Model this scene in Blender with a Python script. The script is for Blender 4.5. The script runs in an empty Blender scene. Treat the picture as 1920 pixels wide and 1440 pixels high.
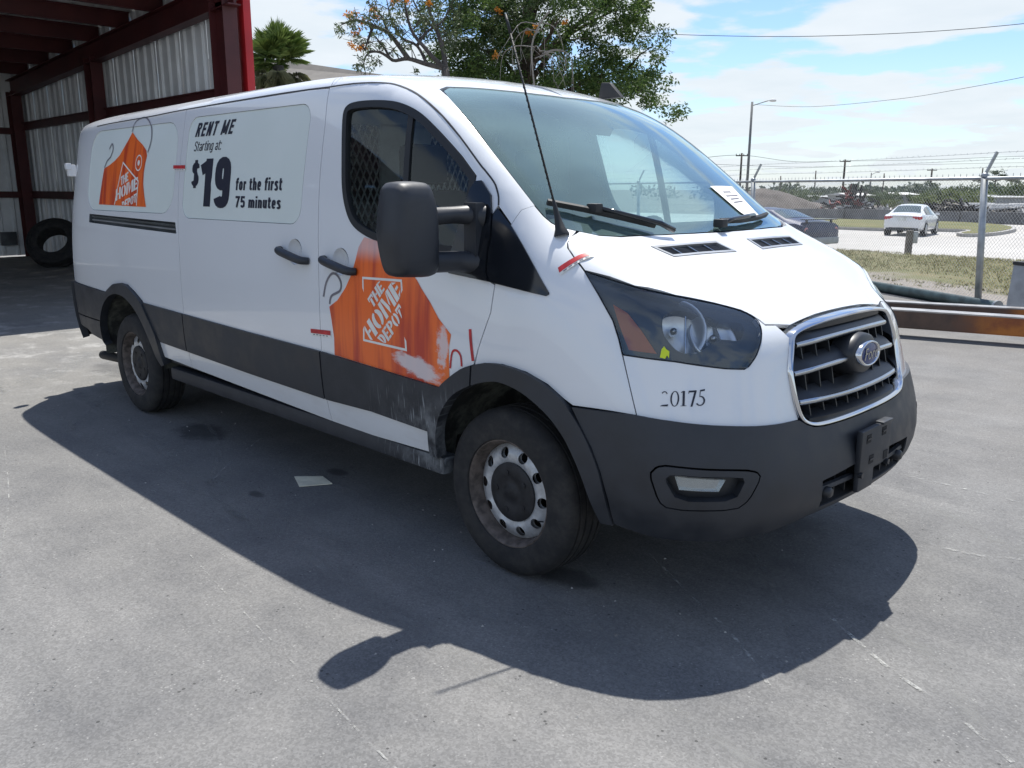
import bpy, bmesh, math, random
import numpy as np
from mathutils import Vector, Matrix, geometry
from mathutils.bvhtree import BVHTree
R = math.radians
sc = bpy.context.scene
COL = sc.collection
random.seed(7)

# ---------------------------------------------------------------- camera, sky, sun, exposure
cd = bpy.data.cameras.new('camera'); cam = bpy.data.objects.new('camera', cd); COL.objects.link(cam)
def aim(yaw, pit, rol):
    f = Vector((math.cos(pit)*math.cos(yaw), math.cos(pit)*math.sin(yaw), math.sin(pit)))
    r = Vector((math.sin(yaw), -math.cos(yaw), 0)); u = r.cross(f)
    c, s = math.cos(rol), math.sin(rol)
    return Matrix((c*r+s*u, -s*r+c*u, -f)).transposed().to_4x4()
M4 = aim(R(134.6805), R(-12.9367), R(.1433)); M4.translation = (2.3406, -3.3139, 1.5794)
cam.matrix_world = M4
cd.sensor_width = 36; cd.lens = 1594.1*36/1920; cd.clip_start = .05; cd.clip_end = 4000
sc.camera = cam

SUN = Vector((-.25, .39, 1)).normalized()
sl = bpy.data.lights.new('sun', 'SUN'); sl.energy = 3.6; sl.angle = R(.53); sl.color = (1, .965, .90)
so = bpy.data.objects.new('sun', sl); COL.objects.link(so)
so.rotation_euler = (-SUN).to_track_quat('-Z', 'Y').to_euler(); so.location = (0, 0, 30)

w = bpy.data.worlds.new('World'); sc.world = w; w.use_nodes = True
nt = w.node_tree; N = nt.nodes; L = nt.links; N.clear()
out = N.new('ShaderNodeOutputWorld'); bg = N.new('ShaderNodeBackground')
sky = N.new('ShaderNodeTexSky'); sky.sky_type = 'NISHITA'; sky.sun_disc = False
sky.sun_elevation = math.asin(SUN.z); sky.sun_rotation = math.atan2(SUN.x, SUN.y)
sky.air_density = 1.0; sky.dust_density = .4; sky.ozone_density = 2.2; sky.altitude = 0
tc = N.new('ShaderNodeTexCoord'); sx = N.new('ShaderNodeSeparateXYZ'); L.new(tc.outputs['Generated'], sx.inputs[0])
def wm(op, a, b=None, cl=False):
    n = N.new('ShaderNodeMath'); n.operation = op; n.use_clamp = cl
    for i, v in enumerate((a, b)):
        if v is None: continue
        if isinstance(v, (int, float)): n.inputs[i].default_value = v
        else: L.new(v, n.inputs[i])
    return n.outputs[0]
# clouds: a flat layer seen in perspective (direction divided by height)
zc = wm('MAXIMUM', wm('ADD', sx.outputs[2], .10), .03)
px = wm('DIVIDE', sx.outputs[0], zc); py = wm('DIVIDE', sx.outputs[1], zc)
cx = N.new('ShaderNodeCombineXYZ'); L.new(px, cx.inputs[0]); L.new(py, cx.inputs[1])
def noise(scale, det, rough, off, dist=.0):
    mp = N.new('ShaderNodeMapping'); mp.inputs['Location'].default_value = off; L.new(cx.outputs[0], mp.inputs[0])
    n = N.new('ShaderNodeTexNoise'); n.inputs['Scale'].default_value = scale; n.inputs['Detail'].default_value = det
    n.inputs['Roughness'].default_value = rough; n.inputs['Distortion'].default_value = dist
    L.new(mp.outputs[0], n.inputs['Vector']); return n.outputs['Fac']
n1 = noise(1.15, 10, .52, (2.2,6.6,0), .15); n2 = noise(6, 6, .6, (0, 5, 2), .1)
cl = wm('ADD', n1, wm('MULTIPLY', wm('SUBTRACT', n2, .5), .12))
cov = N.new('ShaderNodeMapRange'); cov.interpolation_type = 'SMOOTHSTEP'; L.new(cl, cov.inputs[0])
cov.inputs[1].default_value = .43; cov.inputs[2].default_value = .53
hz = N.new('ShaderNodeMapRange'); hz.interpolation_type = 'SMOOTHSTEP'; L.new(sx.outputs[2], hz.inputs[0])
hz.inputs[1].default_value = .0; hz.inputs[2].default_value = .15; hz.inputs[3].default_value = .62; hz.inputs[4].default_value = 0
thin = N.new('ShaderNodeMapRange'); thin.interpolation_type = 'SMOOTHSTEP'; L.new(sx.outputs[2], thin.inputs[0])
thin.inputs[1].default_value = .25; thin.inputs[2].default_value = .70; thin.inputs[3].default_value = .95; thin.inputs[4].default_value = .30   # cloud cover thinned overhead, out of view, so the shade falls bluer
fac = wm('MAXIMUM', wm('MULTIPLY', cov.outputs[0], thin.outputs[0]), hz.outputs[0])
shade = noise(2.6, 6, .55, (7, 2, 1))
cr = N.new('ShaderNodeMix'); cr.data_type = 'RGBA'; L.new(shade, cr.inputs[0])
cr.inputs[6].default_value = (4.1,4.6,4.95,1); cr.inputs[7].default_value = (5.25,5.5,5.7,1)
mx = N.new('ShaderNodeMix'); mx.data_type = 'RGBA'; L.new(fac, mx.inputs[0]); tn = N.new('ShaderNodeMix'); tn.data_type = 'RGBA'; tn.blend_type = 'MULTIPLY'; tn.inputs[0].default_value = 1; L.new(sky.outputs[0], tn.inputs[6]); tn.inputs[7].default_value = (.74,.83,.98,1); L.new(tn.outputs[2], mx.inputs[6]); L.new(cr.outputs[2], mx.inputs[7])
L.new(mx.outputs[2], bg.inputs[0]); bg.inputs[1].default_value = .095; L.new(bg.outputs[0], out.inputs[0])

vs = sc.view_settings; vs.view_transform = 'Standard'; vs.look = 'None'; vs.exposure = .92; vs.gamma = 1; vs.use_curve_mapping = False
sc.cycles.max_bounces = 8; sc.cycles.transparent_max_bounces = 12; sc.cycles.caustics_reflective = False; sc.cycles.caustics_refractive = False
sc.cycles.use_denoising = True

# ---------------------------------------------------------------- materials
MATS = {}
class NT:
    def __init__(s, name):
        s.m = bpy.data.materials.new(name); s.m.use_nodes = True; s.t = s.m.node_tree; s.N = s.t.nodes; s.L = s.t.links
        s.b = s.N['Principled BSDF']; s.out = s.N['Material Output']; MATS[name] = s.m
        s.tc = s.N.new('ShaderNodeTexCoord')
    def link(s, a, b): s.L.new(a, b)
    def node(s, t, **k):
        n = s.N.new(t)
        for a, v in k.items(): setattr(n, a, v)
        return n
    def noise(s, scale, det=5, rough=.55, src='Object', scl=(1, 1, 1), dist=0, out='Fac'):
        mp = s.node('ShaderNodeMapping'); mp.inputs['Scale'].default_value = scl; s.link(s.tc.outputs[src], mp.inputs[0])
        n = s.node('ShaderNodeTexNoise'); n.inputs['Scale'].default_value = scale; n.inputs['Detail'].default_value = det
        n.inputs['Roughness'].default_value = rough; n.inputs['Distortion'].default_value = dist
        s.link(mp.outputs[0], n.inputs['Vector']); return n.outputs[out]
    def vor(s, scale, src='Object', out='Distance', feature='F1', scl=(1, 1, 1)):
        mp = s.node('ShaderNodeMapping'); mp.inputs['Scale'].default_value = scl; s.link(s.tc.outputs[src], mp.inputs[0])
        n = s.node('ShaderNodeTexVoronoi'); n.feature = feature; n.inputs['Scale'].default_value = scale
        s.link(mp.outputs[0], n.inputs['Vector']); return n.outputs[out]
    def ramp(s, f, a, b, lo=0, hi=1):
        n = s.node('ShaderNodeMapRange'); n.interpolation_type = 'SMOOTHSTEP'; s.link(f, n.inputs[0])
        for i, v in zip((1, 2, 3, 4), (a, b, lo, hi)): n.inputs[i].default_value = v
        return n.outputs[0]
    def mix(s, f, a, b, mode='MIX'):
        n = s.node('ShaderNodeMix', data_type='RGBA', blend_type=mode)
        for i, v in ((0, f), (6, a), (7, b)):
            if isinstance(v, (int, float)): n.inputs[i].default_value = v
            elif isinstance(v, tuple): n.inputs[i].default_value = (*v, 1) if len(v) == 3 else v
            else: s.link(v, n.inputs[i])
        return n.outputs[2]
    def math(s, op, a, b=0.0, cl=False):
        n = s.node('ShaderNodeMath', operation=op, use_clamp=cl)
        for i, v in enumerate((a, b)):
            if isinstance(v, (int, float)): n.inputs[i].default_value = v
            else: s.link(v, n.inputs[i])
        return n.outputs[0]
    def xyz(s, src='Object'):
        n = s.node('ShaderNodeSeparateXYZ'); s.link(s.tc.outputs[src], n.inputs[0]); return n.outputs
    def col(s, v):
        if isinstance(v, tuple): s.b.inputs['Base Color'].default_value = (*v, 1)
        else: s.link(v, s.b.inputs['Base Color'])
        return s
    def set(s, **k):
        nm = dict(rough='Roughness', metal='Metallic', coat='Coat Weight', coatr='Coat Roughness', spec='Specular IOR Level', trans='Transmission Weight', ior='IOR', alpha='Alpha')
        for a, v in k.items():
            if isinstance(v, (int, float)): s.b.inputs[nm[a]].default_value = v
            else: s.link(v, s.b.inputs[nm[a]])
        return s
    def bump(s, h, st=.3, dist=.01):
        n = s.node('ShaderNodeBump'); n.inputs['Strength'].default_value = st; n.inputs['Distance'].default_value = dist
        s.link(h, n.inputs['Height']); s.link(n.outputs[0], s.b.inputs['Normal']); return s
def simple(name, c, rough=.5, metal=0, var=.15, scale=6, **k):
    m = NT(name); n = m.noise(scale, 4)
    m.col(m.mix(m.ramp(n, .3, .7), tuple(x*(1-var) for x in c), tuple(min(1, x*(1+var)) for x in c))).set(rough=rough, metal=metal, **k)
    return m.m

# ---------------------------------------------------------------- objects
def link(name, data, parent=None, loc=None):
    o = bpy.data.objects.new(name, data); COL.objects.link(o)
    if parent is not None: o.parent = parent
    if loc is not None: o.location = loc
    return o
def tag(o, label=None, cat=None, group=None, kind=None):
    for k, v in (('label', label), ('category', cat), ('group', group), ('kind', kind)):
        if v: o[k] = v
    return o
def thing(name, label, cat, loc=(0, 0, 0), rz=0, group=None):
    o = link(name, None, None, loc); o.rotation_euler = (0, 0, rz); o.empty_display_size = .2
    return tag(o, label, cat, group)
def kids(o): return [c for c in COL.objects if c.parent == o]
def copy_tree(o, parent=None):
    c = o.copy(); COL.objects.link(c); c.parent = parent
    for k in kids(o): copy_tree(k, c)
    return c

class MB:
    "collects shapes into one mesh"
    def __init__(s): s.v = []; s.f = []; s.mi = []; s.cur = 0
    def add(s, vs, fs, M=None):
        b = len(s.v); s.v += [tuple(M @ Vector(p)) if M is not None else tuple(p) for p in vs]
        s.f += [tuple(b+i for i in f) for f in fs]; s.mi += [s.cur]*len(fs); return s
    def box(s, c, d, M=None, rz=0):
        x, y, z = (q/2 for q in d); T = Matrix.Translation(c) @ Matrix.Rotation(rz, 4, 'Z')
        if M is not None: T = M @ T
        vs = [(a, b, e) for a in (-x, x) for b in (-y, y) for e in (-z, z)]
        return s.add(vs, [(0, 1, 3, 2), (4, 6, 7, 5), (0, 4, 5, 1), (2, 3, 7, 6), (0, 2, 6, 4), (1, 5, 7, 3)], T)
    def bar(s, a, b, w, h, up=(0, 0, 1)):
        "rectangular bar from a to b"
        a, b = Vector(a), Vector(b); d = b-a; x = d.normalized(); u = Vector(up); y = u.cross(x)
        if y.length < 1e-4: y = Vector((0, 1, 0)).cross(x)
        y.normalize(); z = x.cross(y)
        vs = [p + y*(i*w/2) + z*(j*h/2) for p in (a, b) for i in (-1, 1) for j in (-1, 1)]
        return s.add(vs, [(0, 1, 3, 2), (4, 6, 7, 5), (0, 4, 5, 1), (2, 3, 7, 6), (0, 2, 6, 4), (1, 5, 7, 3)])
    def tube(s, pts, r, n=8, cap=True, flat=1.0):
        pts = [Vector(p) for p in pts]; rs = r if isinstance(r, (list, tuple)) else [r]*len(pts)
        b = len(s.v); prev = None
        for i, p in enumerate(pts):
            t = (pts[min(i+1, len(pts)-1)]-pts[max(i-1, 0)])
            t = t.normalized() if t.length > 1e-9 else Vector((0, 0, 1))
            x = (prev - t*prev.dot(t)) if prev is not None else t.orthogonal()
            if x.length < 1e-6: x = t.orthogonal()
            x.normalize(); prev = x; y = t.cross(x)
            s.v += [tuple(p + x*(rs[i]*math.cos(2*math.pi*k/n)) + y*(rs[i]*flat*math.sin(2*math.pi*k/n))) for k in range(n)]
        fs = [(b+i*n+k, b+i*n+(k+1) % n, b+(i+1)*n+(k+1) % n, b+(i+1)*n+k) for i in range(len(pts)-1) for k in range(n)]
        if cap: fs += [tuple(b+k for k in reversed(range(n))), tuple(b+(len(pts)-1)*n+k for k in range(n))]
        s.f += fs; s.mi += [s.cur]*len(fs); return s
    def lathe(s, prof, M=None, n=48, close=False):
        "profile of (r, h) turned about the local z axis"
        b = len(s.v); k = len(prof)
        for i in range(n):
            a = 2*math.pi*i/n
            for r, h in prof:
                p = Vector((r*math.cos(a), r*math.sin(a), h)); s.v.append(tuple(M @ p if M is not None else p))
        fs = [(b+i*k+j, b+((i+1) % n)*k+j, b+((i+1) % n)*k+j+1, b+i*k+j+1) for i in range(n) for j in range(k-1)]
        s.f += fs; s.mi += [s.cur]*len(fs); return s
    def prism(s, poly, h, M=None):
        "polygon (x, y) extruded from z=0 to z=h"
        n = len(poly); vs = [(x, y, 0) for x, y in poly]+[(x, y, h) for x, y in poly]
        return s.add(vs, [tuple(reversed(range(n))), tuple(range(n, 2*n))]+[(i, (i+1) % n, n+(i+1) % n, n+i) for i in range(n)], M)
    def mesh(s, name, mats, smooth=False, angle=None):
        me = bpy.data.meshes.new(name); me.from_pydata(s.v, [], s.f)
        for m in (mats if isinstance(mats, (list, tuple)) else [mats]): me.materials.append(MATS[m] if isinstance(m, str) else m)
        if any(s.mi): me.polygons.foreach_set('material_index', s.mi)
        if smooth or angle:
            me.polygons.foreach_set('use_smooth', [True]*len(me.polygons))
            if angle: me.set_sharp_from_angle(angle=R(angle))
        me.update(); return me
    def build(s, name, mats, parent=None, smooth=False, angle=None, loc=None, bevel=0):
        me = s.mesh(name, mats, smooth, angle)
        if bevel:
            bm = bmesh.new(); bm.from_mesh(me)
            es = [e for e in bm.edges if len(e.link_faces) == 2 and e.calc_face_angle(0) > R(35)]
            bmesh.ops.bevel(bm, geom=es, offset=bevel, segments=2, profile=.6, affect='EDGES', clamp_overlap=True)
            bm.to_mesh(me); bm.free()
            me.polygons.foreach_set('use_smooth', [True]*len(me.polygons)); me.set_sharp_from_angle(angle=R(32)); me.update()
        return link(name, me, parent, loc)

def cr(pts, n=6, closed=False):
    "Catmull-Rom through points (2D or 3D)"
    P = [np.array(p, float) for p in pts]; m = len(P); o = []
    rng = range(m if closed else m-1)
    for i in rng:
        a, b, c, d = (P[(i-1) % m], P[i], P[(i+1) % m], P[(i+2) % m]) if closed else (P[max(i-1, 0)], P[i], P[i+1], P[min(i+2, m-1)])
        for k in range(n):
            t = k/n; o.append(tuple(.5*((2*b)+(c-a)*t+(2*a-5*b+4*c-d)*t*t+(3*b-a-3*c+d)*t**3)))
    if not closed: o.append(tuple(P[-1]))
    return o
def inpoly(P, poly):
    "P (n,2) inside polygon"
    x, y = P[:, 0], P[:, 1]; ins = np.zeros(len(P), bool); q = np.array(poly); m = len(q)
    for i in range(m):
        x1, y1 = q[i]; x2, y2 = q[(i+1) % m]
        c = ((y1 > y) != (y2 > y))
        with np.errstate(divide='ignore', invalid='ignore'):
            ins ^= c & (x < (x2-x1)*(y-y1)/((y2-y1) if y2 != y1 else 1e-12)+x1)
    return ins
def area(p):
    q = np.array(p); return .5*np.sum(q[:, 0]*np.roll(q[:, 1], -1)-np.roll(q[:, 0], -1)*q[:, 1])
def inset(poly, d, keep=None):
    "move a 2D loop inwards by d"
    q = np.array(poly, float); n = len(q); s = 1 if area(q) > 0 else -1; o = []
    for i in range(n):
        a, b, c = q[i-1], q[i], q[(i+1) % n]
        e1 = b-a; e2 = c-b; l1, l2 = np.hypot(*e1), np.hypot(*e2)
        if keep is not None and keep(b): o.append(tuple(b)); continue
        n1 = np.array((-e1[1], e1[0]))/max(l1, 1e-9)*s; n2 = np.array((-e2[1], e2[0]))/max(l2, 1e-9)*s
        m = n1+n2; k = np.dot(m, m)
        m = m*(2/k) if k > .5 else m/max(np.sqrt(k), 1e-6)
        o.append(tuple(b+m*d))
    return o
def resamp(poly, g):
    o = []; n = len(poly)
    for i in range(n):
        a, b = np.array(poly[i], float), np.array(poly[(i+1) % n], float); k = max(1, int(math.ceil(np.hypot(*(b-a))/g)))
        o += [tuple(a+(b-a)*j/k) for j in range(k)]
    return o
def rrect(x0, z0, x1, z1, r, n=5):
    o = []
    for cx, cz, a in ((x1-r, z0+r, -90), (x1-r, z1-r, 0), (x0+r, z1-r, 90), (x0+r, z0+r, 180)):
        o += [(cx+r*math.cos(R(a+90*k/n)), cz+r*math.sin(R(a+90*k/n))) for k in range(n+1)]
    return o
def fill(loops, grid=None, polys=None):
    """triangulate: loops = outline followed by holes (even-odd), or polys = union of polygons. returns verts, tris, boundary-count"""
    V = []; E = []
    src = loops if polys is None else polys
    for lp in src:
        b = len(V); V += [tuple(map(float, p)) for p in lp]; E += [(b+i, b+(i+1) % len(lp)) for i in range(len(lp))]
    nb = len(V)
    if grid:
        q = np.array(src[0]) if polys is None else np.array([p for l in polys for p in l])
        x0, y0 = q.min(0); x1, y1 = q.max(0)
        gx, gy = np.meshgrid(np.arange(x0+grid*.5, x1, grid), np.arange(y0+grid*.5, y1, grid)); P = np.stack([gx.ravel(), gy.ravel()], 1)
        if len(P):
            ins = np.zeros(len(P), bool)
            for lp in src:
                k = inpoly(P, lp); ins = (ins ^ k) if polys is None else (ins | k)
            P = P[ins]; B = np.array(V)
            if len(P):
                d = np.full(len(P), 9.)
                for i, j in E:
                    a, b_ = B[i], B[j]; ab = b_-a; t = np.clip(((P-a)@ab)/max(ab@ab, 1e-12), 0, 1)
                    d = np.minimum(d, np.hypot(*(P-(a+t[:, None]*ab)).T))
                V += [tuple(p) for p in P[d > grid*.35]]
    r = geometry.delaunay_2d_cdt([Vector(v) for v in V], E, [], 0, 1e-6)
    rv = [tuple(v) for v in r[0]]; A = np.array(rv); F = [f for f in r[2]]
    C = np.array([A[list(f)].mean(0) for f in F]); ins = np.zeros(len(C), bool)
    for lp in src:
        k = inpoly(C, lp); ins = (ins ^ k) if polys is None else (ins | k)
    F = [f for f, k in zip(F, ins) if k]
    F = [f if area([rv[i] for i in f]) > 0 else tuple(reversed(f)) for f in F]
    used = sorted({i for f in F for i in f}); mp = {a: b for b, a in enumerate(used)}
    return [rv[i] for i in used], [tuple(mp[i] for i in f) for f in F]

# ---------------------------------------------------------------- the van's body surface (a subdivided cage; panels are cut from it)
def lerp(a,b,t): return a+(b-a)*t
def interp(xs,ys,x):
    if x<=xs[0]: return ys[0]
    for a,b,c,d in zip(xs,xs[1:],ys,ys[1:]):
        if x<=b: return c+(d-c)*(x-a)/(b-a)
    return ys[-1]
SH=[(-4.88,-.77,1.99),(-4.80,-.85,2.045),(-4.3,-.875,2.065),(-3.4,-.88,2.08),(-2.5,-.88,2.095),(-1.8,-.878,2.105),(-1.4,-.875,2.105),
    (-1.08,-.868,2.09),(-.80,-.864,2.04),(-.51,-.866,1.925),(-.21,-.878,1.71),(0.03,-.892,1.525),(.17,-.90,1.425),(.35,-.90,1.345),(.52,-.89,1.275),(.66,-.85,1.20),(.76,-.78,1.12)]
CE=[(-4.92,2.05),(-4.80,2.115),(-4.3,2.14),(-3.4,2.15),(-2.5,2.155),(-1.8,2.16),(-1.35,2.16),
    (-.92,2.13),(-.56,2.035),(-.32,1.88),(-.04,1.685),(.17,1.52),(.31,1.40),(.46,1.335),(.62,1.27),(.80,1.185),(.94,1.085)]
# side rows
ZB=[.40,.56,.80,1.08,1.42,1.78]            # body rows (then shoulder)
WB=[.985,1.025,1.035,1.035,1.01,.945]
ZF=[.345,.45,.60,.76,.92,1.05]
# front stations 12..16 plan at each low row: (x,y)
FR={0:[(.17,-.99),(.35,-.98),(.55,-.96),(.74,-.90),(.86,-.78)],
    1:[(.17,-1.03),(.38,-1.02),(.60,-1.00),(.79,-.95),(.915,-.82)],
    2:[(.17,-1.035),(.40,-1.025),(.62,-1.00),(.82,-.955),(.93,-.82)],
    3:[(.17,-1.035),(.40,-1.02),(.61,-.985),(.79,-.92),(.895,-.79)],
    4:[(.17,-1.025),(.39,-1.00),(.58,-.955),(.745,-.88),(.855,-.76)],
    5:[(.17,-1.0),(.37,-.97),(.55,-.93),(.71,-.865),(.82,-.76)]}
FF={0:[(.95,-.55),(.985,-.28),(.995,0)],
    1:[(1.03,-.58),(1.075,-.3),(1.085,0)],
    2:[(1.035,-.58),(1.08,-.3),(1.09,0)],
    3:[(.98,-.55),(1.015,-.28),(1.025,0)],
    4:[(.945,-.52),(.985,-.27),(1.0,0)],
    5:[(.91,-.52),(.955,-.27),(.97,0)]}
def WZ(z): return interp(ZB+[2.07],WB+[.868],z)
def master_cage():
    n=len(SH); V=[];F=[];idx={}
    def add(key,co):
        idx[key]=len(V);V.append(co)
    for i in range(n):
        x,y,zs=SH[i]
        for j in range(6):
            if i>=12:
                px,py=FR[j][i-12]
                t=(i-11)/5.0
                f=(ZB[j]-.40)/(2.06-.40); zb=.40+f*(zs-.40)
                f2=(ZF[j]-.27)/(1.12-.27); zf=.27+f2*(zs-.27) if zs<1.3 else lerp(.27,zs,f2)
                z=lerp(zb,zf,min(1,t*1.0))
                add(('s',i,j),(px,py,z))
            else:
                f=(ZB[j]-.40)/(2.06-.40)
                zz=.40+f*(zs-.40)
                w=WZ(zz)+(abs(y)-WZ(zs))*f**3
                if i==0: w-=.10
                elif i==1: w-=.035
                elif i==2: w-=.008
                xx=x if i>0 else x+.0
                add(('s',i,j),(xx,-w,zz))
        add(('s',i,6),(x,y,zs))
        cx,cz=CE[i]
        for k,fy in ((1,.82),(2,.55),(3,.28),(4,0.)):
            yy=y*fy; t=(1-fy**2)
            q=1-fy**2.4
            add(('t',i,k),(lerp(x,cx,q),yy,lerp(zs,cz,1-abs(fy)**2.4)))
    T=lambda i,k: idx[('s',i,6)] if k==0 else idx[('t',i,k)]
    for i in range(n-1):
        for j in range(6): F.append((idx[('s',i,j)],idx[('s',i+1,j)],idx[('s',i+1,j+1)],idx[('s',i,j+1)]))
        for k in range(4): F.append((T(i,k),T(i+1,k),T(i+1,k+1),T(i,k+1)))
    # front
    fy=[.82,.55,.28,0]
    for j in range(6):
        zc=V[idx[('s',n-1,j)]][2]
        c=V[idx[('s',n-1,j)]]
        pts=FF[j]
        add(('f',1,j),(lerp(c[0],pts[0][0],.5)+.012,lerp(c[1],pts[0][1],.45),zc+.0))
        for m,(px,py) in enumerate(pts): add(('f',m+2,j),(px,py,zc+(-.01 if j<5 else -.0)))
    def FV(m,j):
        if m==0: return idx[('s',n-1,j)]
        if j==6: return T(n-1,m)
        return idx[('f',m,j)]
    for m in range(4):
        for j in range(6): F.append((FV(m,j),FV(m+1,j),FV(m+1,j+1),FV(m,j+1)))
    # rear face
    for j in range(6):
        z=V[idx[('s',0,j)]][2]; y=V[idx[('s',0,j)]][1]
        for m,f in ((1,.82),(2,.55),(3,.28),(4,0.)): add(('r',m,j),(-4.97,y*f,z))
    def RV(m,j):
        if m==0: return idx[('s',0,j)]
        if j==6: return T(0,m)
        return idx[('r',m,j)]
    for m in range(4):
        for j in range(6): F.append((RV(m+1,j),RV(m,j),RV(m,j+1),RV(m+1,j+1)))
    cr={}
    for i in range(n-1):
        cr[(T(i,0),T(i+1,0))]=.25 if i<8 else (.2 if i<11 else .0)
    for j in range(6): cr[(idx[('s',0,j)],T(0,0) if j==5 else idx[('s',0,j+1)])]=.3
    # mirror
    nv=len(V); mp={}
    for a in range(nv):
        if abs(V[a][1])<1e-9: mp[a]=a
        else: mp[a]=len(V); V.append((V[a][0],-V[a][1],V[a][2]))
    F+= [tuple(mp[a] for a in reversed(f)) for f in list(F)]
    cr.update({(mp[a],mp[b]):c for (a,b),c in list(cr.items())})
    return V,F,cr
def master_mesh(levels=4):
    V,F,cr=master_cage()
    me=bpy.data.meshes.new('m'); me.from_pydata(V,[],F); 
    at=me.attributes.new('crease_edge','FLOAT','EDGE'); ek={tuple(sorted(e.vertices)):e.index for e in me.edges}
    for (a,b),c in cr.items(): at.data[ek[tuple(sorted((a,b)))]].value=c
    o=bpy.data.objects.new('m',me); bpy.context.collection.objects.link(o)
    md=o.modifiers.new('s','SUBSURF'); md.levels=levels; md.render_levels=levels; md.boundary_smooth='PRESERVE_CORNERS'
    dg=bpy.context.evaluated_depsgraph_get()
    ev=bpy.data.meshes.new_from_object(o.evaluated_get(dg))
    bpy.data.objects.remove(o)
    return ev

ME4 = master_mesh(4)
_co = np.empty(len(ME4.vertices)*3); ME4.vertices.foreach_get('co', _co); _co = _co.reshape(-1, 3)
_no = np.empty(len(ME4.vertices)*3); ME4.vertices.foreach_get('normal', _no); _no = _no.reshape(-1, 3)
_fa = [tuple(q.vertices) for q in ME4.polygons]
BV = BVHTree.FromPolygons([Vector(c) for c in _co], _fa)
_sg = 1 if sum(ME4.polygons[0].normal.dot(ME4.polygons[0].center-Vector((-2, 0, 1))) for _ in (0,)) > 0 else -1
def surf(loc, fi):
    f = _fa[fi]; ws = np.array([1/max((Vector(_co[i])-loc).length, 1e-6)**2 for i in f]); ws /= ws.sum()
    from mathutils.interpolate import poly_3d_calc
    try: ws = poly_3d_calc([Vector(_co[i]) for i in f], loc)
    except Exception: pass
    n = Vector(sum(w_*_no[i] for w_, i in zip(ws, f))); return n.normalized()
class Lin:
    def __init__(s, d, up=(0, 0, 1), c=(0, 0, 0)):
        s.d = Vector(d).normalized(); n = -s.d; u = Vector(up); s.w = (u-n*u.dot(n)).normalized(); s.u = s.w.cross(n); s.c = Vector(c)
    def to2(s, p): q = Vector(p)-s.c; return (q.dot(s.u), q.dot(s.w))
    def cast(s, a, b):
        o = s.c+s.u*a+s.w*b-s.d*6; return hit(o, s.d, 12)
class Cyl:
    "unrolled around a vertical axis; back=True faces the tail"
    def __init__(s, cx, back=False): s.cx = cx; s.k = -1 if back else 1
    def to2(s, p): return (-s.k*math.atan2(-p[1], s.k*(p[0]-s.cx)), p[2])
    def cast(s, a, z):
        d = Vector((s.k*math.cos(a), s.k*math.sin(a), 0)); return hit(Vector((s.cx, 0, z))+d*4, -d, 4)
def hit(o, d, far):
    r = BV.ray_cast(o, d, far)
    if r[0] is None:
        best = None
        for k in range(60):
            q = BV.find_nearest(o+d*(far*k/60))
            if best is None or q[3] < best[3]: best = q; ob = o+d*(far*k/60)
        for k in range(12):
            q = BV.find_nearest(ob); t = (q[0]-ob).dot(d); ob = ob+d*t
        r = q; n = surf(q[0], q[2]); n = n if n.dot(-d) > -.2 else -n
        return ob, n
    n = surf(r[0], r[2]); return r[0], (n if n.dot(-d) > 0 else -n)
SIDE = Lin((0, 1, 0)); FRONT = Lin((-1, 0, 0)); NOSE = Cyl(.1); TAIL = Cyl(-4.35, True)
def two(P, pts): return [P.to2(p) for p in pts]

def panel_mesh(name, V2, F, loops2, P, mat, off, flange, both=False, flip=False):
    pos = []; nor = []
    for a, b in V2:
        p, n = P.cast(a, b); pos.append(p+n*(off(a, b) if callable(off) else off)); nor.append(n)
    # boundary edges
    cnt = {}
    for f in F:
        for i in range(3):
            a, b = f[i], f[(i+1) % 3]; cnt[(a, b)] = cnt.get((a, b), 0)+1
    bd = [e for e in cnt if (e[1], e[0]) not in cnt]
    FF = []
    for f in F:
        g = (pos[f[1]]-pos[f[0]]).cross(pos[f[2]]-pos[f[0]])
        FF.append(f if g.dot(nor[f[0]]) > 0 else tuple(reversed(f)))
    v = [tuple(p) for p in pos]; ln = [[tuple(nor[i]) for i in f] for f in FF]; faces = list(FF); sm = [True]*len(FF)
    if flange:
        mp = {}
        for a, b in bd:
            for i in (a, b):
                if i not in mp:
                    mp[i] = len(v); v.append(tuple(pos[i])); v.append(tuple(pos[i]-nor[i]*flange))
        for a, b in bd:
            q = (mp[a], mp[a]+1, mp[b]+1, mp[b]) if flange > 0 else (mp[b], mp[b]+1, mp[a]+1, mp[a])
            A, B_, C_ = (Vector(v[i]) for i in q[:3]); n = (B_-A).cross(C_-A)
            n = n.normalized() if n.length > 1e-12 else nor[a]
            faces.append(q); ln.append([tuple(n)]*4)
    if flip or both:
        v2 = [(x, -y, z) for x, y, z in v]; f2 = [tuple(reversed(f)) for f in faces]
        l2 = [[(n[0], -n[1], n[2]) for n in reversed(l)] for l in ln]
        if both:
            b = len(v); v = v+v2; faces = faces+[tuple(b+i for i in f) for f in f2]; ln = ln+l2
        else: v, faces, ln = v2, f2, l2
    me = bpy.data.meshes.new(name); me.from_pydata(v, [], faces); me.materials.append(MATS[mat])
    me.polygons.foreach_set('use_smooth', [True]*len(faces)); me.update()
    me.normals_split_custom_set([n for l in ln for n in l])
    return me
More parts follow.
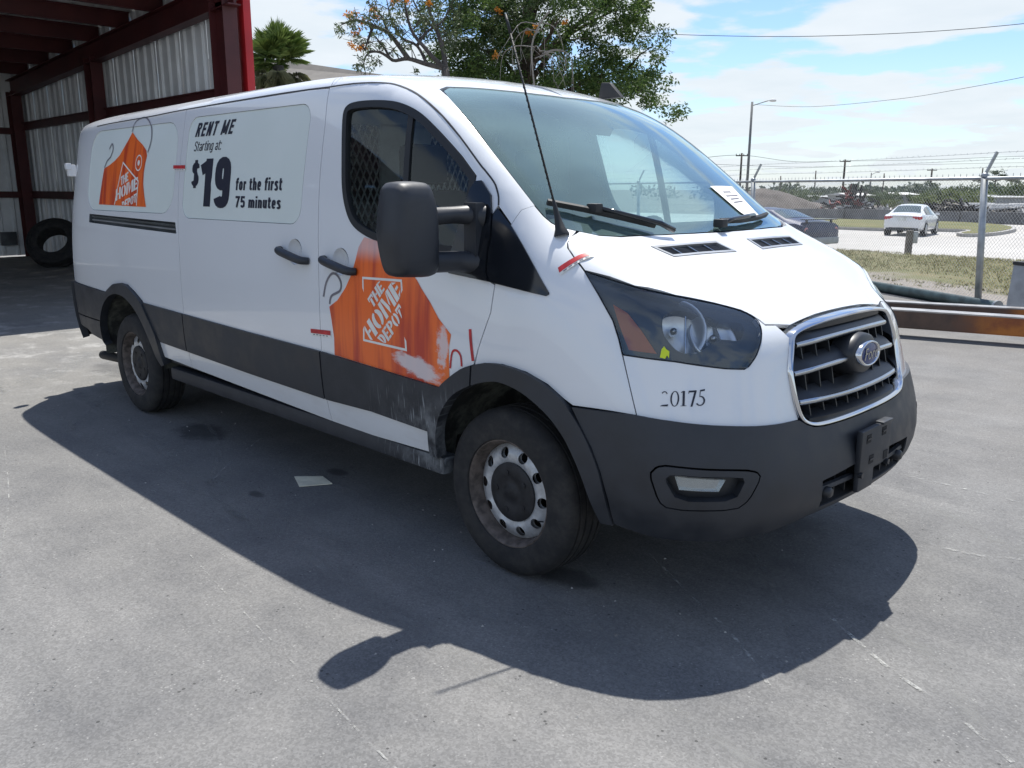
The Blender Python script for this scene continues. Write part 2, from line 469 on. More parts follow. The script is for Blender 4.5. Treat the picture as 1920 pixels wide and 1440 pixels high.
def panel(name, loops, P, mat, parent, off=0, grid=.06, flange=.02, shrink=.0025, keep=None, left=False, both=False, polys=None, step=None):
    "a sheet cut out of the body surface; loops are 2D in the projection P; left=True also builds its mirror image on the driver's side"
    step = step or grid
    if polys is None:
        lp = [loops[0] if area(loops[0]) > 0 else loops[0][::-1]]+loops[1:]
        lp = [resamp(l, step) for l in lp]
        if shrink: lp = [inset(l, shrink if i == 0 else -shrink, keep) for i, l in enumerate(lp)]
        V2, F = fill(lp, grid)
    else: V2, F = fill(None, grid, [resamp(l, step) for l in polys]); lp = polys
    o = link(name, panel_mesh(name, V2, F, lp, P, mat, off, flange, both), parent)
    if left: link(name, panel_mesh(name, V2, F, lp, P, mat, off, flange, flip=True), parent if not isinstance(left, bpy.types.Object) else left)
    return o

# ---------------------------------------------------------------- van materials
m = NT('white_paint'); n = m.noise(1.2, 3); z = m.xyz()[2]
dirt = m.math('MULTIPLY', m.ramp(z, 1.15, .35, 0, 1), m.ramp(m.noise(7, 8, .65, scl=(.5, 1, 1.6)), .42, .75))
m.col(m.mix(m.math('MULTIPLY', dirt, .22), m.mix(n, (.745, .755, .765), (.775, .785, .795)), (.46, .43, .38))).set(rough=m.ramp(m.noise(1.5, 3), .3, .7, .22, .27), spec=.5, coat=.85, coatr=.04)
m = NT('aged_vinyl'); m.col(m.mix(m.ramp(m.noise(2.2, 7), .35, .7), (.68, .73, .69), (.71, .755, .72))).set(rough=.42)
m = NT('black_plastic'); n = m.noise(9, 6); s = m.noise(60, 4, .7, scl=(.25, 1, 1))
m.col(m.mix(m.ramp(n, .3, .75), (.020, .023, .029), (.034, .037, .044))).set(rough=m.ramp(n, .3, .7, .42, .6)).bump(m.noise(900, 2), .12, .001)
# scuffed: pale dust scratches fanning behind the front wheel
m = NT('scuffed_plastic'); n = m.noise(9, 6); X = m.xyz()
near = m.math('MULTIPLY', m.ramp(X[0], -.98, -.42), m.ramp(X[2], .82, .56))
ro = m.node('ShaderNodeMapping'); ro.inputs['Rotation'].default_value = (0, R(-38), 0); ro.inputs['Scale'].default_value = (95, 1, 9); m.link(m.tc.outputs['Object'], ro.inputs[0])
st = m.node('ShaderNodeTexNoise'); st.inputs['Scale'].default_value = 1; st.inputs['Detail'].default_value = 4; m.link(ro.outputs[0], st.inputs['Vector'])
sc_f = m.math('MULTIPLY', near, m.ramp(st.outputs['Fac'], .55, .70))
haze_f = m.math('MULTIPLY', m.math('MULTIPLY', near, near), m.ramp(m.noise(9, 6, .7), .35, .75, 0, .5))
m.col(m.mix(m.math('MAXIMUM', sc_f, haze_f), m.mix(m.ramp(n, .3, .75), (.020, .023, .029), (.034, .037, .044)), (.34, .36, .37))).set(rough=.55)
m = NT('dusty_liner'); m.col(m.mix(m.ramp(m.noise(8, 7, .65), .4, .7), (.022, .023, .022), (.16, .165, .135))).set(rough=.9)
simple('gloss_black', (.012, .014, .018), .12, scale=2)
simple('rubber_black', (.014, .015, .017), .6)
simple('dark_void', (.006, .006, .007), .8)
simple('grille_plastic', (.020, .022, .026), .42)
simple('chrome', (.66, .67, .69), .09, 1, var=.03)
simple('chrome_satin', (.50, .52, .54), .22, 1, var=.06)
simple('steel_wheel', (.46, .47, .48), .38, .35, var=.2, scale=20)
simple('rust_rim', (.12, .098, .085), .7, .2, var=.45, scale=25)
simple('hub_black', (.016, .016, .018), .6, scale=30, var=.4)
simple('orange_lens', (.62, .12, .03), .18, var=.1)
simple('lamp_housing', (.036, .046, .064), .22)
simple('emblem_blue', (.020, .045, .16), .18)
simple('yellow_crayon', (.62, .72, .03), .6)
simple('print_navy', (.012, .014, .030), .45)
simple('print_white', (.80, .79, .74), .45, var=.05)
simple('print_red', (.50, .025, .03), .45, var=.2, scale=30)
simple('print_thin', (.18, .17, .19), .5)
simple('headliner', (.66, .67, .65), .9)
simple('cabin_grey', (.045, .047, .05), .75)
simple('cabin_pale', (.60, .66, .63), .7)
simple('seat_cloth', (.018, .018, .020), .9)
simple('mesh_metal', (.82, .83, .80), .5, .3)
simple('paper', (.80, .79, .74), .7, var=.05)
simple('track_metal', (.10, .11, .12), .4, .3, var=.4, scale=3)
simple('silver_paint', (.35, .36, .37), .4, .6)
# tyre
m = NT('tyre_rubber'); n = m.noise(14, 6, .65); m.col(m.mix(m.ramp(n, .35, .75), (.016, .016, .017), (.042, .039, .036))).set(rough=.82).bump(m.noise(300, 2), .2, .002)
# orange apron print with darker folds and a worn, scraped corner
def apron(name, worn):
    m = NT(name); X = m.xyz(); f = m.noise(1, 4, .5, scl=(9, 1, .8)); g = m.noise(4, 5)
    c = m.mix(m.ramp(f, .46, .62), (.88, .15, .018), (.50, .040, .014)); c = m.mix(m.ramp(g, .5, .8, 0, .5), c, (.90, .21, .025))
    if worn:
        dx = m.math('SUBTRACT', X[0], -.49); dz = m.math('SUBTRACT', m.math('ADD', X[2], m.math('MULTIPLY', m.math('ADD', X[0], .49), .16)), .822)
        dd = m.math('SQRT', m.math('ADD', m.math('POWER', m.math('MULTIPLY', dx, 6.2), 2), m.math('POWER', m.math('MULTIPLY', dz, 21.0), 2)))
        w1 = m.ramp(m.math('ADD', dd, m.math('MULTIPLY', m.math('SUBTRACT', m.noise(18, 7, .7, scl=(.6, 1, 1.5)), .5), 1.7)), 1.1, .7, 0, .85)
        ex = m.math('SUBTRACT', X[0], -.325); ez = m.math('SUBTRACT', X[2], .93)
        de = m.math('SQRT', m.math('ADD', m.math('POWER', m.math('MULTIPLY', ex, 22), 2), m.math('POWER', m.math('MULTIPLY', ez, 8), 2)))
        w2 = m.ramp(m.math('ADD', de, m.math('MULTIPLY', m.math('SUBTRACT', m.noise(26, 6, .7), .5), 2.2)), .9, .4, 0, .8)
        ft = m.ramp(m.math('ADD', X[2], m.math('MULTIPLY', m.noise(7, 4), .03)), 1.26, 1.34, 0, .55)
        c = m.mix(m.math('MAXIMUM', m.math('MAXIMUM', w1, w2), ft), c, (.70, .66, .66))
    m.col(c).set(rough=.4, coat=.2, coatr=.15)
apron('apron_print', False); apron('apron_worn', True)
# glass
def glass(name, tint, dust_haze, dcol=(.62, .66, .64), frs=1.0, gl=(.9, .97, 1)):
    m = NT(name); m.N.remove(m.b)
    tr = m.node('ShaderNodeBsdfTransparent'); tr.inputs[0].default_value = (*tint, 1)
    g = m.node('ShaderNodeBsdfGlossy'); g.inputs[0].default_value = (*gl, 1); g.inputs['Roughness'].default_value = .015
    fr = m.node('ShaderNodeFresnel'); fr.inputs[0].default_value = 1.5
    a = m.node('ShaderNodeMixShader'); m.link(m.math('MULTIPLY', fr.outputs[0], frs, True), a.inputs[0]); m.link(tr.outputs[0], a.inputs[1]); m.link(g.outputs[0], a.inputs[2])
    d = m.node('ShaderNodeBsdfDiffuse'); d.inputs[0].default_value = (*dcol, 1)  # film of dust plus haze of reflected sky, both as diffuse colour
    b = m.node('ShaderNodeMixShader'); k = m.ramp(m.noise(1.3, 3, .5, scl=(1, .6, 1)), .3, .72, dust_haze*.55, dust_haze*1.6)
    m.link(k, b.inputs[0]); m.link(a.outputs[0], b.inputs[1]); m.link(d.outputs[0], b.inputs[2]); m.link(b.outputs[0], m.out.inputs[0])
simple('lamp_silver', (.86, .87, .88), .28, .75, var=.05)
glass('windscreen_glass', (.64, .85, .82), .14, dcol=(.46, .70, .68), frs=1.7, gl=(.86, .98, 1))  # teal film adds the reflected sky's paleness as colour, besides dust
glass('side_glass', (.90, .96, .96), .010, frs=.85)
glass('lamp_glass', (.84, .87, .90), .07, dcol=(.50, .58, .66), frs=1.3)  # bluish film paints the haze of the lens's reflection
glass('fog_glass', (.85, .86, .86), .25, frs=1.2)

# ---------------------------------------------------------------- the van
D = {'doorseam_B': [(-1.311, -0.874, 2.049), (-1.29, -0.92, 1.886), (-1.281, -0.97, 1.637), (-1.25, -1.02, 1.259), (-1.241, -1.032, 1.054), (-1.242, -1.033, 0.794), (-1.242, -1.016, 0.546), (-1.241, -0.991, 0.424)],
     'doortop': [(-2.829, -0.882, 2.038), (-1.486, -0.875, 2.055), (-1.305, -0.871, 2.054), (-1.131, -0.861, 2.056), (-0.947, -0.845, 2.047), (-0.855, -0.834, 2.034), (-0.736, -0.834, 1.998), (-0.636, -0.842, 1.953), (-0.505, -0.856, 1.877), (-0.38, -0.871, 1.787), (-0.244, -0.887, 1.675), (-0.21, -0.89, 1.65), (-0.156, -0.895, 1.606), (-0.131, -0.902, 1.577), (-0.113, -0.91, 1.546), (-0.103, -0.92, 1.515)],
     'doorfront': [(-0.119, -0.934, 1.484), (-0.105, -0.957, 1.397), (-0.108, -0.969, 1.347), (-0.101, -0.987, 1.259), (-0.081, -0.992, 1.223), (-0.051, -0.992, 1.214), (-0.058, -1.009, 1.102), (-0.114, -1.024, 0.956), (-0.133, -1.027, 0.888)],
     'farch_o': [(-0.443, -0.995, 0.442), (-0.432, -1.014, 0.539), (-0.419, -1.024, 0.623), (-0.395, -1.027, 0.686), (-0.341, -1.03, 0.756), (-0.285, -1.03, 0.804), (-0.196, -1.029, 0.863), (-0.072, -1.026, 0.903), (0.027, -1.025, 0.911), (0.157, -1.028, 0.901), (0.264, -1.025, 0.87), (0.373, -1.018, 0.807), (0.431, -1.015, 0.743), (0.48, -1.012, 0.666), (0.521, -1.007, 0.58)],
     'rarch_o': [(-3.912, -1.029, 0.887), (-3.812, -1.03, 0.925), (-3.703, -1.031, 0.937), (-3.601, -1.032, 0.934), (-3.492, -1.033, 0.896), (-3.382, -1.033, 0.845), (-3.295, -1.031, 0.758), (-3.2, -1.026, 0.64), (-3.171, -1.006, 0.491)],
     'headlight': [(0.348, -0.926, 1.289), (0.536, -0.875, 1.244), (0.645, -0.785, 1.214), (0.728, -0.655, 1.182), (0.785, -0.57, 1.154), (0.825, -0.539, 1.128), (0.854, -0.546, 1.101), (0.878, -0.578, 1.063), (0.889, -0.623, 1.013), (0.886, -0.659, 0.982), (0.879, -0.685, 0.969), (0.841, -0.751, 0.975), (0.719, -0.877, 1.0), (0.553, -0.955, 1.012), (0.531, -0.951, 1.066), (0.5, -0.947, 1.127), (0.428, -0.942, 1.212)],
     'orange': [(0.484, -0.935, 1.184), (0.542, -0.924, 1.157), (0.6, -0.917, 1.099), (0.662, -0.906, 1.024), (0.569, -0.946, 1.03), (0.524, -0.944, 1.108)],
     'hoodseam': [(0.204, -0.803, 1.423), (0.218, -0.853, 1.402), (0.228, -0.884, 1.382), (0.242, -0.898, 1.365), (0.284, -0.912, 1.335), (0.348, -0.926, 1.289)],
     'front_clad': [(0.382, -1.017, 0.811), (0.634, -0.969, 0.813), (0.756, -0.917, 0.804), (0.847, -0.835, 0.792), (0.936, -0.691, 0.778), (0.966, -0.592, 0.772), (0.987, -0.473, 0.771)],
     'fog_out': [(0.705, -0.973, 0.616), (0.727, -0.964, 0.646), (0.761, -0.95, 0.655), (0.943, -0.766, 0.637), (0.966, -0.726, 0.626), (0.975, -0.714, 0.606), (0.959, -0.755, 0.531), (0.933, -0.789, 0.5), (0.763, -0.942, 0.5), (0.737, -0.958, 0.522)],
     'fog_in': [(0.756, -0.956, 0.605), (0.775, -0.946, 0.626), (0.909, -0.823, 0.618), (0.948, -0.765, 0.609), (0.931, -0.798, 0.535), (0.793, -0.934, 0.535)],
     'fog': [(0.784, -0.942, 0.616), (0.911, -0.823, 0.605), (0.898, -0.843, 0.564), (0.798, -0.934, 0.569)],
     'apron2': [(-0.885, -1.008, 1.363), (-0.922, -1.013, 1.318), (-0.942, -1.019, 1.259), (-0.969, -1.024, 1.194), (-1.019, -1.028, 1.124), (-1.085, -1.031, 1.06), (-1.154, -1.033, 1.023), (-1.139, -1.034, 0.96), (-1.123, -1.034, 0.876), (-1.127, -1.033, 0.786), (-0.331, -1.03, 0.763), (-0.285, -1.03, 0.811), (-0.288, -1.028, 0.933), (-0.277, -1.025, 0.992), (-0.355, -1.023, 1.05), (-0.412, -1.021, 1.112), (-0.473, -1.018, 1.167), (-0.503, -1.016, 1.199), (-0.547, -1.014, 1.23), (-0.586, -1.011, 1.273), (-0.646, -1.006, 1.333)],
     'refl': [(0.657, -0.865, 1.155), (0.673, -0.823, 1.181), (0.692, -0.778, 1.183), (0.729, -0.733, 1.166), (0.751, -0.69, 1.158), (0.777, -0.672, 1.14), (0.813, -0.581, 1.13), (0.843, -0.616, 1.092), (0.846, -0.653, 1.074), (0.817, -0.712, 1.081), (0.804, -0.753, 1.069), (0.786, -0.798, 1.038), (0.764, -0.826, 1.029), (0.729, -0.858, 1.034), (0.694, -0.875, 1.063), (0.667, -0.881, 1.102)]}
def d(k): return [Vector(p) for p in D[k]]
def s2(k): return [(p[0], p[2]) for p in D[k]]
VAN = thing('cargo_van', 'white rental cargo van with orange apron decals and black lower cladding', 'van')
WIND = Lin((-.60, 0, -.80), c=(0, 0, 1.6)); HOOD = Lin((-.40, 0, -.92), c=(.5, 0, 1.2)); ROOFP = Lin((-.05, .62, -.78), c=(-1.5, 0, 2))
FEND = Lin((-.30, .80, -.50), c=(.2, -.9, 1.2))

B = s2('doorseam_B'); DT = s2('doortop'); DF = s2('doorfront'); FO = s2('farch_o'); RO = s2('rarch_o')
SS = [(-2.829, 2.040), (-2.812, 1.95), (-2.806, 1.64), (-2.79, 1.375), (-2.772, 1.2), (-2.765, .9), (-2.766, .77), (-2.772, .6), (-2.775, .474)]
WIN = cr([(-1.143, 1.86), (-1.150, 1.925), (-1.125, 1.957), (-1.06, 1.968), (-.93, 1.966), (-.805, 1.953), (-.70, 1.925), (-.61, 1.886), (-.52, 1.832), (-.43, 1.772), (-.34, 1.708)], 4) + [(-.245, 1.629), (-.235, 1.50), (-.24, 1.318)] + cr([(-.36, 1.322), (-.60, 1.335), (-.80, 1.354), (-.93, 1.390), (-1.0, 1.432), (-1.05, 1.50), (-1.085, 1.585), (-1.11, 1.70), (-1.143, 1.86)], 4)[:-1]
HF, HR = (-1.062, 1.243), (-1.462, 1.268)
def circ(c, r, n=20): return [(c[0]+r*math.cos(2*math.pi*i/n), c[1]+r*math.sin(2*math.pi*i/n)) for i in range(n)]
FLARE_IN = [(-.39, .43), (-.385, .50), (-.365, .58), (-.32, .665), (-.245, .745), (-.14, .80), (-.06, .827), (.03, .841), (.15, .822), (.265, .768), (.345, .703), (.40, .63), (.445, .545), (.475, .455), (.495, .38)]
FLARE_OUT = [(-.446, .434)] + FO[1:6] + [(-.196, .862), (-.072, .903), (.027, .912), (.157, .901), (.264, .868), (.35, .82), (.42, .75), (.475, .672), (.515, .59), (.54, .49), (.548, .385)]
# front door
door2 = B + [(-.894, .421), (-.446, .434)] + FO[1:7] + [(-.139, .884)] + DF[::-1][1:] + DT[::-1][:-2]
door = panel('front_door', [door2, WIN, circ(HF, .062)], SIDE, 'white_paint', VAN, grid=.07, left=True)
# sliding door / body side
REC2 = rrect(-2.735, 1.405, -1.425, 1.985, .085); REC1 = rrect(-4.33, 1.425, -2.87, 1.972, .15)
sl2 = SS + [(-1.241, .424)] + B[::-1][1:] + [(-1.486, 2.053)]
slide = panel('sliding_door', [sl2, REC2, circ(HR, .062)], SIDE, 'white_paint', VAN, grid=.08)
panel('recessed_panel', [REC2], SIDE, 'aged_vinyl', slide, off=-.003, flange=-.003, grid=.08, shrink=0)
link('body_side', panel_mesh('body_side', *fill([resamp(inset([(-4.75, 2.0), (-2.829, 2.04), (-1.486, 2.053)]+B+[(-2.775, .474), (-3.165, .488)]+RO[::-1]+[(-4.02, .85), (-4.75, .872)], .0025), .09)], .09), None, SIDE, 'white_paint', 0, .02, flip=True), VAN)
TRK = [(-4.285, 1.335), (-4.28, 1.392), (-2.83, 1.372), (-2.815, 1.31)]
qp2 = [(-4.75, 2.0), (-4.75, .866), (-4.516, .862), (-4.03, .848)] + RO[::1][1:] + [(-3.165, .488)] + SS[::-1] + [(-3.4, 2.034), (-4.3, 2.02)]
quarter = panel('rear_quarter_panel', [qp2, REC1, TRK], SIDE, 'white_paint', VAN, grid=.08)
panel('recessed_panel', [REC1], SIDE, 'aged_vinyl', quarter, off=-.003, flange=-.003, grid=.08, shrink=0)
trk = panel('door_track', [TRK], SIDE, 'track_metal', quarter, off=-.03, flange=-.031, grid=.1, shrink=0)
for dz, th, mt in ((.012, .012, 'chrome_satin'), (-.012, .010, 'silver_paint')):
    b = MB(); b.bar((-4.25, -.985, 1.366+dz), (-2.84, -1.003, 1.343+dz), .012, th); b.build('track_rail', mt, trk)
# tail
rd = [TAIL.to2((-4.75, s*.93, z)) for s, z in ((1, .872), (-1, .872), (-1, 2.0), (1, 2.0))]
rear = panel('rear_doors', [rd], TAIL, 'white_paint', VAN, grid=.09)
for z in (1.71, 1.05):
    b = MB(); b.box((-4.955, -.86, z), (.05, .06, .09)); b.box((-4.945, -.885, z+.03), (.05, .04, .05))
    b.build('door_hinge', 'white_paint', VAN, bevel=.008)
rb = [(-4.0, .842), (-4.10, .762), (-4.17, .655), (-4.215, .53), (-4.225, .462), (-4.463, .482), (-4.559, .517), (-4.75, .53)]
r3 = [Vector((x, SIDE.cast(x, z)[0].y, z)) for x, z in rb] + [Vector((-4.75, -.95, .868)), Vector((-4.516, -1.01, .862)), Vector((-4.02, -1.025, .85))]
for nm, zlo, zhi in (('rear_bumper', .3, .617), ('bumper_corner', .622, 1)):
    q = []
    for i in range(len(r3)):   # clip the corner piece at the seam height
        a, c = r3[i], r3[(i+1) % len(r3)]
        if zlo <= a.z <= zhi: q.append(a)
        for zz in (zlo, zhi):
            if (a.z-zz)*(c.z-zz) < 0: q.append(a.lerp(c, (zz-a.z)/(c.z-a.z)))
    panel(nm, [[(p.x, p.z) for p in q]], SIDE, 'black_plastic', VAN, off=.012, flange=.03, grid=.06, left=True)
panel('tail_bumper', [[TAIL.to2((-4.755, s*.935, z)) for s, z in ((1, .42), (-1, .42), (-1, .866), (1, .866))]], TAIL, 'black_plastic', VAN, off=.03, flange=.05, grid=.09)
# roof with the windscreen pillars
WL = [(-.57, 0, 2.024), (-.585, -.2, 2.025), (-.62, -.378, 2.027), (-.67, -.55, 2.030), (-.70, -.655, 2.015), (-.675, -.715, 1.99), (-.596, -.748, 1.970), (-.526, -.771, 1.933), (-.243, -.828, 1.735), (.032, -.858, 1.517), (.085, -.862, 1.477), (.124, -.859, 1.452), (.155, -.848, 1.436), (.187, -.818, 1.427), (.248, -.735, 1.408), (.278, -.640, 1.403), (.309, -.391, 1.401), (.322, -.2, 1.402), (.325, 0, 1.402)]
roof3 = WL[:10] + [(0, -.896, 1.501), (-.008, -.912, 1.48), (-.022, -.93, 1.446)] + D['doortop'][::-1][:-1] + [(-2.829, -.882, 2.042), (-3.4, -.89, 2.034), (-4.3, -.88, 2.02), (-4.75, -.86, 2.003), (-4.86, -.80, 2.0), (-4.90, -.6, 2.0), (-4.92, -.3, 2.0), (-4.93, 0, 2.0)]
c0 = ROOFP.to2((-1, 0, 2.1)); c1 = ROOFP.to2((-4, 0, 2.13))
r2 = two(ROOFP, roof3)
panel('roof', [r2], ROOFP, 'white_paint', VAN, grid=.07, both=True, keep=lambda p: False, shrink=0)
# windscreen
W2 = two(WIND, WL); W2 = W2 + [(-a, b_) for a, b_ in W2[::-1][1:-1]]
panel('windscreen', [W2], WIND, 'windscreen_glass', VAN, off=-.004, flange=0, grid=.07, shrink=.004)
bm_ = min(b_ for a, b_ in W2)
FI = [(a*.985, b_+(.055 if b_ < bm_+.10 else 0)) for a, b_ in inset(W2, .032)]
frit = panel('black_border', [W2, FI], WIND, 'gloss_black', VAN, off=-.011, flange=0, grid=.09, shrink=.0)
sens = two(WIND, [(-.60, -.33, 2.02), (-.53, -.25, 1.985), (-.40, -.13, 1.91), (-.325, -.075, 1.868), (-.32, .075, 1.866), (-.40, .13, 1.91), (-.53, .25, 1.985), (-.60, .33, 2.02)])
panel('sensor_shroud', [sens], WIND, 'lamp_housing', VAN, off=-.013, flange=.04, grid=.09, shrink=0)
PP = two(WIND, [(.06, .345, 1.594), (.017, .62, 1.592), (.205, .565, 1.455), (.235, .42, 1.43), (.20, .385, 1.47)])
ppr = panel('paper_sticker', [PP], WIND, 'paper', VAN, off=.002, flange=0, grid=.09, shrink=0)
PC_ = [np.array(q) for q in PP]
for f, w0, w1 in ((.18, .25, .62), (.30, .18, .80), (.40, .22, .70), (.50, .2, .75)):
    a_, b_ = PC_[0]+(PC_[3]-PC_[0])*f, PC_[1]+(PC_[2]-PC_[1])*f; q0, q1 = a_+(b_-a_)*w0, a_+(b_-a_)*w1; dn = (PC_[3]-PC_[0])*.035
    panel('sticker_print', [[tuple(q0), tuple(q1), tuple(q1+dn), tuple(q0+dn)]], WIND, 'print_thin', ppr, off=.003, flange=0, grid=.2, shrink=0)
# hood
H3 = [(.335, 0, 1.398), (.330, -.2, 1.398), (.317, -.391, 1.397), (.288, -.64, 1.399), (.258, -.735, 1.404), (.212, -.800, 1.421)] + D['hoodseam'][1:] + D['headlight'][1:5] + [(.812, -.546, 1.138), (.838, -.528, 1.119), (.857, -.520, 1.104), (.872, -.470, 1.100), (.893, -.40, 1.092), (.895, -.34, 1.104), (.892, -.2, 1.113), (.893, 0, 1.118)]
h2 = two(HOOD, H3)
hm = [(-a, b_) for a, b_ in h2[::-1][1:-1]]
hm = [(a-(.022 if 4 <= len(hm)-1-i+1 <= 14 and abs(a) > .5 else 0)*(1 if a < 0 else -1), b_-(.014 if abs(a) > .5 and b_ < 0 else 0)) for i, (a, b_) in enumerate(hm)]   # the far bonnet edge laps over the lamp
h2 = h2+hm
V1 = [(.374, -.45, 1.36), (.395, -.03, 1.36), (.49, .045, 1.325), (.478, -.35, 1.325)]
VO = [(-.47, .378), (-.44, .365), (-.03, .398), (-.015, .41), (.02, .475), (.01, .487), (-.35, .488), (-.365, .48)]
def hood_at(y, x):
    p, n = HOOD.cast(*HOOD.to2((x, y, 1.34))); 
    for _ in range(3): p, n = HOOD.cast(*HOOD.to2((x, y, p.z)))
    return p
vy0, vy1 = .13, .56
def ventloop(sgn, e):
    c = [(vy0+.0+e, .395+e*.5), (vy1-e, .375+e*.5), (vy1-.03-e, .462-e*.7), (vy0-.02+e, .486-e*.7)]
    return [HOOD.to2(hood_at(sgn*y, x)) for y, x in c]
holes = [ventloop(s, 0) for s in (-1, 1)]
holes = [h if area(h) > 0 else h[::-1] for h in holes]
hood = panel('hood', [h2]+holes, HOOD, 'white_paint', VAN, grid=.06, off=.002)
for s, hl in zip((-1, 1), holes):
    fr_ = panel('hood_vent', [hl, inset(hl, .014)], HOOD, 'silver_paint', VAN, off=.005, flange=.02, grid=.2, shrink=0)
    panel('vent_base', [inset(hl, .010)], HOOD, 'dark_void', fr_, off=-.022, flange=0, grid=.1, shrink=0)
    b = MB()
    for k in range(1, 9):
        t = k/9; x0 = .392+.08*t
        a_, b_ = hood_at(s*(vy0+.02), x0), hood_at(s*(vy1-.035), x0-.012); up = Vector((.4, 0, .92))
        b.bar(a_-up*.010, b_-up*.010, .0035, .012, up=(.8, 0, .6))
    tag(b.build('vent_slat', 'grille_plastic', fr_), kind='stuff')
    b = MB()
    for k in (1, 2, 3):
        y = s*(vy0+(vy1-vy0)*k/4); b.bar(hood_at(y, .396)-Vector((0, 0, .004)), hood_at(y, .470)-Vector((0, 0, .004)), .005, .008)
    tag(b.build('vent_rib', 'chrome_satin', fr_), kind='stuff')
# fender
F3 = D['hoodseam'][::-1] + WL[13:9:-1] + [(.032, -.858, 1.517), (0, -.896, 1.501), (-.008, -.912, 1.48), (-.022, -.93, 1.446)] + D['doorfront'][1:] + [(-.133, -1.027, .884), (-.072, -1.026, .900), (.027, -1.025, .909), (.157, -1.028, .899), (.264, -1.025, .868), (.34, -1.02, .825), (.382, -1.017, .806), (.634, -.969, .808)] + [(.553, -.955, 1.012)] + D['headlight'][14:17]
F3 = [p for i, p in enumerate(F3) if i == 0 or (Vector(p)-Vector(F3[i-1])).length > .004]
panel('fender', [two(FEND, F3)], FEND, 'white_paint', VAN, grid=.06, left=True)
# white nose piece under the headlight
HL3 = [(.348, -.926, 1.289)] + cr(D['headlight'][:12], 3)[1:] + D['headlight'][12:]
G_HALF = [(0, 1.112), (.2, 1.106), (.33, 1.094), (.405, 1.078), (.44, 1.055), (.462, 1.01), (.482, .958), (.487, .926), (.483, .837), (.470, .775), (.446, .748), (.407, .734), (.344, .727), (.2, .724), (0, .724)]
GOUT = [(-y, z) for y, z in G_HALF] + [(y, z) for y, z in G_HALF[::-1][1:-1]]
gpt = lambda y, z: FRONT.cast(y, z)[0]
def gpg(y, z):
    if z <= 1.03: return gpt(y, z)
    p, q = gpt(y, 1.03), gpt(y, .98); return Vector((p.x+(p.x-q.x)*(z-1.03)/.05*1.15, y, z))
N3 = [Vector(p) for p in D['headlight'][5:14]] + [Vector(p) for p in D['front_clad'][1:]] + [gpt(-y, z) for y, z in G_HALF[9:3:-1]] + [Vector((.872, -.470, 1.100)), Vector((.857, -.520, 1.104)), Vector((.838, -.528, 1.119))]
N3 = [p - Vector((0, 0, .006)) if i > 8 and p.z < .83 and p.z > .76 else p for i, p in enumerate(N3)]
panel('front_fascia', [two(NOSE, N3)], NOSE, 'white_paint', VAN, grid=.05, left=True)
# headlights
sorted_ccw = lambda l: l if area(l) > 0 else l[::-1]
rcr = sorted_ccw(cr(two(NOSE, D['refl']), 3, True))
def headlight(sgn):
    def mk(name, mb_or_pts, off, mat, parent, flange, grid=.05, shrink=0, holes=[]):
        V2, F = fill([resamp(inset(two(NOSE, mb_or_pts), shrink) if area(two(NOSE, mb_or_pts)) > 0 else inset(two(NOSE, mb_or_pts)[::-1], shrink), grid)], grid)
        return link(name, panel_mesh(name, V2, F, None, NOSE, mat, off, flange, flip=sgn > 0), parent)
    hl = mk('headlight', HL3, -.130, 'lamp_housing', VAN, -.133)
    V2, F = fill([resamp(sorted_ccw(two(NOSE, HL3)), .05), resamp(rcr, .02)], .05)
    link('lamp_mask', panel_mesh('lamp_mask', V2, F, None, NOSE, 'lamp_housing', -.030, .03, flip=sgn > 0), hl)
    mk('lamp_lens', HL3, -.001 if sgn < 0 else -.014, 'lamp_glass', hl, .006, shrink=.003)
    mk('turn_signal', D['orange'], -.014, 'orange_lens', hl, .05)
    for c, rr, nv in (((.692, -.838, 1.113), .112, (.70, -.70, .10)), ((.785, -.685, 1.110), .092, (.80, -.58, .10))):
        c, n = NOSE.cast(*NOSE.to2(c)); c = c - n*.072
        if sgn > 0: c.y *= -1; n.y *= -1
        T = Matrix.Translation(c) @ n.to_track_quat('Z', 'Y').to_matrix().to_4x4()
        b = MB(); b.lathe([(.012, -.046)]+[(rr*t, -.046*(1-t*t)) for t in (.3, .5, .7, .85, 1)]+[(rr*1.05, -.001), (rr*1.05, -.02)], T, 32)
        rf = b.build('reflector', 'lamp_silver', hl, smooth=True)
        b = MB(); b.lathe([(0, .008), (.012, .004), (.014, -.01), (.014, -.046)], T, 16); b.build('bulb', 'chrome_satin', rf, smooth=True)
        b = MB()   # facets across the bowl
        for k in (-1, 1): b.bar(T @ Vector((rr*.38*k, -rr*.80, -.024)), T @ Vector((rr*.38*k, rr*.80, -.024)), .004, .03, up=tuple(n))
        tag(b.build('reflector_rib', 'chrome_satin', rf), kind='stuff')
    # silver bezel line under the bowls
    return hl
hl_r = headlight(-1); headlight(1)
bz = [NOSE.cast(*NOSE.to2(p)) for p in [(.655, -.885, 1.075), (.69, -.865, 1.035), (.735, -.82, 1.018), (.775, -.77, 1.022), (.82, -.70, 1.058), (.862, -.62, 1.062)]]
b = MB(); b.tube([p-n*.045 for p, n in bz], .004, 6); b.build('bezel_trim', 'chrome_satin', hl_r)
panel('crayon_mark', [two(NOSE, [(.672, -.898, 1.012), (.676, -.896, 1.040), (.684, -.893, 1.050), (.690, -.888, 1.040), (.700, -.884, 1.034), (.700, -.884, 1.010), (.694, -.888, 1.020), (.688, -.890, 1.008)])], NOSE, 'yellow_crayon', hl_r, off=.002, flange=0, shrink=0)
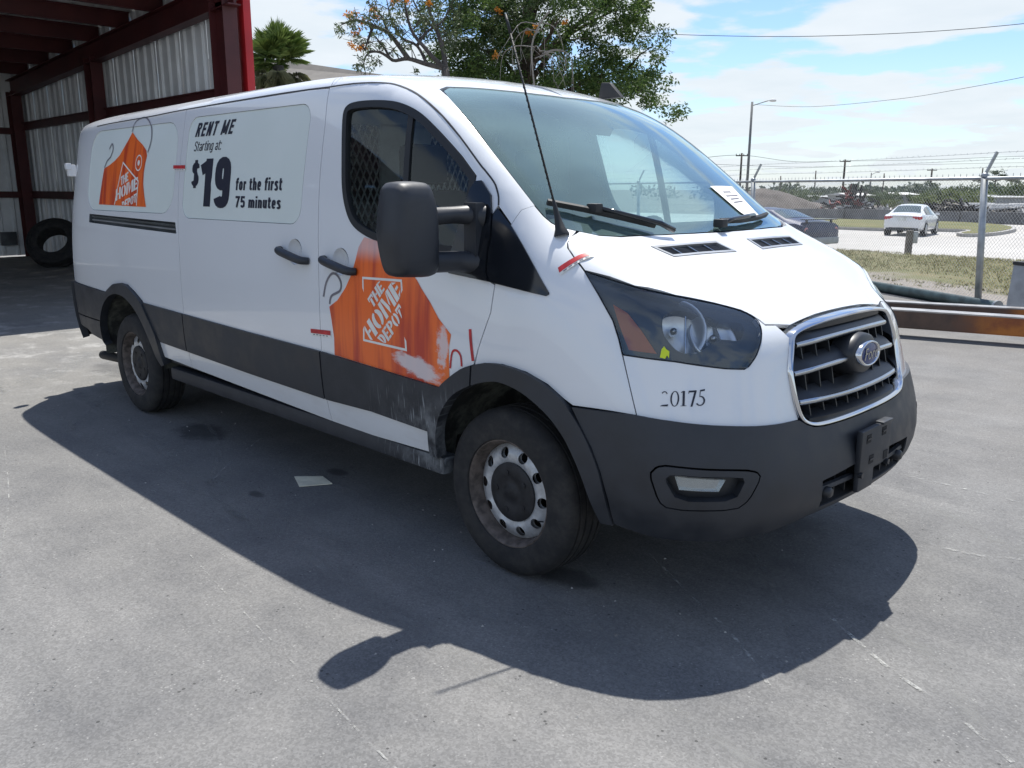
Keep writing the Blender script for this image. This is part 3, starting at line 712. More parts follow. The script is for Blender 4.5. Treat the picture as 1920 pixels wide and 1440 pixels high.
# bumper
BL = [(.548, -.96, .385), (.54, -.985, .49), (.515, -1.005, .59), (.475, -1.01, .672), (.42, -1.015, .75), (.382, -1.017, .806)] + D['front_clad'][1:6] + [(.975, -.478, .768)] + [tuple(gpt(-y, z)) for y, z in ((.446, .745), (.407, .731), (.344, .724), (.2, .721), (0, .721))]
BBOT = [(1.055, 0, .405), (1.05, -.2, .404), (1.01, -.42, .398), (.955, -.58, .375), (.86, -.78, .362), (.70, -.92, .362)]
bl2 = two(NOSE, BL); bb2 = two(NOSE, BBOT)
loop = bl2 + [(-a, z) for a, z in bl2[::-1][1:]] + [(-a, z) for a, z in bb2[::-1]] + bb2[1:]
rnd = lambda l: [tuple(np.array(a)*(1-t)+np.array(c)*t) for a, c in zip(l, l[1:]+l[:1]) for t in (.18, .32, .5, .68, .82)]
FOG = rnd(two(NOSE, D['fog_out'])); FOGI = rnd(two(NOSE, D['fog_in'])); FOGL = two(NOSE, D['fog'])
mir = lambda l: [(-a, z) for a, z in l][::-1]
INT = two(NOSE, [(1.05, -.40, .535), (1.045, -.375, .43), (1.06, -.2, .435), (1.065, 0, .437)]); INT2 = two(NOSE, [(1.075, 0, .553), (1.07, -.2, .55)])
INTL = INT + mir(INT)[1:] + mir(INT2)[:-1] + [INT2[0]] + INT2[1:]
INTL = [INT[0], INT[1], INT[2], INT[3]] + [(-INT[2][0], INT[2][1]), (-INT[1][0], INT[1][1]), (-INT[0][0], INT[0][1]), (-INT2[1][0], INT2[1][1]), INT2[0], INT2[1]]
bumper = panel('front_bumper', [loop, FOG, mir(FOG), INTL], NOSE, 'black_plastic', VAN, off=.014, flange=.05, grid=.05)
for sgn in (-1, 1):
    mm = (lambda l: l) if sgn < 0 else mir
    fs = panel('fog_lamp_surround', [inset(mm(FOG), .004) if area(mm(FOG)) > 0 else inset(mm(FOG)[::-1], .004), mm(FOGI)], NOSE, 'black_plastic', bumper, off=.017, flange=.03, grid=.05, shrink=0)
    panel('fog_lamp_recess', [mm(FOGI)], NOSE, 'grille_plastic', fs, off=-.022, flange=-.040, grid=.05, shrink=0)
    fl = panel('fog_lamp', [mm(FOGL)], NOSE, 'chrome_satin', fs, off=-.016, flange=.01, grid=.03, shrink=0)
    panel('fog_lens', [mm(FOGL)], NOSE, 'fog_glass', fs, off=.002, flange=.02, grid=.05, shrink=0)
panel('air_intake', [INTL], NOSE, 'dark_void', bumper, off=-.07, flange=-.08, grid=.1, shrink=0)
def along(y0, y1, z, off, n=14): return [gpt(y0+(y1-y0)*i/n, z)+Vector((off, 0, 0)) for i in range(n+1)]
b = MB(); b.tube(along(-.38, .38, .495, -.01), .014, 6); b.build('intake_bar', 'black_plastic', bumper)
b = MB()
for k in range(-4, 5):
    p = gpt(k*.085, .49); b.box(p+Vector((-.045, 0, 0)), (.05, .006, .13))
tag(b.build('intake_fin', 'grille_plastic', bumper), kind='stuff')
for y in (-.355, .30):
    p = gpt(y, .48); b = MB(); b.lathe([(0, .012), (.016, .012), (.022, .004), (.022, -.03)], Matrix.Translation(p+Vector((.015, 0, 0))) @ Matrix.Rotation(R(90), 4, 'Y'), 16); b.build('parking_sensor', 'grille_plastic', bumper, smooth=True)
xf = gpt(0, .6).x+.014
pm = MB(); pm.box((xf+.010, -.035, .600), (.024, .28, .165)); pm.box((xf+.007, -.095, .478), (.020, .14, .085)); pm.box((xf+.012, .05, .684), (.036, .10, .012))
pm = pm.build('plate_mount', 'black_plastic', bumper, bevel=.006)
b = MB()
for y, z in ((-.115, .645), (.03, .65), (-.075, .555), (.065, .545)): b.box((xf+.0215, y, z), (.004, .040, .034))
tag(b.build('slot_shade', 'dark_void', pm), kind='stuff')  # dark plates set on the mount; the holes' shade is their colour
b = MB()
for y, z in ((-.115, .645), (.03, .65), (-.075, .555)): b.bar((xf+.0245, y-.018, z), (xf+.0245, y+.018, z), .004, .006)
for y in (-.16, .09): b.lathe([(0, .008), (.012, .008), (.012, -.01)], Matrix.Translation((xf+.022, y, .508)) @ Matrix.Rotation(R(90), 4, 'Y'), 10)
tag(b.build('mount_clip', 'grille_plastic', pm), kind='stuff')
# grille
gl = cr(GOUT, 4, True); gl = resamp(gl, .02); gl = gl if area(gl) > 0 else gl[::-1]
def gsweep(sec):
    b = MB(); k = len(sec)
    rows = [inset(gl, e) for e, h in sec]
    for i, (y0, z0) in enumerate(gl):
        for (e, h), row in zip(sec, rows):
            y, z = row[i]; p = gpg(y0, z0); b.v.append((p.x+h, y, z))
    n = len(gl); b.f = [(i*k+j, ((i+1) % n)*k+j, ((i+1) % n)*k+j+1, i*k+j+1) for i in range(n) for j in range(k-1)]; b.mi = [0]*len(b.f); return b
grille = gsweep([(0, -.05), (-.001, .004), (.001, .012), (.006, .017), (.012, .016), (.017, .010), (.019, .0), (.020, -.08)]).build('grille_frame', 'chrome', VAN, angle=50)
gin = inset(gl, .018)
b = MB(); V2, F = fill([gin], .06); b.add([tuple(gpg(y, z)+Vector((-.078, 0, 0))) for y, z in V2], F); b.build('grille_back', 'dark_void', grille)
def gbar(z, w_, zc, chrome=True, hb=.046):
    ys = np.linspace(-w_, w_, 41); P = []
    for y in ys:
        e = max(0, (abs(y)-(w_-.07))/.07); zz = zc+(z-zc)*min(1, (abs(y)/w_)**2.0) - .006*e; P.append(gpg(y, zz)+Vector((.012-.022*e, 0, 0)))
    def strip(prof):
        b = MB(); k = len(prof)
        for p in P: b.v += [tuple(p+Vector(q)) for q in prof]
        n = len(P); b.f = [(i*k+j, (i+1)*k+j, (i+1)*k+j+1, i*k+j+1) for i in range(n-1) for j in range(k-1)] + [tuple(range(k)), tuple((n-1)*k+j for j in reversed(range(k)))]
        b.mi = [0]*len(b.f); return b
    bl = strip([(-.006, 0, -.013), (-.004, 0, .010), (-.022, 0, hb*.55), (-.060, 0, hb), (-.064, 0, hb-.008), (-.03, 0, -.015)]).build('grille_blade', 'grille_plastic', grille, angle=30)
    if chrome: strip([(-.004, 0, -.011), (.002, 0, -.009), (.006, 0, 0), (.003, 0, .008), (-.003, 0, .010)]).build('chrome_bar', 'chrome_satin', bl, angle=60)
for z, w_, zc in ((1.028, .405, 1.042), (.928, .442, .944), (.825, .436, .818)): gbar(z, w_, zc)
gbar(1.082, .36, 1.088, False, .02); gbar(.752, .39, .745, False, .03)
b = MB()
for k in range(-9, 10):
    y = k*.046*1.0
    for z0, z1 in ((.755, .815), (.85, .915), (.965, 1.02), (1.055, 1.085)):
        if abs(y) < .12 and z0 in (.85, .965): continue
        p0, p1 = gpg(y, z0), gpg(y, z1)
        if k % 2 == 0: b.bar(p0+Vector((-.04, 0, 0)), p1+Vector((-.04, 0, 0)), .006, .045, up=(1, 0, 0))
tag(b.build('grille_fin', 'grille_plastic', grille), kind='stuff')
def oval(a_, c_, prof, M, n=48):
    b = MB(); k = len(prof)
    for i in range(n):
        t = 2*math.pi*i/n
        for r_, h in prof: b.v.append(tuple(M @ Vector((a_*r_*math.cos(t), c_*r_*math.sin(t), h))))
    b.f = [(i*k+j, ((i+1) % n)*k+j, ((i+1) % n)*k+j+1, i*k+j+1) for i in range(n) for j in range(k-1)]; b.mi = [0]*len(b.f); return b
p = gpt(0, .95); EM = Matrix.Translation((p.x+.012, 0, .952)) @ Matrix.Rotation(R(-4), 4, 'Y') @ Matrix(((0, 0, 1, 0), (1, 0, 0, 0), (0, 1, 0, 0), (0, 0, 0, 1)))
boss = oval(.120, .082, [(1.05, -.07), (1.0, -.01), (.94, .014), (.85, .020), (0.01, .020)], EM).build('emblem_boss', 'grille_plastic', grille, smooth=True)
em = oval(.096, .050, [(1.0, .016), (1.0, .034), (.95, .041), (.86, .041), (.84, .036)], EM).build('emblem_ring', 'chrome', boss, smooth=True)
oval(.096, .050, [(.85, .036), (.5, .041), (.01, .042)], EM).build('emblem_face', 'emblem_blue', boss, smooth=True)
# flares
def flare(name, outer, inner, mat, off=.022):
    lp = outer + inner[::-1]
    return panel(name, [lp], SIDE, mat, VAN, off=off, flange=.055, grid=.05, shrink=.001, left=True)
fo, fi = FLARE_OUT, FLARE_IN
flare('wheel_arch_flare', cr(fo[:7]+[(-.137, .884)], 4), cr(fi[:5]+[(-.142, .800)], 4), 'scuffed_plastic')
flare('wheel_arch_flare', cr([(-.129, .886)]+fo[7:], 4), cr([(-.134, .802)]+fi[6:], 4), 'black_plastic')
rin = [(-3.75+.502*math.cos(R(a)), .356+.502*math.sin(R(a))) for a in range(-2, 183, 8)]
rin = [(x if x > -3.75 else x-.03*0, z) for x, z in rin]
rout = [(-3.168, .44)] + RO[::-1] + [(-4.0, .842), (-4.10, .762), (-4.17, .655), (-4.215, .53), (-4.225, .46)]
rin = [(-3.22, .425)] + [p_ for p_ in rin if p_[1] > .46] + [(-4.20, .44)]
flare('wheel_arch_flare', cr(rout, 3), cr(rin, 3), 'black_plastic', .024)
# lower cladding
def clad(name, pts, mat): return panel(name, [pts], SIDE, mat, VAN, off=.013, flange=.03, grid=.07, left=True)
clad('door_cladding', [(-1.2375, .546), (-.848, .556), (-.436, .541)] + FO[2:5] + [(-.341, .760), (-1.2375, .795)], 'scuffed_plastic')
clad('door_cladding', [(-2.7655, .583), (-2.0, .561), (-1.2445, .546), (-1.2445, .795), (-2.0, .807), (-2.762, .824)], 'black_plastic')
clad('side_cladding', [(-2.7715, .583), (-2.768, .824), (-3.37, .838), (-3.295, .758), (-3.20, .645), (-3.15, .594)], 'black_plastic')
for s in (-1, 1): b = MB(); b.box((-1.76, s*.945, .384), (2.76, .09, .084)); b.build('rocker_sill', 'scuffed_plastic', VAN, bevel=.02)
b = MB(); b.box((-2.0, 0, .40), (5.2, 1.66, .16)); b.box((-4.5, 0, .47), (.5, 1.7, .14)); b.box((.66, 0, .46), (.40, 1.3, .16)); b.build('underbody', 'dark_void', VAN)  # plain dark boxes added beneath the body to block light
# window trim, glass, sail plate
panel('window_surround', [WIN, inset(WIN, -.0) if False else (inset(WIN, .030) if area(WIN) > 0 else inset(WIN[::-1], .030))], SIDE, 'rubber_black', door, off=.004, flange=.03, grid=.08, shrink=0, step=.03, left=True)
wi = inset(WIN, .026) if area(WIN) > 0 else inset(WIN[::-1], .026)
panel('door_glass', [wi], SIDE, 'side_glass', door, off=-.012, flange=0, grid=.08, shrink=0, left=True)
panel('window_divider', [[(-.70, 1.90), (-.668, 1.90), (-.585, 1.33), (-.620, 1.335)]], SIDE, 'rubber_black', door, off=-.004, flange=.02, grid=.1, shrink=0, left=True)
SAIL = [(-.30, 1.240), (-.083, 1.222), (-.102, 1.26), (-.110, 1.345), (-.107, 1.397), (-.121, 1.482), (-.148, 1.555), (-.205, 1.608), (-.235, 1.606), (-.252, 1.575), (-.275, 1.45), (-.30, 1.335), (-.315, 1.316), (-.42, 1.322), (-.30, 1.240)][:-1]
panel('mirror_sail', [SAIL], SIDE, 'gloss_black', door, off=.012, flange=.03, grid=.07, shrink=0, left=True)
TRI = [(-.098, 1.260), (-.078, 1.225), (-.045, 1.217), (.222, 1.192), (.234, 1.199), (.232, 1.206), (.142, 1.294), (-.02, 1.440), (-.101, 1.503), (-.116, 1.482), (-.102, 1.397), (-.105, 1.345)]
panel('pillar_trim', [TRI], SIDE, 'gloss_black', VAN, off=.006, flange=.02, grid=.06, shrink=0, left=True)
# handles
for (hx, hz), tilt, par in ((HF, -.02, door), (HR, -.02, slide)):
    y0 = SIDE.cast(hx, hz)[0].y
    b = MB(); b.lathe([(.064, 0), (.055, -.012), (.04, -.022), (.001, -.027)], Matrix.Translation((hx, y0, hz)) @ Matrix.Rotation(R(90), 4, 'X'), 28); b.build('handle_recess', 'white_paint', par, smooth=True)
    b = MB(); pts = cr([(hx-.125, y0-.006, hz+.006), (hx-.105, y0-.032, hz+.002), (hx, y0-.040, hz-.016), (hx+.10, y0-.036, hz-.034), (hx+.126, y0-.004, hz-.038)], 5)
    b.tube(pts, [.018+.003*math.sin(math.pi*i/(len(pts)-1)) for i in range(len(pts))], 10, flat=1.0); b.build('door_handle', 'black_plastic', par, smooth=True)
# side mirrors
MO = [(-1.385, 1.565), (-1.37, 1.59), (-1.335, 1.604), (-1.22, 1.604), (-1.19, 1.59), (-1.165, 1.535), (-1.15, 1.47), (-1.150, 1.30), (-1.16, 1.262), (-1.195, 1.245), (-1.32, 1.250), (-1.36, 1.258), (-1.385, 1.29), (-1.41, 1.40), (-1.405, 1.47)]
def mirror(s):
    lay = [(-.290, .94), (-.280, .985), (-.24, 1.0), (-.205, .985), (-.180, .94), (-.166, .84), (-.158, .62)]
    cy, cz = -1.275, 1.425; b = MB(); mo = cr([(-1.272+(y+1.28)*.86, z) for y, z in MO], 3, True); n = len(mo)
    for x, k in lay: b.v += [(x, s*-1*(cy+(y-cy)*k), cz+(z-cz)*k) for y, z in mo]
    b.f = [(i*n+j, i*n+(j+1) % n, (i+1)*n+(j+1) % n, (i+1)*n+j) for i in range(len(lay)-1) for j in range(n)] + [tuple(range(n)), tuple((len(lay)-1)*n+j for j in range(n))]
    if s > 0: b.f = [tuple(reversed(f)) for f in b.f]
    b.mi = [0]*len(b.f); h = b.build('side_mirror', 'black_plastic', VAN, angle=50)
    Y = lambda y: -s*y
    b = MB()
    b.tube([(-.225, Y(-1.17), 1.475), (-.22, Y(-1.05), 1.478), (-.20, Y(-.985), 1.478), (-.17, Y(-.94), 1.47)], [.034, .034, .040, .05], 12, flat=1.0)
    b.tube([(-.225, Y(-1.17), 1.300), (-.22, Y(-1.05), 1.296), (-.20, Y(-.995), 1.290), (-.17, Y(-.96), 1.29)], [.042, .042, .046, .05], 12)
    b.box((-.185, Y(-.975), 1.385), (.07, .05, .28)); b.build('mirror_arm', 'black_plastic', h, angle=50)
    b = MB(); q = inset(mo, .03) if area(mo) > 0 else inset(mo[::-1], .03); b.add([(-.2915, Y(y), z) for y, z in q], [tuple(range(len(q)))]); b.build('mirror_glass', 'chrome', h)
    b = MB()
    if 0: b.tube(cr([(-.146, Y(-1.395), 1.42), (-.142, Y(-1.36), 1.45), (-.134, Y(-1.345), 1.42), (-.136, Y(-1.345), 1.31), (-.146, Y(-1.375), 1.285)], 4), .0025, 5)
mirror(-1)
# wipers
def onw(y, x, z, off):
    p, n = WIND.cast(*WIND.to2((x, y, z))); return p+n*off
def wiper(pts_blade, pts_arm, knob):
    b = MB(); P = [onw(*q) for q in pts_blade]
    for a, c in zip(P, P[1:]): b.bar(a, c, .014, .022, up=(.6, 0, .8))
    wp = b.build('wiper', 'rubber_black', VAN)
    b = MB(); P = [onw(*q) for q in pts_arm]; b.tube(P, [.008, .009, .011, .012][:len(P)], 8); b.build('wiper_arm', 'gloss_black', wp, smooth=True)
    b = MB(); b.box(onw(*knob), (.05, .045, .035)); b.build('wiper_knob', 'rubber_black', wp, bevel=.006)
wiper([(-.822, .058, 1.512, .020), (-.70, .125, 1.470, .022), (-.55, .205, 1.435, .024), (-.42, .275, 1.410, .024)], [(-.660, .150, 1.474, .040), (-.55, .225, 1.445, .045), (-.42, .300, 1.412, .045), (-.36, .335, 1.398, .03)], (-.660, .150, 1.474, .034))
wiper([(.06, .285, 1.425, .02), (.25, .275, 1.418, .02), (.45, .245, 1.418, .02), (.60, .20, 1.42, .02)], [(.02, .315, 1.41, .03), (.15, .29, 1.42, .035), (.30, .27, 1.425, .035), (.40, .25, 1.43, .03)], (.02, .31, 1.41, .03))
# antenna
b = MB(); b.lathe([(.030, 0), (.030, .008), (.020, .03), (.012, .075), (.008, .12), (.0055, .14)], Matrix.Translation((.185, -.868, 1.405)) @ Vector((-.34, 0, 1)).to_track_quat('Z', 'Y').to_matrix().to_4x4(), 20)
A0 = Vector((.140, -.868, 1.535)); A1 = Vector((-.10, -.885, 2.22)); b.tube([A0, A1], [.0042, .0036], 8)
ax = (A1-A0).normalized(); e1 = ax.orthogonal().normalized(); e2 = ax.cross(e1)
b.tube([A0+(A1-A0)*(i/240)+(e1*math.cos(i*.75)+e2*math.sin(i*.75))*.0046 for i in range(241)], .0014, 4)
b.tube([A0+(A1-A0)*.90, A1], [.006, .005], 8); b.build('antenna', 'rubber_black', VAN, smooth=True)
b = MB(); b.prism([(-.08, 0), (.09, 0), (.0, .085), (-.06, .09)], .035, Matrix.Translation((-.86, .74, 2.085)) @ Matrix.Rotation(R(90), 4, 'X')); b.build('shark_fin', 'rubber_black', VAN, bevel=.006)
b = MB(); b.tube([(-4.98, -.76, .222), (-4.6, -.74, .235), (-4.2, -.62, .26)], .036, 14, cap=False); b.tube([(-4.975, -.76, .222), (-4.6, -.74, .235)], .031, 14, cap=True); b.build('exhaust_pipe', 'rubber_black', VAN, smooth=True)
# liners
for X in (0, -3.75):
    for s in (-1, 1):
        b = MB(); r_ = .485 if X == 0 else .515; y1, y2 = s*.985, s*.55
        arc = [(X+r_*math.cos(R(a)), .36+r_*math.sin(R(a))) for a in range(4, 181, 8)]
        for y in (y1, y2): b.v += [(x, y, z) for x, z in arc]
        n = len(arc); b.f = [(i, i+1, n+i+1, n+i) for i in range(n-1)] + [tuple(range(n, 2*n))]; b.mi = [0]*len(b.f)
        b.build('wheel_liner', 'dusty_liner', VAN, smooth=True)
# wheels
def wheel_parts():
    root = MB()
    prof = [(.222, -.095), (.232, -.116), (.262, -.121), (.305, -.117), (.332, -.108), (.348, -.093), (.3545, -.075)]
    g = []
    for x0 in (-.060, -.022, .022, .060): g += [(.356, x0-.006), (.348, x0-.0045), (.348, x0+.0045), (.356, x0+.006)]
    prof = prof+g+[(r_, -h) for r_, h in prof[::-1]]
    root.lathe(prof, None, 72); tm = root.mesh('tyre', 'tyre_rubber', angle=30)
    rm = MB(); rm.lathe([(.221, -.096), (.231, -.101), (.231, -.108), (.224, -.110), (.217, -.103), (.211, -.085), (.204, -.045), (.196, .02), (.200, .09)], None, 64)
    rim = rm.mesh('rim', 'rust_rim', angle=40)
    ring = circ((0, 0), .203, 64); hub = circ((0, 0), .125, 48)
    hs = [circ((.167*math.cos(2*math.pi*(k+.5)/10), .167*math.sin(2*math.pi*(k+.5)/10)), .0225, 16) for k in range(10)]
    V2, F = fill([ring, hub]+hs, .03)
    def hh(x, y): r_ = math.hypot(x, y); return np.interp(r_, [.125, .138, .158, .184, .197, .203], [-.070, -.079, -.078, -.066, -.055, -.050])
    dm = MB(); dm.add([(x, y, hh(x, y)) for x, y in V2], [tuple(reversed(f)) for f in F])
    e = len(V2); dm.add([(x, y, hh(x, y)+.02) for x, y in V2], F)
    disc = dm.mesh('wheel_disc', 'steel_wheel', True)
    hb = MB(); hb.lathe([(.126, -.066), (.125, -.078), (.114, -.083), (.07, -.082), (.062, -.079), (.035, -.080), (.028, -.086), (.001, -.087)], None, 40)
    for k in range(5): a = 2*math.pi*k/5+.3; hb.lathe([(.012, -.075), (.012, -.086), (.001, -.087)], Matrix.Translation((.085*math.cos(a), .085*math.sin(a), 0)), 8)
    cap = hb.mesh('hub_cap', 'hub_black', angle=40)
    dk = MB(); dk.lathe([(.19, .03), (.05, .02)], None, 24); dark = dk.mesh('brake_disc', 'dark_void', True)
    vm = MB(); vm.tube([(.19, .02, -.07), (.175, .02, -.092)], .003, 6); valve = vm.mesh('tyre_valve', 'rubber_black')
    return [('wheel_rim', rim), ('wheel_disc', disc), ('hub_cap', cap), ('brake_disc', dark), ('tyre_valve', valve)], tm
subs, tyre_me = wheel_parts()
for X, rot in ((0, 20), (-3.75, 75)):
    for s in (-1, 1):
        t = link('wheel', tyre_me, VAN)
        t.matrix_local = Matrix.Translation((X, s*.868, .355)) @ (Matrix.Rotation(R(-90), 4, 'X') if s < 0 else Matrix.Rotation(R(90), 4, 'X')) @ Matrix.Rotation(R(rot), 4, 'Z')
        for nm, me_ in subs: link(nm, me_, t)
# cabin
b = MB(); b.box((-.98, 0, .62), (.80, 1.85, .08)); b.box((-.25, 0, .66), (.80, 1.0, .08)); b.box((.20, 0, 1.12), (.06, 1.5, .34)); b.build('cabin_floor', 'cabin_grey', VAN)
b = MB(); P = [(.24, 1.31), (.05, 1.325), (-.10, 1.335), (-.24, 1.315), (-.33, 1.25), (-.30, 1.05), (-.10, .95), (.24, .95)]
b.prism(P, 1.66, Matrix.Translation((0, .83, 0)) @ Matrix.Rotation(R(90), 4, 'X')); ds = b.build('dashboard', 'cabin_grey', VAN, bevel=.02)
b = MB(); b.prism([(-.12, 1.335), (-.16, 1.385), (-.26, 1.375), (-.33, 1.31)], .42, Matrix.Translation((0, .63, 0)) @ Matrix.Rotation(R(90), 4, 'X')); b.build('instrument_hood', 'cabin_grey', ds, bevel=.02)
b = MB(); b.box((-.02, -.05, 1.337), (.16, .5, .012)); b.build('dash_tray', 'dark_void', ds)
T = Matrix.Translation((-.42, .42, 1.27)) @ Matrix.Rotation(R(-58), 4, 'Y'); b = MB(); b.tube([T @ Vector((.19*math.cos(a), .19*math.sin(a), 0)) for a in np.linspace(0, 2*math.pi, 37)], .015, 8)
for a in (0, 2.1, 4.2): b.bar(T @ Vector((0, 0, .02)), T @ Vector((.18*math.cos(a), .18*math.sin(a), 0)), .03, .012)
b.build('steering_wheel', 'rubber_black', VAN)
for y in (.42, -.42):
    b = MB(); b.box((-.86, y, .92), (.50, .50, .16)); st_ = b.build('seat', 'seat_cloth', VAN, bevel=.05)
    b = MB(); b.prism([(-1.06, .95), (-.96, .95), (-1.10, 1.58), (-1.20, 1.56)], .48, Matrix.Translation((0, y+.24, 0)) @ Matrix.Rotation(R(90), 4, 'X')); b.build('backrest', 'seat_cloth', st_, bevel=.04)
    b = MB(); b.box((-1.165, y, 1.70), (.10, .27, .20)); b.build('headrest', 'seat_cloth', st_, bevel=.04)
# bulkhead with expanded metal
def bz_(z): return -1.33
b = MB(); X0 = -1.33
b.box((X0, 0, .95), (.02, 1.80, .72)); b.box((X0, 0, 1.96), (.02, 1.66, .14))
for y0, y1 in ((-.90, -.80), (-.575, -.24), (.30, .60), (.80, .90)): b.box((X0, (y0+y1)/2, 1.60), (.02, y1-y0, .60))
bk = b.build('bulkhead', 'cabin_pale', VAN)
b = MB(); pw, ph = .040, .085
for y0, y1 in ((-.80, -.575), (-.24, .30), (.60, .80)):
    for s in (1, -1):
        k0 = int((y1-y0+.6*pw/ph*1)/pw)+16
        for k in range(-16, k0):
            ya = y0+k*pw; yb = ya+s*.58/ph*pw
            a0, a1 = Vector((X0+.004*s, ya, 1.31)), Vector((X0+.004*s, yb, 1.89)); t0, t1 = 0., 1.
            dy = a1.y-a0.y
            for lim, sg in ((y0, 1), (y1, -1)):
                f0, f1 = sg*(a0.y-lim), sg*(a1.y-lim)
                if f0 < 0 and f1 < 0: t0 = 2
                elif f0 < 0: t0 = max(t0, f0/(f0-f1))
                elif f1 < 0: t1 = min(t1, f0/(f0-f1))
            if t0 < t1: b.bar(a0.lerp(a1, t0), a0.lerp(a1, t1), .0085, .002, up=(1, 0, 0))
mm_ = b.build('wire_screen', 'mesh_metal', bk); tag(mm_, kind='stuff')
b = MB(); b.box((-3.2, 0, .55), (3.6, 1.7, .04)); b.build('cargo_floor', 'cabin_grey', VAN)
b = MB(); b.bar((-.62, .10, 1.985), (-.60, .10, 1.93), .03, .03); b.box((-.59, .10, 1.90), (.03, .22, .065)); b.build('rear_view_mirror', 'rubber_black', VAN, bevel=.008)
for s in (-1, 1):
    b = MB(); b.box((-.80, s*.40, 1.965), (.20, .40, .02)); b.build('sun_visor', 'cabin_pale', VAN, bevel=.006)
hlr = two(ROOFP, [(-1.32, -.80, 2.06), (-.92, -.80, 2.03), (-.78, -.70, 2.03), (-.70, -.4, 2.05), (-.66, 0, 2.06), (-1.32, 0, 2.12)])
panel('headliner', [hlr], ROOFP, 'headliner', VAN, off=-.055, flange=0, grid=.2, shrink=0, both=True)  # pale ceiling panel, added to bounce light around the cab
# inner shell that closes the seams
ms = master_mesh(3); keep = []
hl2 = two(NOSE, HL3); wp2 = inset(W2, -.01) ; wn2 = WIN
for q in ms.polygons:
    c = q.center; ay = abs(c.y); ok = True
    cc = np.array([[c.x, c.z]])
    if ay > .75 and inpoly(cc, wn2)[0]: ok = False
    if c.z > 1.38 and c.x > -1.0 and inpoly(np.array([WIND.to2(c)]), W2)[0] and ay < .84: ok = False
    for X in (0, -3.75):
        if math.hypot(c.x-X, c.z-.356) < .54 and ay > .5: ok = False
    if c.x > .80 and ay < .56 and c.z < 1.12: ok = False
    if c.x > .3 and inpoly(np.array([NOSE.to2((c.x, -ay, c.z))]), hl2)[0]: ok = False
    if c.z < .44 or (c.x > .6 and c.z < .68): ok = False
    if c.x > .25 and c.z > 1.15 and ay < .7: ok = c.x > .55
    if (-4.42 < c.x < -2.7) and 1.28 < c.z < 1.42: pass
    if ok: keep.append(q.index)
v = [tuple(Vector(p.co)-Vector(p.normal)*.036*_sg) for p in ms.vertices]; me = bpy.data.meshes.new('inner_shell')
me.from_pydata(v, [], [tuple(ms.polygons[i].vertices) for i in keep]); me.materials.append(MATS['cabin_grey']); link('inner_shell', me, VAN)
bpy.data.meshes.remove(ms)

# ---------------------------------------------------------------- lettering and prints on the van
def text_polys(s, bold=.0, shear=0, align=False):
    cu = bpy.data.curves.new('t', 'FONT'); cu.body = s; cu.size = 1; cu.offset = bold; cu.shear = shear; cu.resolution_u = 3; cu.fill_mode = 'NONE'
    o = bpy.data.objects.new('t', cu); COL.objects.link(o); dg = bpy.context.evaluated_depsgraph_get(); dg.update()
    me = bpy.data.meshes.new_from_object(o.evaluated_get(dg)); bpy.data.objects.remove(o)
    # chain edges into loops
    nx = {}
    for e in me.edges: a, b_ = e.vertices; nx.setdefault(a, []).append(b_); nx.setdefault(b_, []).append(a)
    seen = set(); loops = []
    for st in nx:
        if st in seen: continue
        lp = [st]; seen.add(st); cur = st
        while True:
            c = [q for q in nx[cur] if q not in seen]
            if not c: break
            cur = c[0]; seen.add(cur); lp.append(cur)
        if len(lp) > 2: loops.append([tuple(me.vertices[i].co[:2]) for i in lp])
    bpy.data.meshes.remove(me); return loops
def place(name, loops, fn, P, mat, parent, off=.0015, evenodd=True, grid=.05):
    lp = [[fn(a, b_) for a, b_ in l] for l in loops]
    V2, F = fill(lp if evenodd else None, grid, None if evenodd else lp)
    return link(name, panel_mesh(name, V2, F, None, P, mat, off, 0), parent)
def fit(loops, x0, x1, z0, z1, shear=0):
    q = np.array([p for l in loops for p in l]); a0, b0 = q.min(0); a1, b1 = q.max(0)
    return lambda a, b_: (x0+(a-a0)/(a1-a0)*(x1-x0)+shear*(b_-b0)/(b1-b0), z0+(b_-b0)/(b1-b0)*(z1-z0))
RO_ = -.0015
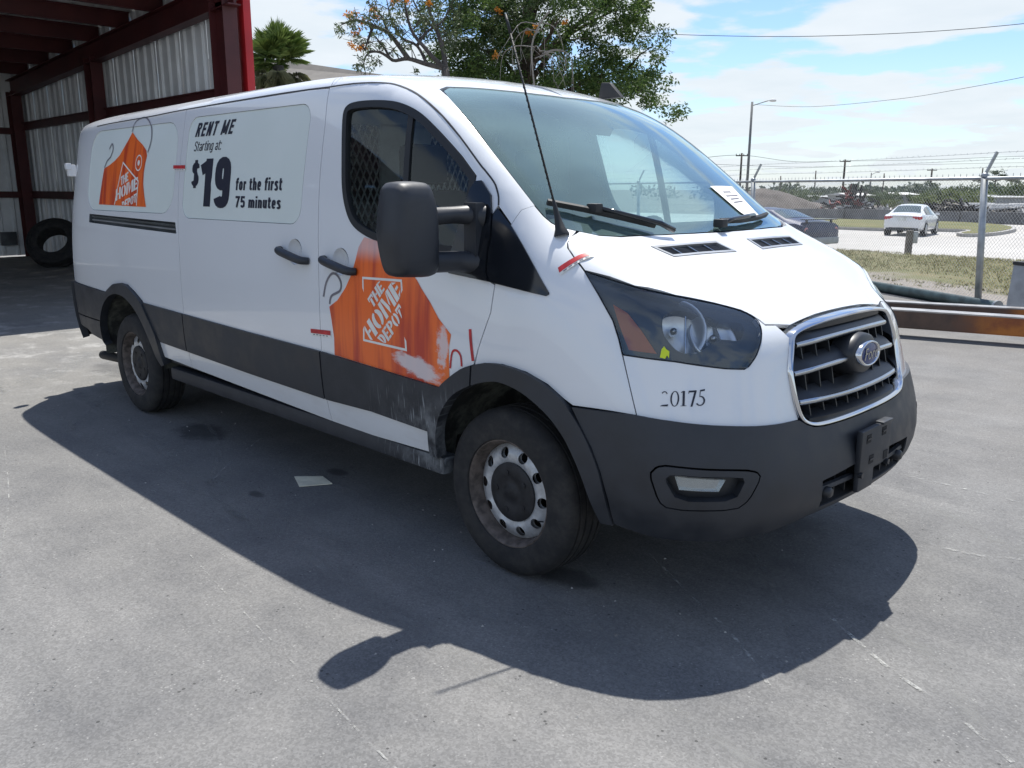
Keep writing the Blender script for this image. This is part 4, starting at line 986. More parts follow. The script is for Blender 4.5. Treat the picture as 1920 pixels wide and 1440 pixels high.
# a heavy condensed sans drawn from strokes: 'L' straight, 'C' curved; units of cap height
def sq(cx, cy, rx, ry, a0, a1, n=9):
    o = []
    for i in range(n+1):
        a = R(a0+(a1-a0)*i/n); c, s_ = math.cos(a), math.sin(a); e = .72
        o.append((cx+rx*math.copysign(abs(c)**e, c), cy+ry*math.copysign(abs(s_)**e, s_)))
    return o
def glyph(ch, t):
    h = t/2; x = .72; w = .46+t*.25
    c = lambda w_: (w_/2, w_/2-h)
    if ch == 'R': return w, [[(h, 0), (h, 1)], [(h, 1-h), (w*.5, 1-h)]+sq(w*.5, .74, w*.5-h, .26-h, 90, -90)+[(h, .48+h*0)], [(w*.55, .48), (w-h*1.0, 0)]]
    if ch == 'E': return w*.88, [[(h, 0), (h, 1)], [(h, 1-h), (w*.88, 1-h)], [(h, .52), (w*.8, .52)], [(h, h), (w*.88, h)]]
    if ch == 'N': return w, [[(h, 0), (h, 1)], [(w-h, 0), (w-h, 1)], [(h, 1), (w-h, 0)]]
    if ch == 'T': return w*.9, [[(w*.45, 0), (w*.45, 1)], [(0, 1-h), (w*.9, 1-h)]]
    if ch == 'M': return w*1.3, [[(h, 0), (h, 1)], [(w*1.3-h, 0), (w*1.3-h, 1)], [(h, 1), (w*.65, .12)], [(w*.65, .12), (w*1.3-h, 1)]]
    if ch == 'S': return w, [[(w-h, .74)]+sq(w/2, .75, w/2-h, .25-h, 10, 270)[1:]+sq(w/2, .25, w/2-h, .27-h, 90, -170)[1:]]
    if ch == 's': k = w*.82; return k, [[(k-h, .54)]+sq(k/2, x*.74, k/2-h, x*.26-h*.8, 10, 270)[1:]+sq(k/2, x*.25, k/2-h, x*.27-h*.8, 90, -170)[1:]]
    if ch == '$': return w, glyph('S', t)[1]+[[(w/2, -.10), (w/2, 1.10)]]
    if ch == 'a': k = w*.84; return k, [[(k-h, 0), (k-h, .48)]+sq(k/2, x-.22, k/2-h, .22-h, 0, 170)[1:], sq(k/2, .20, k/2-h, .20-h*.9, 0, 360)]
    if ch in 'tf':
        k = w*.62
        return (k, [[(k*.42, x*1.28), (k*.42, .2)]+sq(k*.42+.14, .18, .14, .18-h, 180, 280)[1:], [(0, x-h*.7), (k, x-h*.7)]]) if ch == 't' else (k, [[(k*.45, 0), (k*.45, .8)]+sq(k*.45+.15, .82, .15, .18-h, 180, 80)[1:], [(0, x-h*.7), (k, x-h*.7)]])
    if ch == 'r': k = w*.62; return k, [[(h, 0), (h, x)], [(h, x*.6)]+sq(k+.04, x*.55, k+.04-h, x*.45-h, 170, 95)]
    if ch == 'i': return t, [[(h, 0), (h, x)], [(h, .84), (h, 1)]]
    if ch == ':': return t, [[(h, 0), (h, .15)], [(h, x-.15), (h, x)]]
    if ch in 'nhu' or ch == 'm':
        k = w*.86; arch = lambda x0, k_: [(x0+h, 0)]*0+sq(x0+k_/2, x-.24, k_/2-h, .24-h, 175, 0)+[(x0+k_-h, 0)]
        if ch == 'n': return k, [[(h, 0), (h, x)], arch(0, k)]
        if ch == 'h': return k, [[(h, 0), (h, 1)], arch(0, k)]
        if ch == 'u': return k, [[(k-h, 0), (k-h, x)], [(h, x)]+sq(k/2, .24, k/2-h, .24-h, 180, 355)]
        return 2*k-t, [[(h, 0), (h, x)], arch(0, k), arch(k-t, k)]
    if ch == 'o': k = w*.88; return k, [sq(k/2, x/2, k/2-h, x/2-h*.85, 0, 360, 18)]
    if ch == 'e': k = w*.86; return k, [[(h, x*.50), (k-h, x*.50)]+sq(k/2, x/2, k/2-h, x/2-h*.85, 0, 320, 15)]
    if ch == 'g': k = w*.86; return k, [sq(k/2, x/2, k/2-h, x/2-h*.85, 0, 360, 16), [(k-h, x), (k-h, -.06)]+sq(k/2, -.05, k/2-h, .18-h, 0, -165)[1:]]
    if ch == '1': return w*.72, [[(w*.72-h, 0), (w*.72-h, 1)], [(0, .76), (w*.72-h, .88)]]
    if ch == '9': return w, [sq(w/2, .68, w/2-h, .32-h*.8, 0, 360, 18), [(w-h, .72)]+[(w-h, .40)]+sq(w/2, .26, w/2-h, .26-h*.8, 0, -165)]
    if ch == '7': return w, [[(0, 1-h), (w, 1-h)], [(w-h*1.1, 1-h), (w*.52, .45), (w*.36, 0)]]
    if ch == '5': return w, [[(w*.92, 1-h), (h*1.2, 1-h)], [(h*1.25, 1), (h*1.0, .46)], [(h, .50)]+sq(w/2, .32, w/2-h, .32-h*.8, 125, -160)]
    return .22, []
def thick(p, t):
    q = np.array([p[0]]+[b_ for a, b_ in zip(p, p[1:]) if math.hypot(b_[0]-a[0], b_[1]-a[1]) > 1e-5]); g = np.gradient(q, axis=0) if len(q) > 2 else np.array([q[1]-q[0]]*2)
    g /= np.maximum(np.hypot(g[:, 0], g[:, 1])[:, None], 1e-9); n = np.stack([-g[:, 1], g[:, 0]], 1)*t/2
    return [[tuple(a) for a in (q[i]+n[i], q[i+1]+n[i+1], q[i+1]-n[i+1], q[i]-n[i])] for i in range(len(q)-1)]
def txt(s, x0, x1, z0, z1, t=.2, shear=0, name='lettering', mat='print_navy', par=None, off=RO_, gap=.09):
    x = 0; lp = []
    for ch in s:
        w_, st = glyph(ch, t)
        for p in st: lp += [[(x+a, b_) for a, b_ in q] for q in thick(p, t)]
        x += w_+gap
    lp = [l if area(l) > 0 else l[::-1] for l in lp if abs(area(l)) > 1e-7]
    kx = (x1-x0)/(x-gap); kz = z1-z0
    return place(name, lp, lambda a, b_: (x0+a*kx+shear*b_, z0+b_*kz), SIDE, mat, par or slide, off, evenodd=False, grid=.06)
txt('RENT ME', -2.655, -2.205, 1.872, 1.951, .185, .03, gap=.15)
txt('Starting at:', -2.650, -2.318, 1.790, 1.846, .105, .012)
txt('$', -2.645, -2.552, 1.592, 1.726, .19)
txt('19', -2.522, -2.170, 1.475, 1.744, .235, gap=.11)
txt('for the first', -2.103, -1.622, 1.568, 1.634, .195)
txt('75 minutes', -2.095, -1.620, 1.476, 1.537, .195)
def sheet(name, pts, mat, par, off=.0015, P=SIDE, grid=.05): return panel(name, [pts], P, mat, par, off=off, flange=0, grid=grid, shrink=0)
def stroke(name, pts, w_, mat, par, off=.002, P=SIDE):
    q = np.array(cr(pts, 6)); t = np.gradient(q, axis=0); t /= np.maximum(np.hypot(t[:, 0], t[:, 1])[:, None], 1e-9); nrm = np.stack([-t[:, 1], t[:, 0]], 1)*w_/2
    return sheet(name, [tuple(p) for p in q+nrm]+[tuple(p) for p in (q-nrm)[::-1]], mat, par, off, P, .2)
def tape(pts, par, P=SIDE, off=.002):
    a, b_, c, e = [np.array(p) for p in pts]; k = .66
    g_ = .015; t = sheet('seal_tape', [tuple(a), tuple(b_), tuple(c), tuple(e)], 'print_white', par, off, P, g_)
    sheet('tape_stripe', [tuple(a), tuple(b_), tuple(b_+(c-b_)*k), tuple(a+(e-a)*k)], 'print_red', t, off+.001, P, g_)
    for i in range(5):
        f0, f1 = .12+.16*i, .12+.16*i+.10; u = lambda f, g: tuple((a+(b_-a)*f)*(1-g)+(e+(c-e)*f)*g)
        sheet('tape_print', [u(f0, .76), u(f1, .76), u(f1, .90), u(f0, .90)], 'print_thin', t, off+.001, P, g_)
tape([(-2.894, 1.713), (-2.734, 1.711), (-2.727, 1.680), (-2.888, 1.682)], VAN, off=.003)
tape([(-1.327, .896), (-1.152, .906), (-1.150, .872), (-1.326, .864)], VAN)
tape([FEND.to2(p) for p in ((.245, -.953, 1.294), (.317, -.863, 1.352), (.346, -.862, 1.339), (.264, -.961, 1.268))], VAN, FEND, .004)
# aprons
A1_ = [(-3.595, 1.940), (-3.498, 1.891), (-3.399, 1.853), (-3.329, 1.814), (-3.311, 1.780), (-3.326, 1.737), (-3.337, 1.674), (-3.332, 1.603), (-3.30, 1.52), (-3.270, 1.459), (-4.096, 1.464), (-4.075, 1.55), (-4.052, 1.649), (-4.035, 1.711), (-3.93, 1.735), (-3.846, 1.761), (-3.769, 1.795), (-3.707, 1.843), (-3.647, 1.890)]
ap1 = sheet('apron_decal', A1_, 'apron_print', quarter, RO_)
stroke('apron_strap', [(-3.598, 1.942), (-3.575, 2.0), (-3.50, 2.024), (-3.40, 2.02), (-3.30, 1.965), (-3.268, 1.88), (-3.30, 1.80)], .010, 'print_thin', quarter, .001)
stroke('apron_string', [(-4.03, 1.715), (-3.99, 1.76), (-3.93, 1.79), (-3.90, 1.84), (-3.93, 1.875), (-3.97, 1.84)], .010, 'print_thin', quarter, RO_+.002)
A2 = [(x, z) for x, y, z in D['apron2']]
A2 = A2[:9] + [(-1.127, .790), (-.331, .758)] + A2[11:]
ap2 = sheet('apron_decal', A2, 'apron_worn', door, .0015)
stroke('apron_string', [(-1.203, 1.067), (-1.179, 1.136), (-1.134, 1.181), (-1.089, 1.179), (-1.056, 1.146), (-1.064, 1.107), (-1.134, 1.076), (-1.152, 1.036)], .012, 'print_thin', door)
stroke('apron_string', [(-.279, .85), (-.268, .916), (-.242, .930), (-.216, .911), (-.209, .868)], .010, 'print_red', door)
stroke('apron_string', [(-.165, 1.027), (-.158, .978), (-.142, .900)], .016, 'print_red', VAN)
# emblem: framed block of slanted stencil capitals
def rc(a, b_, c, e): return [(a, b_), (c, b_), (c, e), (a, e)]
def half(cx, cy, rx, ry, ix, iy, a0, a1, n=9):
    o = [(cx+rx*math.cos(R(a0+(a1-a0)*i/n)), cy+ry*math.sin(R(a0+(a1-a0)*i/n))) for i in range(n+1)]
    return o+[(cx+ix*math.cos(R(a1+(a0-a1)*i/n)), cy+iy*math.sin(R(a1+(a0-a1)*i/n))) for i in range(n+1)]
GL = {'T': (.80, [rc(.25, 0, .55, .74), rc(0, .80, .80, 1), rc(0, .62, .14, .80), rc(.66, .62, .80, .80)]),
      'H': (.90, [rc(0, 0, .30, 1), rc(.60, 0, .90, 1), rc(.34, .42, .56, .58)]),
      'E': (.72, [rc(0, 0, .30, 1), rc(.34, .82, .72, 1), rc(.34, .42, .60, .58), rc(.34, 0, .72, .18)]),
      'O': (.88, [half(.42, .5, .42, .5, .14, .36, 100, 260), half(.46, .5, .42, .5, .14, .36, -80, 80)]),
      'M': (1.15, [rc(0, 0, .24, 1), rc(.91, 0, 1.15, 1), [(.27, 1), (.47, 1), (.64, .30), (.54, .0), (.50, .0)], [(.68, .42), (.86, 1), (.88, 1), (.88, .75), (.74, .25)]]),
      'D': (.86, [rc(0, 0, .30, 1), half(.34, .5, .52, .5, .22, .34, -88, 88)]),
      'P': (.80, [rc(0, 0, .30, 1), half(.34, .70, .46, .30, .18, .15, -88, 88)])}
def word(s, gap=.07):
    x = 0; o = []
    for ch in s:
        w_, ps = GL[ch]; o += [[(x+a, b_) for a, b_ in p] for p in ps]; x += w_+gap
    return o, x-gap
def emblem(par, quad, off, clip=None, name='logo_print'):
    tl, tr, br, bl = [np.array(q) for q in quad]
    def uv(u, v): p = (bl*(1-u)+br*u)*(1-v)+(tl*(1-u)+tr*u)*v; return tuple(p)
    place('logo_frame', [[(0, 0), (1, 0), (1, 1), (0, 1)], [(.035, .035), (.965, .035), (.965, .965), (.035, .965)]], uv, SIDE, 'print_white', par, off)
    s = .70710678
    for wd, a0, a1, b0, b1 in (('THE', -.14, .30, .185, .375), ('HOME', -.60, .60, -.135, .150), ('DEPOT', -.40, .40, -.365, -.170)):
        ps, wt = word(wd); lp = []
        for p in ps:
            q = []
            for a, b_ in p:
                A_ = a0+(a1-a0)*a/wt; B_ = b0+(b1-b0)*b_; u = .5+(A_-B_)*s; v = .5+(A_+B_)*s
                q.append((min(max(u, .05), .95), min(max(v, .05), .95)))
            if abs(area(q)) > 1e-5: lp.append(q)
        place(name, lp, uv, SIDE, 'print_white', par, off, evenodd=False, grid=.2)
emblem(door, [(-.885, 1.186), (-.600, 1.194), (-.560, .884), (-.882, .890)], .003)
# the rear apron's emblem is cut off by the lower edge of the print
q0 = [(-3.695, 1.745), (-3.412, 1.620), (-3.415, 1.47), (-3.80, 1.47)]
fr1 = sheet('logo_frame', [(-3.80, 1.466), (-3.695, 1.752), (-3.405, 1.625), (-3.413, 1.466), (-3.425, 1.466), (-3.418, 1.619), (-3.690, 1.738), (-3.788, 1.466)], 'print_white', quarter, RO_+.0015)
def rowtxt(wd, org, du, dv):
    ps, wt = word(wd); o_ = np.array(org); du = np.array(du); dv = np.array(dv)
    lp = []
    for p in ps:
        q = []
        for a, b_ in p:
            c = o_+du*(a/wt)+dv*b_; q.append((c[0], max(c[1], 1.466)))
        if abs(area(q)) > 1e-6: lp.append(q)
    place('logo_print', lp, lambda a, b_: (a, b_), SIDE, 'print_white', quarter, RO_+.0015, evenodd=False, grid=.2)
rowtxt('THE', (-3.70, 1.592), (.125, .035), (-.01, .058)); rowtxt('HOME', (-3.775, 1.49), (.36, .082), (-.005, .078)); rowtxt('DEPOT', (-3.66, 1.430), (.24, .06), (-.005, .056))
place('round_badge', [circ((-3.428, 1.738), .052, 24), circ((-3.428, 1.738), .044, 24), circ((-3.428, 1.738), .018, 16)], lambda a, b_: (a, b_), SIDE, 'print_white', quarter, RO_+.0015)
# stencilled unit number, first figure half rubbed away
def ring(cx, rx, ix): return [half(cx, .5, rx, .52, ix, .47, 0, 180, 10), half(cx, .5, rx, .52, ix, .47, 180, 360, 10)]
NUM = [(0, [half(.26, .74, .22, .27, .15, .21, 20, 150, 8), [(.0, 0), (.50, 0), (.54, .14), (.20, .10), (.06, .06)]]),
       (.66, ring(.30, .30, .19)), (1.36, [rc(.12, .03, .27, 1), [(0, 0), (.39, 0), (.39, .035), (0, .035)], [(.12, 1), (0, .90), (.0, .87), (.12, .92)]]),
       (1.86, [rc(.02, .88, .56, 1), [(.40, .88), (.56, .92), (.30, -.06), (.16, -.06)], [(.0, .80), (.03, 1), (.06, 1), (.05, .80)]]),
       (2.52, [[(.10, .52), (.14, 1), (.48, 1.04), (.46, .92), (.18, .90), (.15, .58)], half(.16, .28, .34, .33, .22, .26, -150, 100, 12)])]
lp = [[(x+a, b_) for a, b_ in p] for x, ps in NUM for p in ps]
n0, n1 = NOSE.to2((.700, -.925, .857)), NOSE.to2((.818, -.830, .857))
place('unit_number', lp, lambda a, b_: (n0[0]+(n1[0]-n0[0])*a/3.02, .853+.050*b_+.003*(a-1.5)), NOSE, 'print_navy', VAN, .0012, evenodd=False, grid=.2)
# maker's emblem lettering
l = text_polys('Ford', .0); ff = fit(l, -.058, .058, -.022, .024, .012)
V2, F = fill([[ff(a, b_) for a, b_ in q] for q in l], None)
b = MB(); b.add([EM @ Vector((x, y, .0432)) for x, y in V2], F); b.build('emblem_script', 'chrome_satin', boss)
# pale pink residue of an old print on the hood
m = NT('pink_residue'); m.N.remove(m.b); df = m.node('ShaderNodeBsdfDiffuse'); df.inputs[0].default_value = (.66, .24, .20, 1); tr = m.node('ShaderNodeBsdfTransparent')
mxs = m.node('ShaderNodeMixShader'); m.link(m.math('MULTIPLY', m.ramp(m.noise(9, 7, .65), .42, .66, 0, .72), 1), mxs.inputs[0]); m.link(tr.outputs[0], mxs.inputs[1]); m.link(df.outputs[0], mxs.inputs[2]); m.link(mxs.outputs[0], m.out.inputs[0])
panel('print_residue', [two(HOOD, [hood_at(.10, .52), hood_at(.30, .50), hood_at(.28, .78), hood_at(.02, .80)])], HOOD, 'pink_residue', hood, off=.001, flange=0, grid=.08, shrink=0)

# dark seam under the roof edge
seam = [(-4.3, -.88, 2.022), (-3.4, -.89, 2.036), (-2.829, -.882, 2.043)] + D['doortop'][1:]
qs = np.array(cr(two(ROOFP, seam), 3)); ts = np.gradient(qs, axis=0); ts /= np.hypot(ts[:, 0], ts[:, 1])[:, None]; ns = np.stack([-ts[:, 1], ts[:, 0]], 1)*.0035
panel('roof_seam', [[tuple(p_) for p_ in qs+ns]+[tuple(p_) for p_ in (qs-ns)[::-1]]], ROOFP, 'rubber_black', VAN, off=.0015, flange=0, grid=.3, shrink=0)
qs = [ROOFP.to2(p_) for p_ in ((-1.300, -.868, 2.058), (-1.306, -.85, 2.085), (-1.315, -.81, 2.105), (-1.33, -.74, 2.12))]
qs = np.array(cr(qs, 4)); ts = np.gradient(qs, axis=0); ts /= np.hypot(ts[:, 0], ts[:, 1])[:, None]; ns = np.stack([-ts[:, 1], ts[:, 0]], 1)*.002
panel('roof_joint', [[tuple(p_) for p_ in qs+ns]+[tuple(p_) for p_ in (qs-ns)[::-1]]], ROOFP, 'track_metal', VAN, off=.0015, flange=0, grid=.3, shrink=0)

# ---------------------------------------------------------------- frames of reference in the place
CR = M4.to_3x3()
def at(u, v, depth):
    "a point of the place from its bearing (photo pixel) and its distance along the view"
    q = Vector(((u-960)/1594.1, (720-v)/1594.1, -1.0)); return M4.translation + (CR @ q)*depth
FP0 = Vector((-1.32, 9.57, 0)); FD = Vector((-.853, .522, 0)); FN = Vector((.522, .853, 0))
def hgt(d):
    t = min(1, max(0, d/22)); return -.6*t*t*(3-2*t)
def fd(x, y): return (Vector((x, y, 0))-FP0).dot(FN)
def FP(s, d_, z=0): return FP0+FD*s+FN*d_+Vector((0, 0, z))
RT = Vector((.7105, .7037, 0)); FW = Vector((-.7037, .7105, 0))

# ---------------------------------------------------------------- ground materials
m = NT('asphalt'); X = m.xyz()
agg = m.vor(150, out='Color'); sepc = m.node('ShaderNodeSeparateXYZ'); m.link(agg, sepc.inputs[0])
big = m.noise(.33, 6, .6); mid = m.noise(2.2, 7, .62); st = m.noise(1, 7, .6, scl=(.35, 2.4, 1)); fine = m.noise(55, 4, .7)
base = m.mix(m.ramp(big, .3, .7), (.152, .151, .148), (.178, .175, .169))
base = m.mix(m.ramp(mid, .35, .72, 0, .75), base, (.118, .118, .120))
base = m.mix(m.ramp(st, .48, .74, 0, .65), base, (.225, .221, .212))
apron_f = m.math('MULTIPLY', m.ramp(X[0], -2.6, -6.0), m.ramp(m.noise(.9, 7, .65), .28, .62))
base = m.mix(m.math('MULTIPLY', apron_f, .8), base, (.205, .198, .182))
base = m.mix(m.math('MULTIPLY', m.ramp(X[0], -3.6, -6.2), m.ramp(m.noise(2.6, 8, .68), .50, .70, 0, .8)), base, (.36, .352, .335))
far_r = m.math('MULTIPLY', m.ramp(X[1], .6, 3.5), m.ramp(m.noise(1.2, 6, .6), .3, .65, .2, .8)); base = m.mix(far_r, base, (.165, .158, .148))
spk = m.mix(m.ramp(sepc.outputs[0], .0, 1, .72, 1.28), (0, 0, 0), (1, 1, 1)); base = m.mix(.75, base, spk, 'MULTIPLY') if False else base
mul = m.node('ShaderNodeVectorMath', operation='SCALE'); m.link(base, mul.inputs[0]); m.link(m.math('MULTIPLY', m.ramp(sepc.outputs[0], 0, 1, .85, 1.15), m.ramp(fine, .2, .8, .88, 1.12)), mul.inputs['Scale'])
base = mul.outputs[0]
stones = m.math('MULTIPLY', m.math('LESS_THAN', m.vor(55), .20), m.math('GREATER_THAN', m.noise(13, 3, .6), .57)); base = m.mix(m.math('MULTIPLY', stones, .5), base, (.34, .335, .32))
dark = m.math('MULTIPLY', m.math('LESS_THAN', m.vor(31), .17), m.math('GREATER_THAN', m.noise(9, 3, .6), .60)); base = m.mix(m.math('MULTIPLY', dark, .7), base, (.03, .03, .03))
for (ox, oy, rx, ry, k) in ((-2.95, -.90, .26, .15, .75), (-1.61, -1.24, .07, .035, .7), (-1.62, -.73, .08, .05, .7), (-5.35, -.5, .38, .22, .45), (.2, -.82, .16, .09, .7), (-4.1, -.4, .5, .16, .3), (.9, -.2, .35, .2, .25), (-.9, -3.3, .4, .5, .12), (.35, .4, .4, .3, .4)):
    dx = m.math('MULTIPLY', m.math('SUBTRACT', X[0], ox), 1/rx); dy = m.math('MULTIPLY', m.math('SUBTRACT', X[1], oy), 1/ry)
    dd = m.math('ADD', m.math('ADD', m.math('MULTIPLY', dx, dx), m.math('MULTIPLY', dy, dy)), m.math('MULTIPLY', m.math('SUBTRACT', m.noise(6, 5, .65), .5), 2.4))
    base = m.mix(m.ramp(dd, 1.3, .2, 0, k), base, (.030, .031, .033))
hb_ = m.math('ADD', m.math('MULTIPLY', sepc.outputs[0], .6), m.math('MULTIPLY', fine, .6))
m.col(base).set(rough=m.ramp(mid, .3, .7, .78, .95), spec=.35).bump(hb_, .35, .003)
# dusty scratch lines on the asphalt
m = NT('chalky_scratch'); m.N.remove(m.b); df = m.node('ShaderNodeBsdfDiffuse'); df.inputs[0].default_value = (.42, .42, .40, 1); tr = m.node('ShaderNodeBsdfTransparent')
ms_ = m.node('ShaderNodeMixShader'); m.link(m.ramp(m.noise(14, 8, .75), .46, .66, 0, .85), ms_.inputs[0]); m.link(tr.outputs[0], ms_.inputs[1]); m.link(df.outputs[0], ms_.inputs[2]); m.link(ms_.outputs[0], m.out.inputs[0])
m = NT('dust_swath'); m.N.remove(m.b); df = m.node('ShaderNodeBsdfDiffuse'); df.inputs[0].default_value = (.29, .29, .28, 1); tr = m.node('ShaderNodeBsdfTransparent')
ms_ = m.node('ShaderNodeMixShader'); u_ = m.node('ShaderNodeUVMap'); sp = m.node('ShaderNodeSeparateXYZ'); m.link(u_.outputs[0], sp.inputs[0])
edge = m.math('MULTIPLY', m.ramp(sp.outputs[1], 0, .45), m.ramp(sp.outputs[1], 1, .55)); edge = m.math('MULTIPLY', edge, m.math('MULTIPLY', m.ramp(sp.outputs[0], 0, .12), m.ramp(sp.outputs[0], 1, .8)))
m.link(m.math('MULTIPLY', edge, m.ramp(m.noise(4, 8, .7, scl=(1, 2.5, 1)), .38, .72, 0, .62)), ms_.inputs[0]); m.link(tr.outputs[0], ms_.inputs[1]); m.link(df.outputs[0], ms_.inputs[2]); m.link(ms_.outputs[0], m.out.inputs[0])
m = NT('grass_ground'); X = m.xyz(); n = m.noise(1.3, 7, .65); n2 = m.noise(9, 6, .7)
dist = m.math('ADD', m.math('MULTIPLY', X[0], FN.x), m.math('ADD', m.math('MULTIPLY', X[1], FN.y), -FP0.dot(FN)))
g = m.mix(m.ramp(n, .3, .7), (.105, .112, .036), (.175, .150, .070)); g = m.mix(m.ramp(n2, .45, .8, 0, .7), g, (.21, .18, .11))
gv = m.mix(m.vor(28, out='Color'), (.17, .15, .13), (.30, .27, .24)); f_ = m.ramp(m.math('ADD', dist, m.math('MULTIPLY', m.math('SUBTRACT', m.noise(.9, 6, .6), .5), 3.2)), 2.1, 1.2)
m.col(m.mix(f_, g, gv)).set(rough=.95).bump(m.noise(40, 4, .7), .6, .02)
m = NT('dry_grass'); m.col(m.mix(m.ramp(m.noise(.5, 7, .65), .3, .7), (.15, .135, .045), (.095, .105, .03))).set(rough=.95)
m = NT('pale_concrete'); m.col(m.mix(m.ramp(m.noise(.25, 7, .6, scl=(1, .5, 1)), .3, .7), (.36, .345, .32), (.45, .435, .41))).set(rough=.9)
m = NT('bare_earth'); m.col(m.mix(m.ramp(m.noise(.08, 8, .65), .3, .7), (.13, .115, .095), (.20, .185, .155))).set(rough=1)
simple('kerb_concrete', (.34, .33, .31), .9, var=.2)
simple('barrier_concrete', (.155, .153, .150), .9, var=.28, scale=1.2)
m = NT('grass_blade'); oi = m.node('ShaderNodeNewGeometry'); m.col(m.mix(oi.outputs['Random Per Island'], (.115, .140, .036), (.27, .225, .105))).set(rough=.8)
simple('tan_card', (.78, .74, .58), .8, var=.12, scale=14)

# ---------------------------------------------------------------- ground, road, verge
def sheet_mesh(name, pts, faces, mat, kind='structure', smooth=False):
    me = bpy.data.meshes.new(name); me.from_pydata([tuple(p) for p in pts], [], faces); me.materials.append(MATS[mat])
    if smooth: me.polygons.foreach_set('use_smooth', [True]*len(faces))
    return tag(link(name, me), kind=kind)
n = 64
sheet_mesh('ground', [(0, 0, -.9)]+[(2500*math.cos(2*math.pi*i/n), 2500*math.sin(2*math.pi*i/n), -.9) for i in range(n)], [(0, 1+i, 1+(i+1) % n) for i in range(n)], 'bare_earth')
yard = sheet_mesh('asphalt_yard', [FP(-70, .12), FP(90, .12), FP(90, -90), FP(-70, -90), FP(-70, .12, -1), FP(90, .12, -1), FP(90, -90, -1), FP(-70, -90, -1)], [(0, 1, 2, 3), (0, 4, 5, 1), (1, 5, 6, 2), (2, 6, 7, 3), (3, 7, 4, 0)], 'asphalt')
def strip(name, pts, w_, mat, z):
    q = np.array(cr([p for p in pts], 8)); t = np.gradient(q, axis=0); t /= np.hypot(t[:, 0], t[:, 1])[:, None]; nn = np.stack([-t[:, 1], t[:, 0]], 1)*w_/2
    k = len(q); P = [(*p, z) for p in q+nn]+[(*p, z) for p in q-nn]; F = [(i, k+i, k+i+1, i+1) for i in range(k-1)]
    o = sheet_mesh(name, P, F, mat); uv = o.data.uv_layers.new(name='UVMap')
    for poly in o.data.polygons:
        for li in poly.loop_indices:
            vi = o.data.loops[li].vertex_index; uv.data[li].uv = ((vi % k)/(k-1), 0 if vi < k else 1)
    return o
for pts, w_ in (([(-1.34, -1.80), (-.57, -1.91), (.14, -2.0), (.59, -2.06), (1.2, -2.12)], .007), ([(-2.54, -.67), (-2.26, -1.02), (-1.95, -1.33)], .009), ([(.21, -.33), (.63, -.58), (.96, -.77), (1.22, -.98)], .014),
                ([(.68, 1.51), (.99, 1.51), (1.31, 1.49), (2.2, 1.45)], .02), ([(1.14, -.38), (1.42, -.57), (1.65, -.68), (1.87, -.82)], .016), ([(1.05, .60), (1.32, .62), (1.51, .72), (1.9, .8)], .02), ([(-3.6, -1.9), (-2.4, -2.2), (-1.5, -2.5)], .006)):
    strip('scratch_mark', pts, w_, 'chalky_scratch', .003)
for pts, w_ in (([(-4.9, -1.06), (-4.49, -1.1), (-3.39, -1.17), (-2.27, -1.30), (-1.48, -1.31), (-.75, -1.29), (.1, -1.24)], .16), ([(-1.9, -.84), (-1.49, -.86), (-.66, -.93), (.07, -1.01), (.9, -1.10)], .10), ([(1.27, -.31), (1.53, -.41), (1.79, -.79)], .10), ([(-4.8, -1.35), (-3.4, -1.5), (-2.0, -1.42), (-.4, -1.5), (1.0, -1.6)], .12),
                ([(.9, 2.6), (1.6, 2.4), (2.8, 2.5)], .3), ([(-3.2, -.75), (-2.5, -1.0), (-1.9, -1.35), (-1.2, -1.5)], .07), ([(-4.4, -.95), (-3.9, -1.3), (-3.2, -1.75)], .06), ([(-.9, -1.05), (-.2, -1.25), (.5, -1.3)], .09), ([(.5, .1), (.9, -.35), (1.3, -.9)], .05), ([(1.0, 1.1), (1.5, .8), (2.2, .7)], .12), ([(-6.5, -.3), (-5.6, -1.0), (-5.0, -1.9)], .35), ([(-6.2, .2), (-5.6, -.2), (-5.1, -.9)], .25), ([(-5.9, -1.4), (-4.9, -1.6), (-4.2, -2.0)], .22), ([(-5.2, -2.6), (-3.8, -2.5), (-2.8, -2.9)], .22), ([(.2, -1.0), (.9, -1.25), (1.7, -1.4)], .08)):
    strip('dust_streak', pts, w_, 'dust_swath', .0015)
# road beyond the fence, falling a little away from it
def terrain(name, x0, x1, y0, y1, st_, dz, mat, test):
    V = {}; P = []; F = []
    nx, ny = int((x1-x0)/st_), int((y1-y0)/st_)
    def vid(i, j):
        if (i, j) not in V: x, y = x0+i*st_, y0+j*st_; V[(i, j)] = len(P); P.append((x, y, hgt(fd(x, y))+dz))
        return V[(i, j)]
    for i in range(nx):
        for j in range(ny):
            if test(x0+(i+.5)*st_, y0+(j+.5)*st_): F.append((vid(i, j), vid(i+1, j), vid(i+1, j+1), vid(i, j+1)))
    return sheet_mesh(name, P, F, mat, smooth=True)
terrain('road', -150, 70, -40, 64, 2, -.02, 'pale_concrete', lambda x, y: fd(x, y) > -1.2)
terrain('yard_earth', -260, 120, 61, 300, 6, -.05, 'bare_earth', lambda x, y: True)
edge_y = lambda x: max(21.03+.25*(x+6.45), 9.57+(x+1.32)*(-.612)+1.2)
def vpoly():
    xs = np.linspace(-30, 26, 113); P = []; F = []; K = 14
    for x in xs:
        ya = 9.57+(x+1.32)*(-.612)+.12/.853; yb = edge_y(x)+.12*math.sin(x*1.7)+.08*math.sin(x*4.1)
        for k in range(K+1): y = ya+(yb-ya)*k/K; P.append((x, y, hgt(fd(x, y))+.03+.015*math.sin(x*2.3+k)-(.05 if k == K else 0)))
    for i in range(len(xs)-1):
        for k in range(K): a = i*(K+1)+k; F.append((a, a+K+1, a+K+2, a+1))
    return P, F
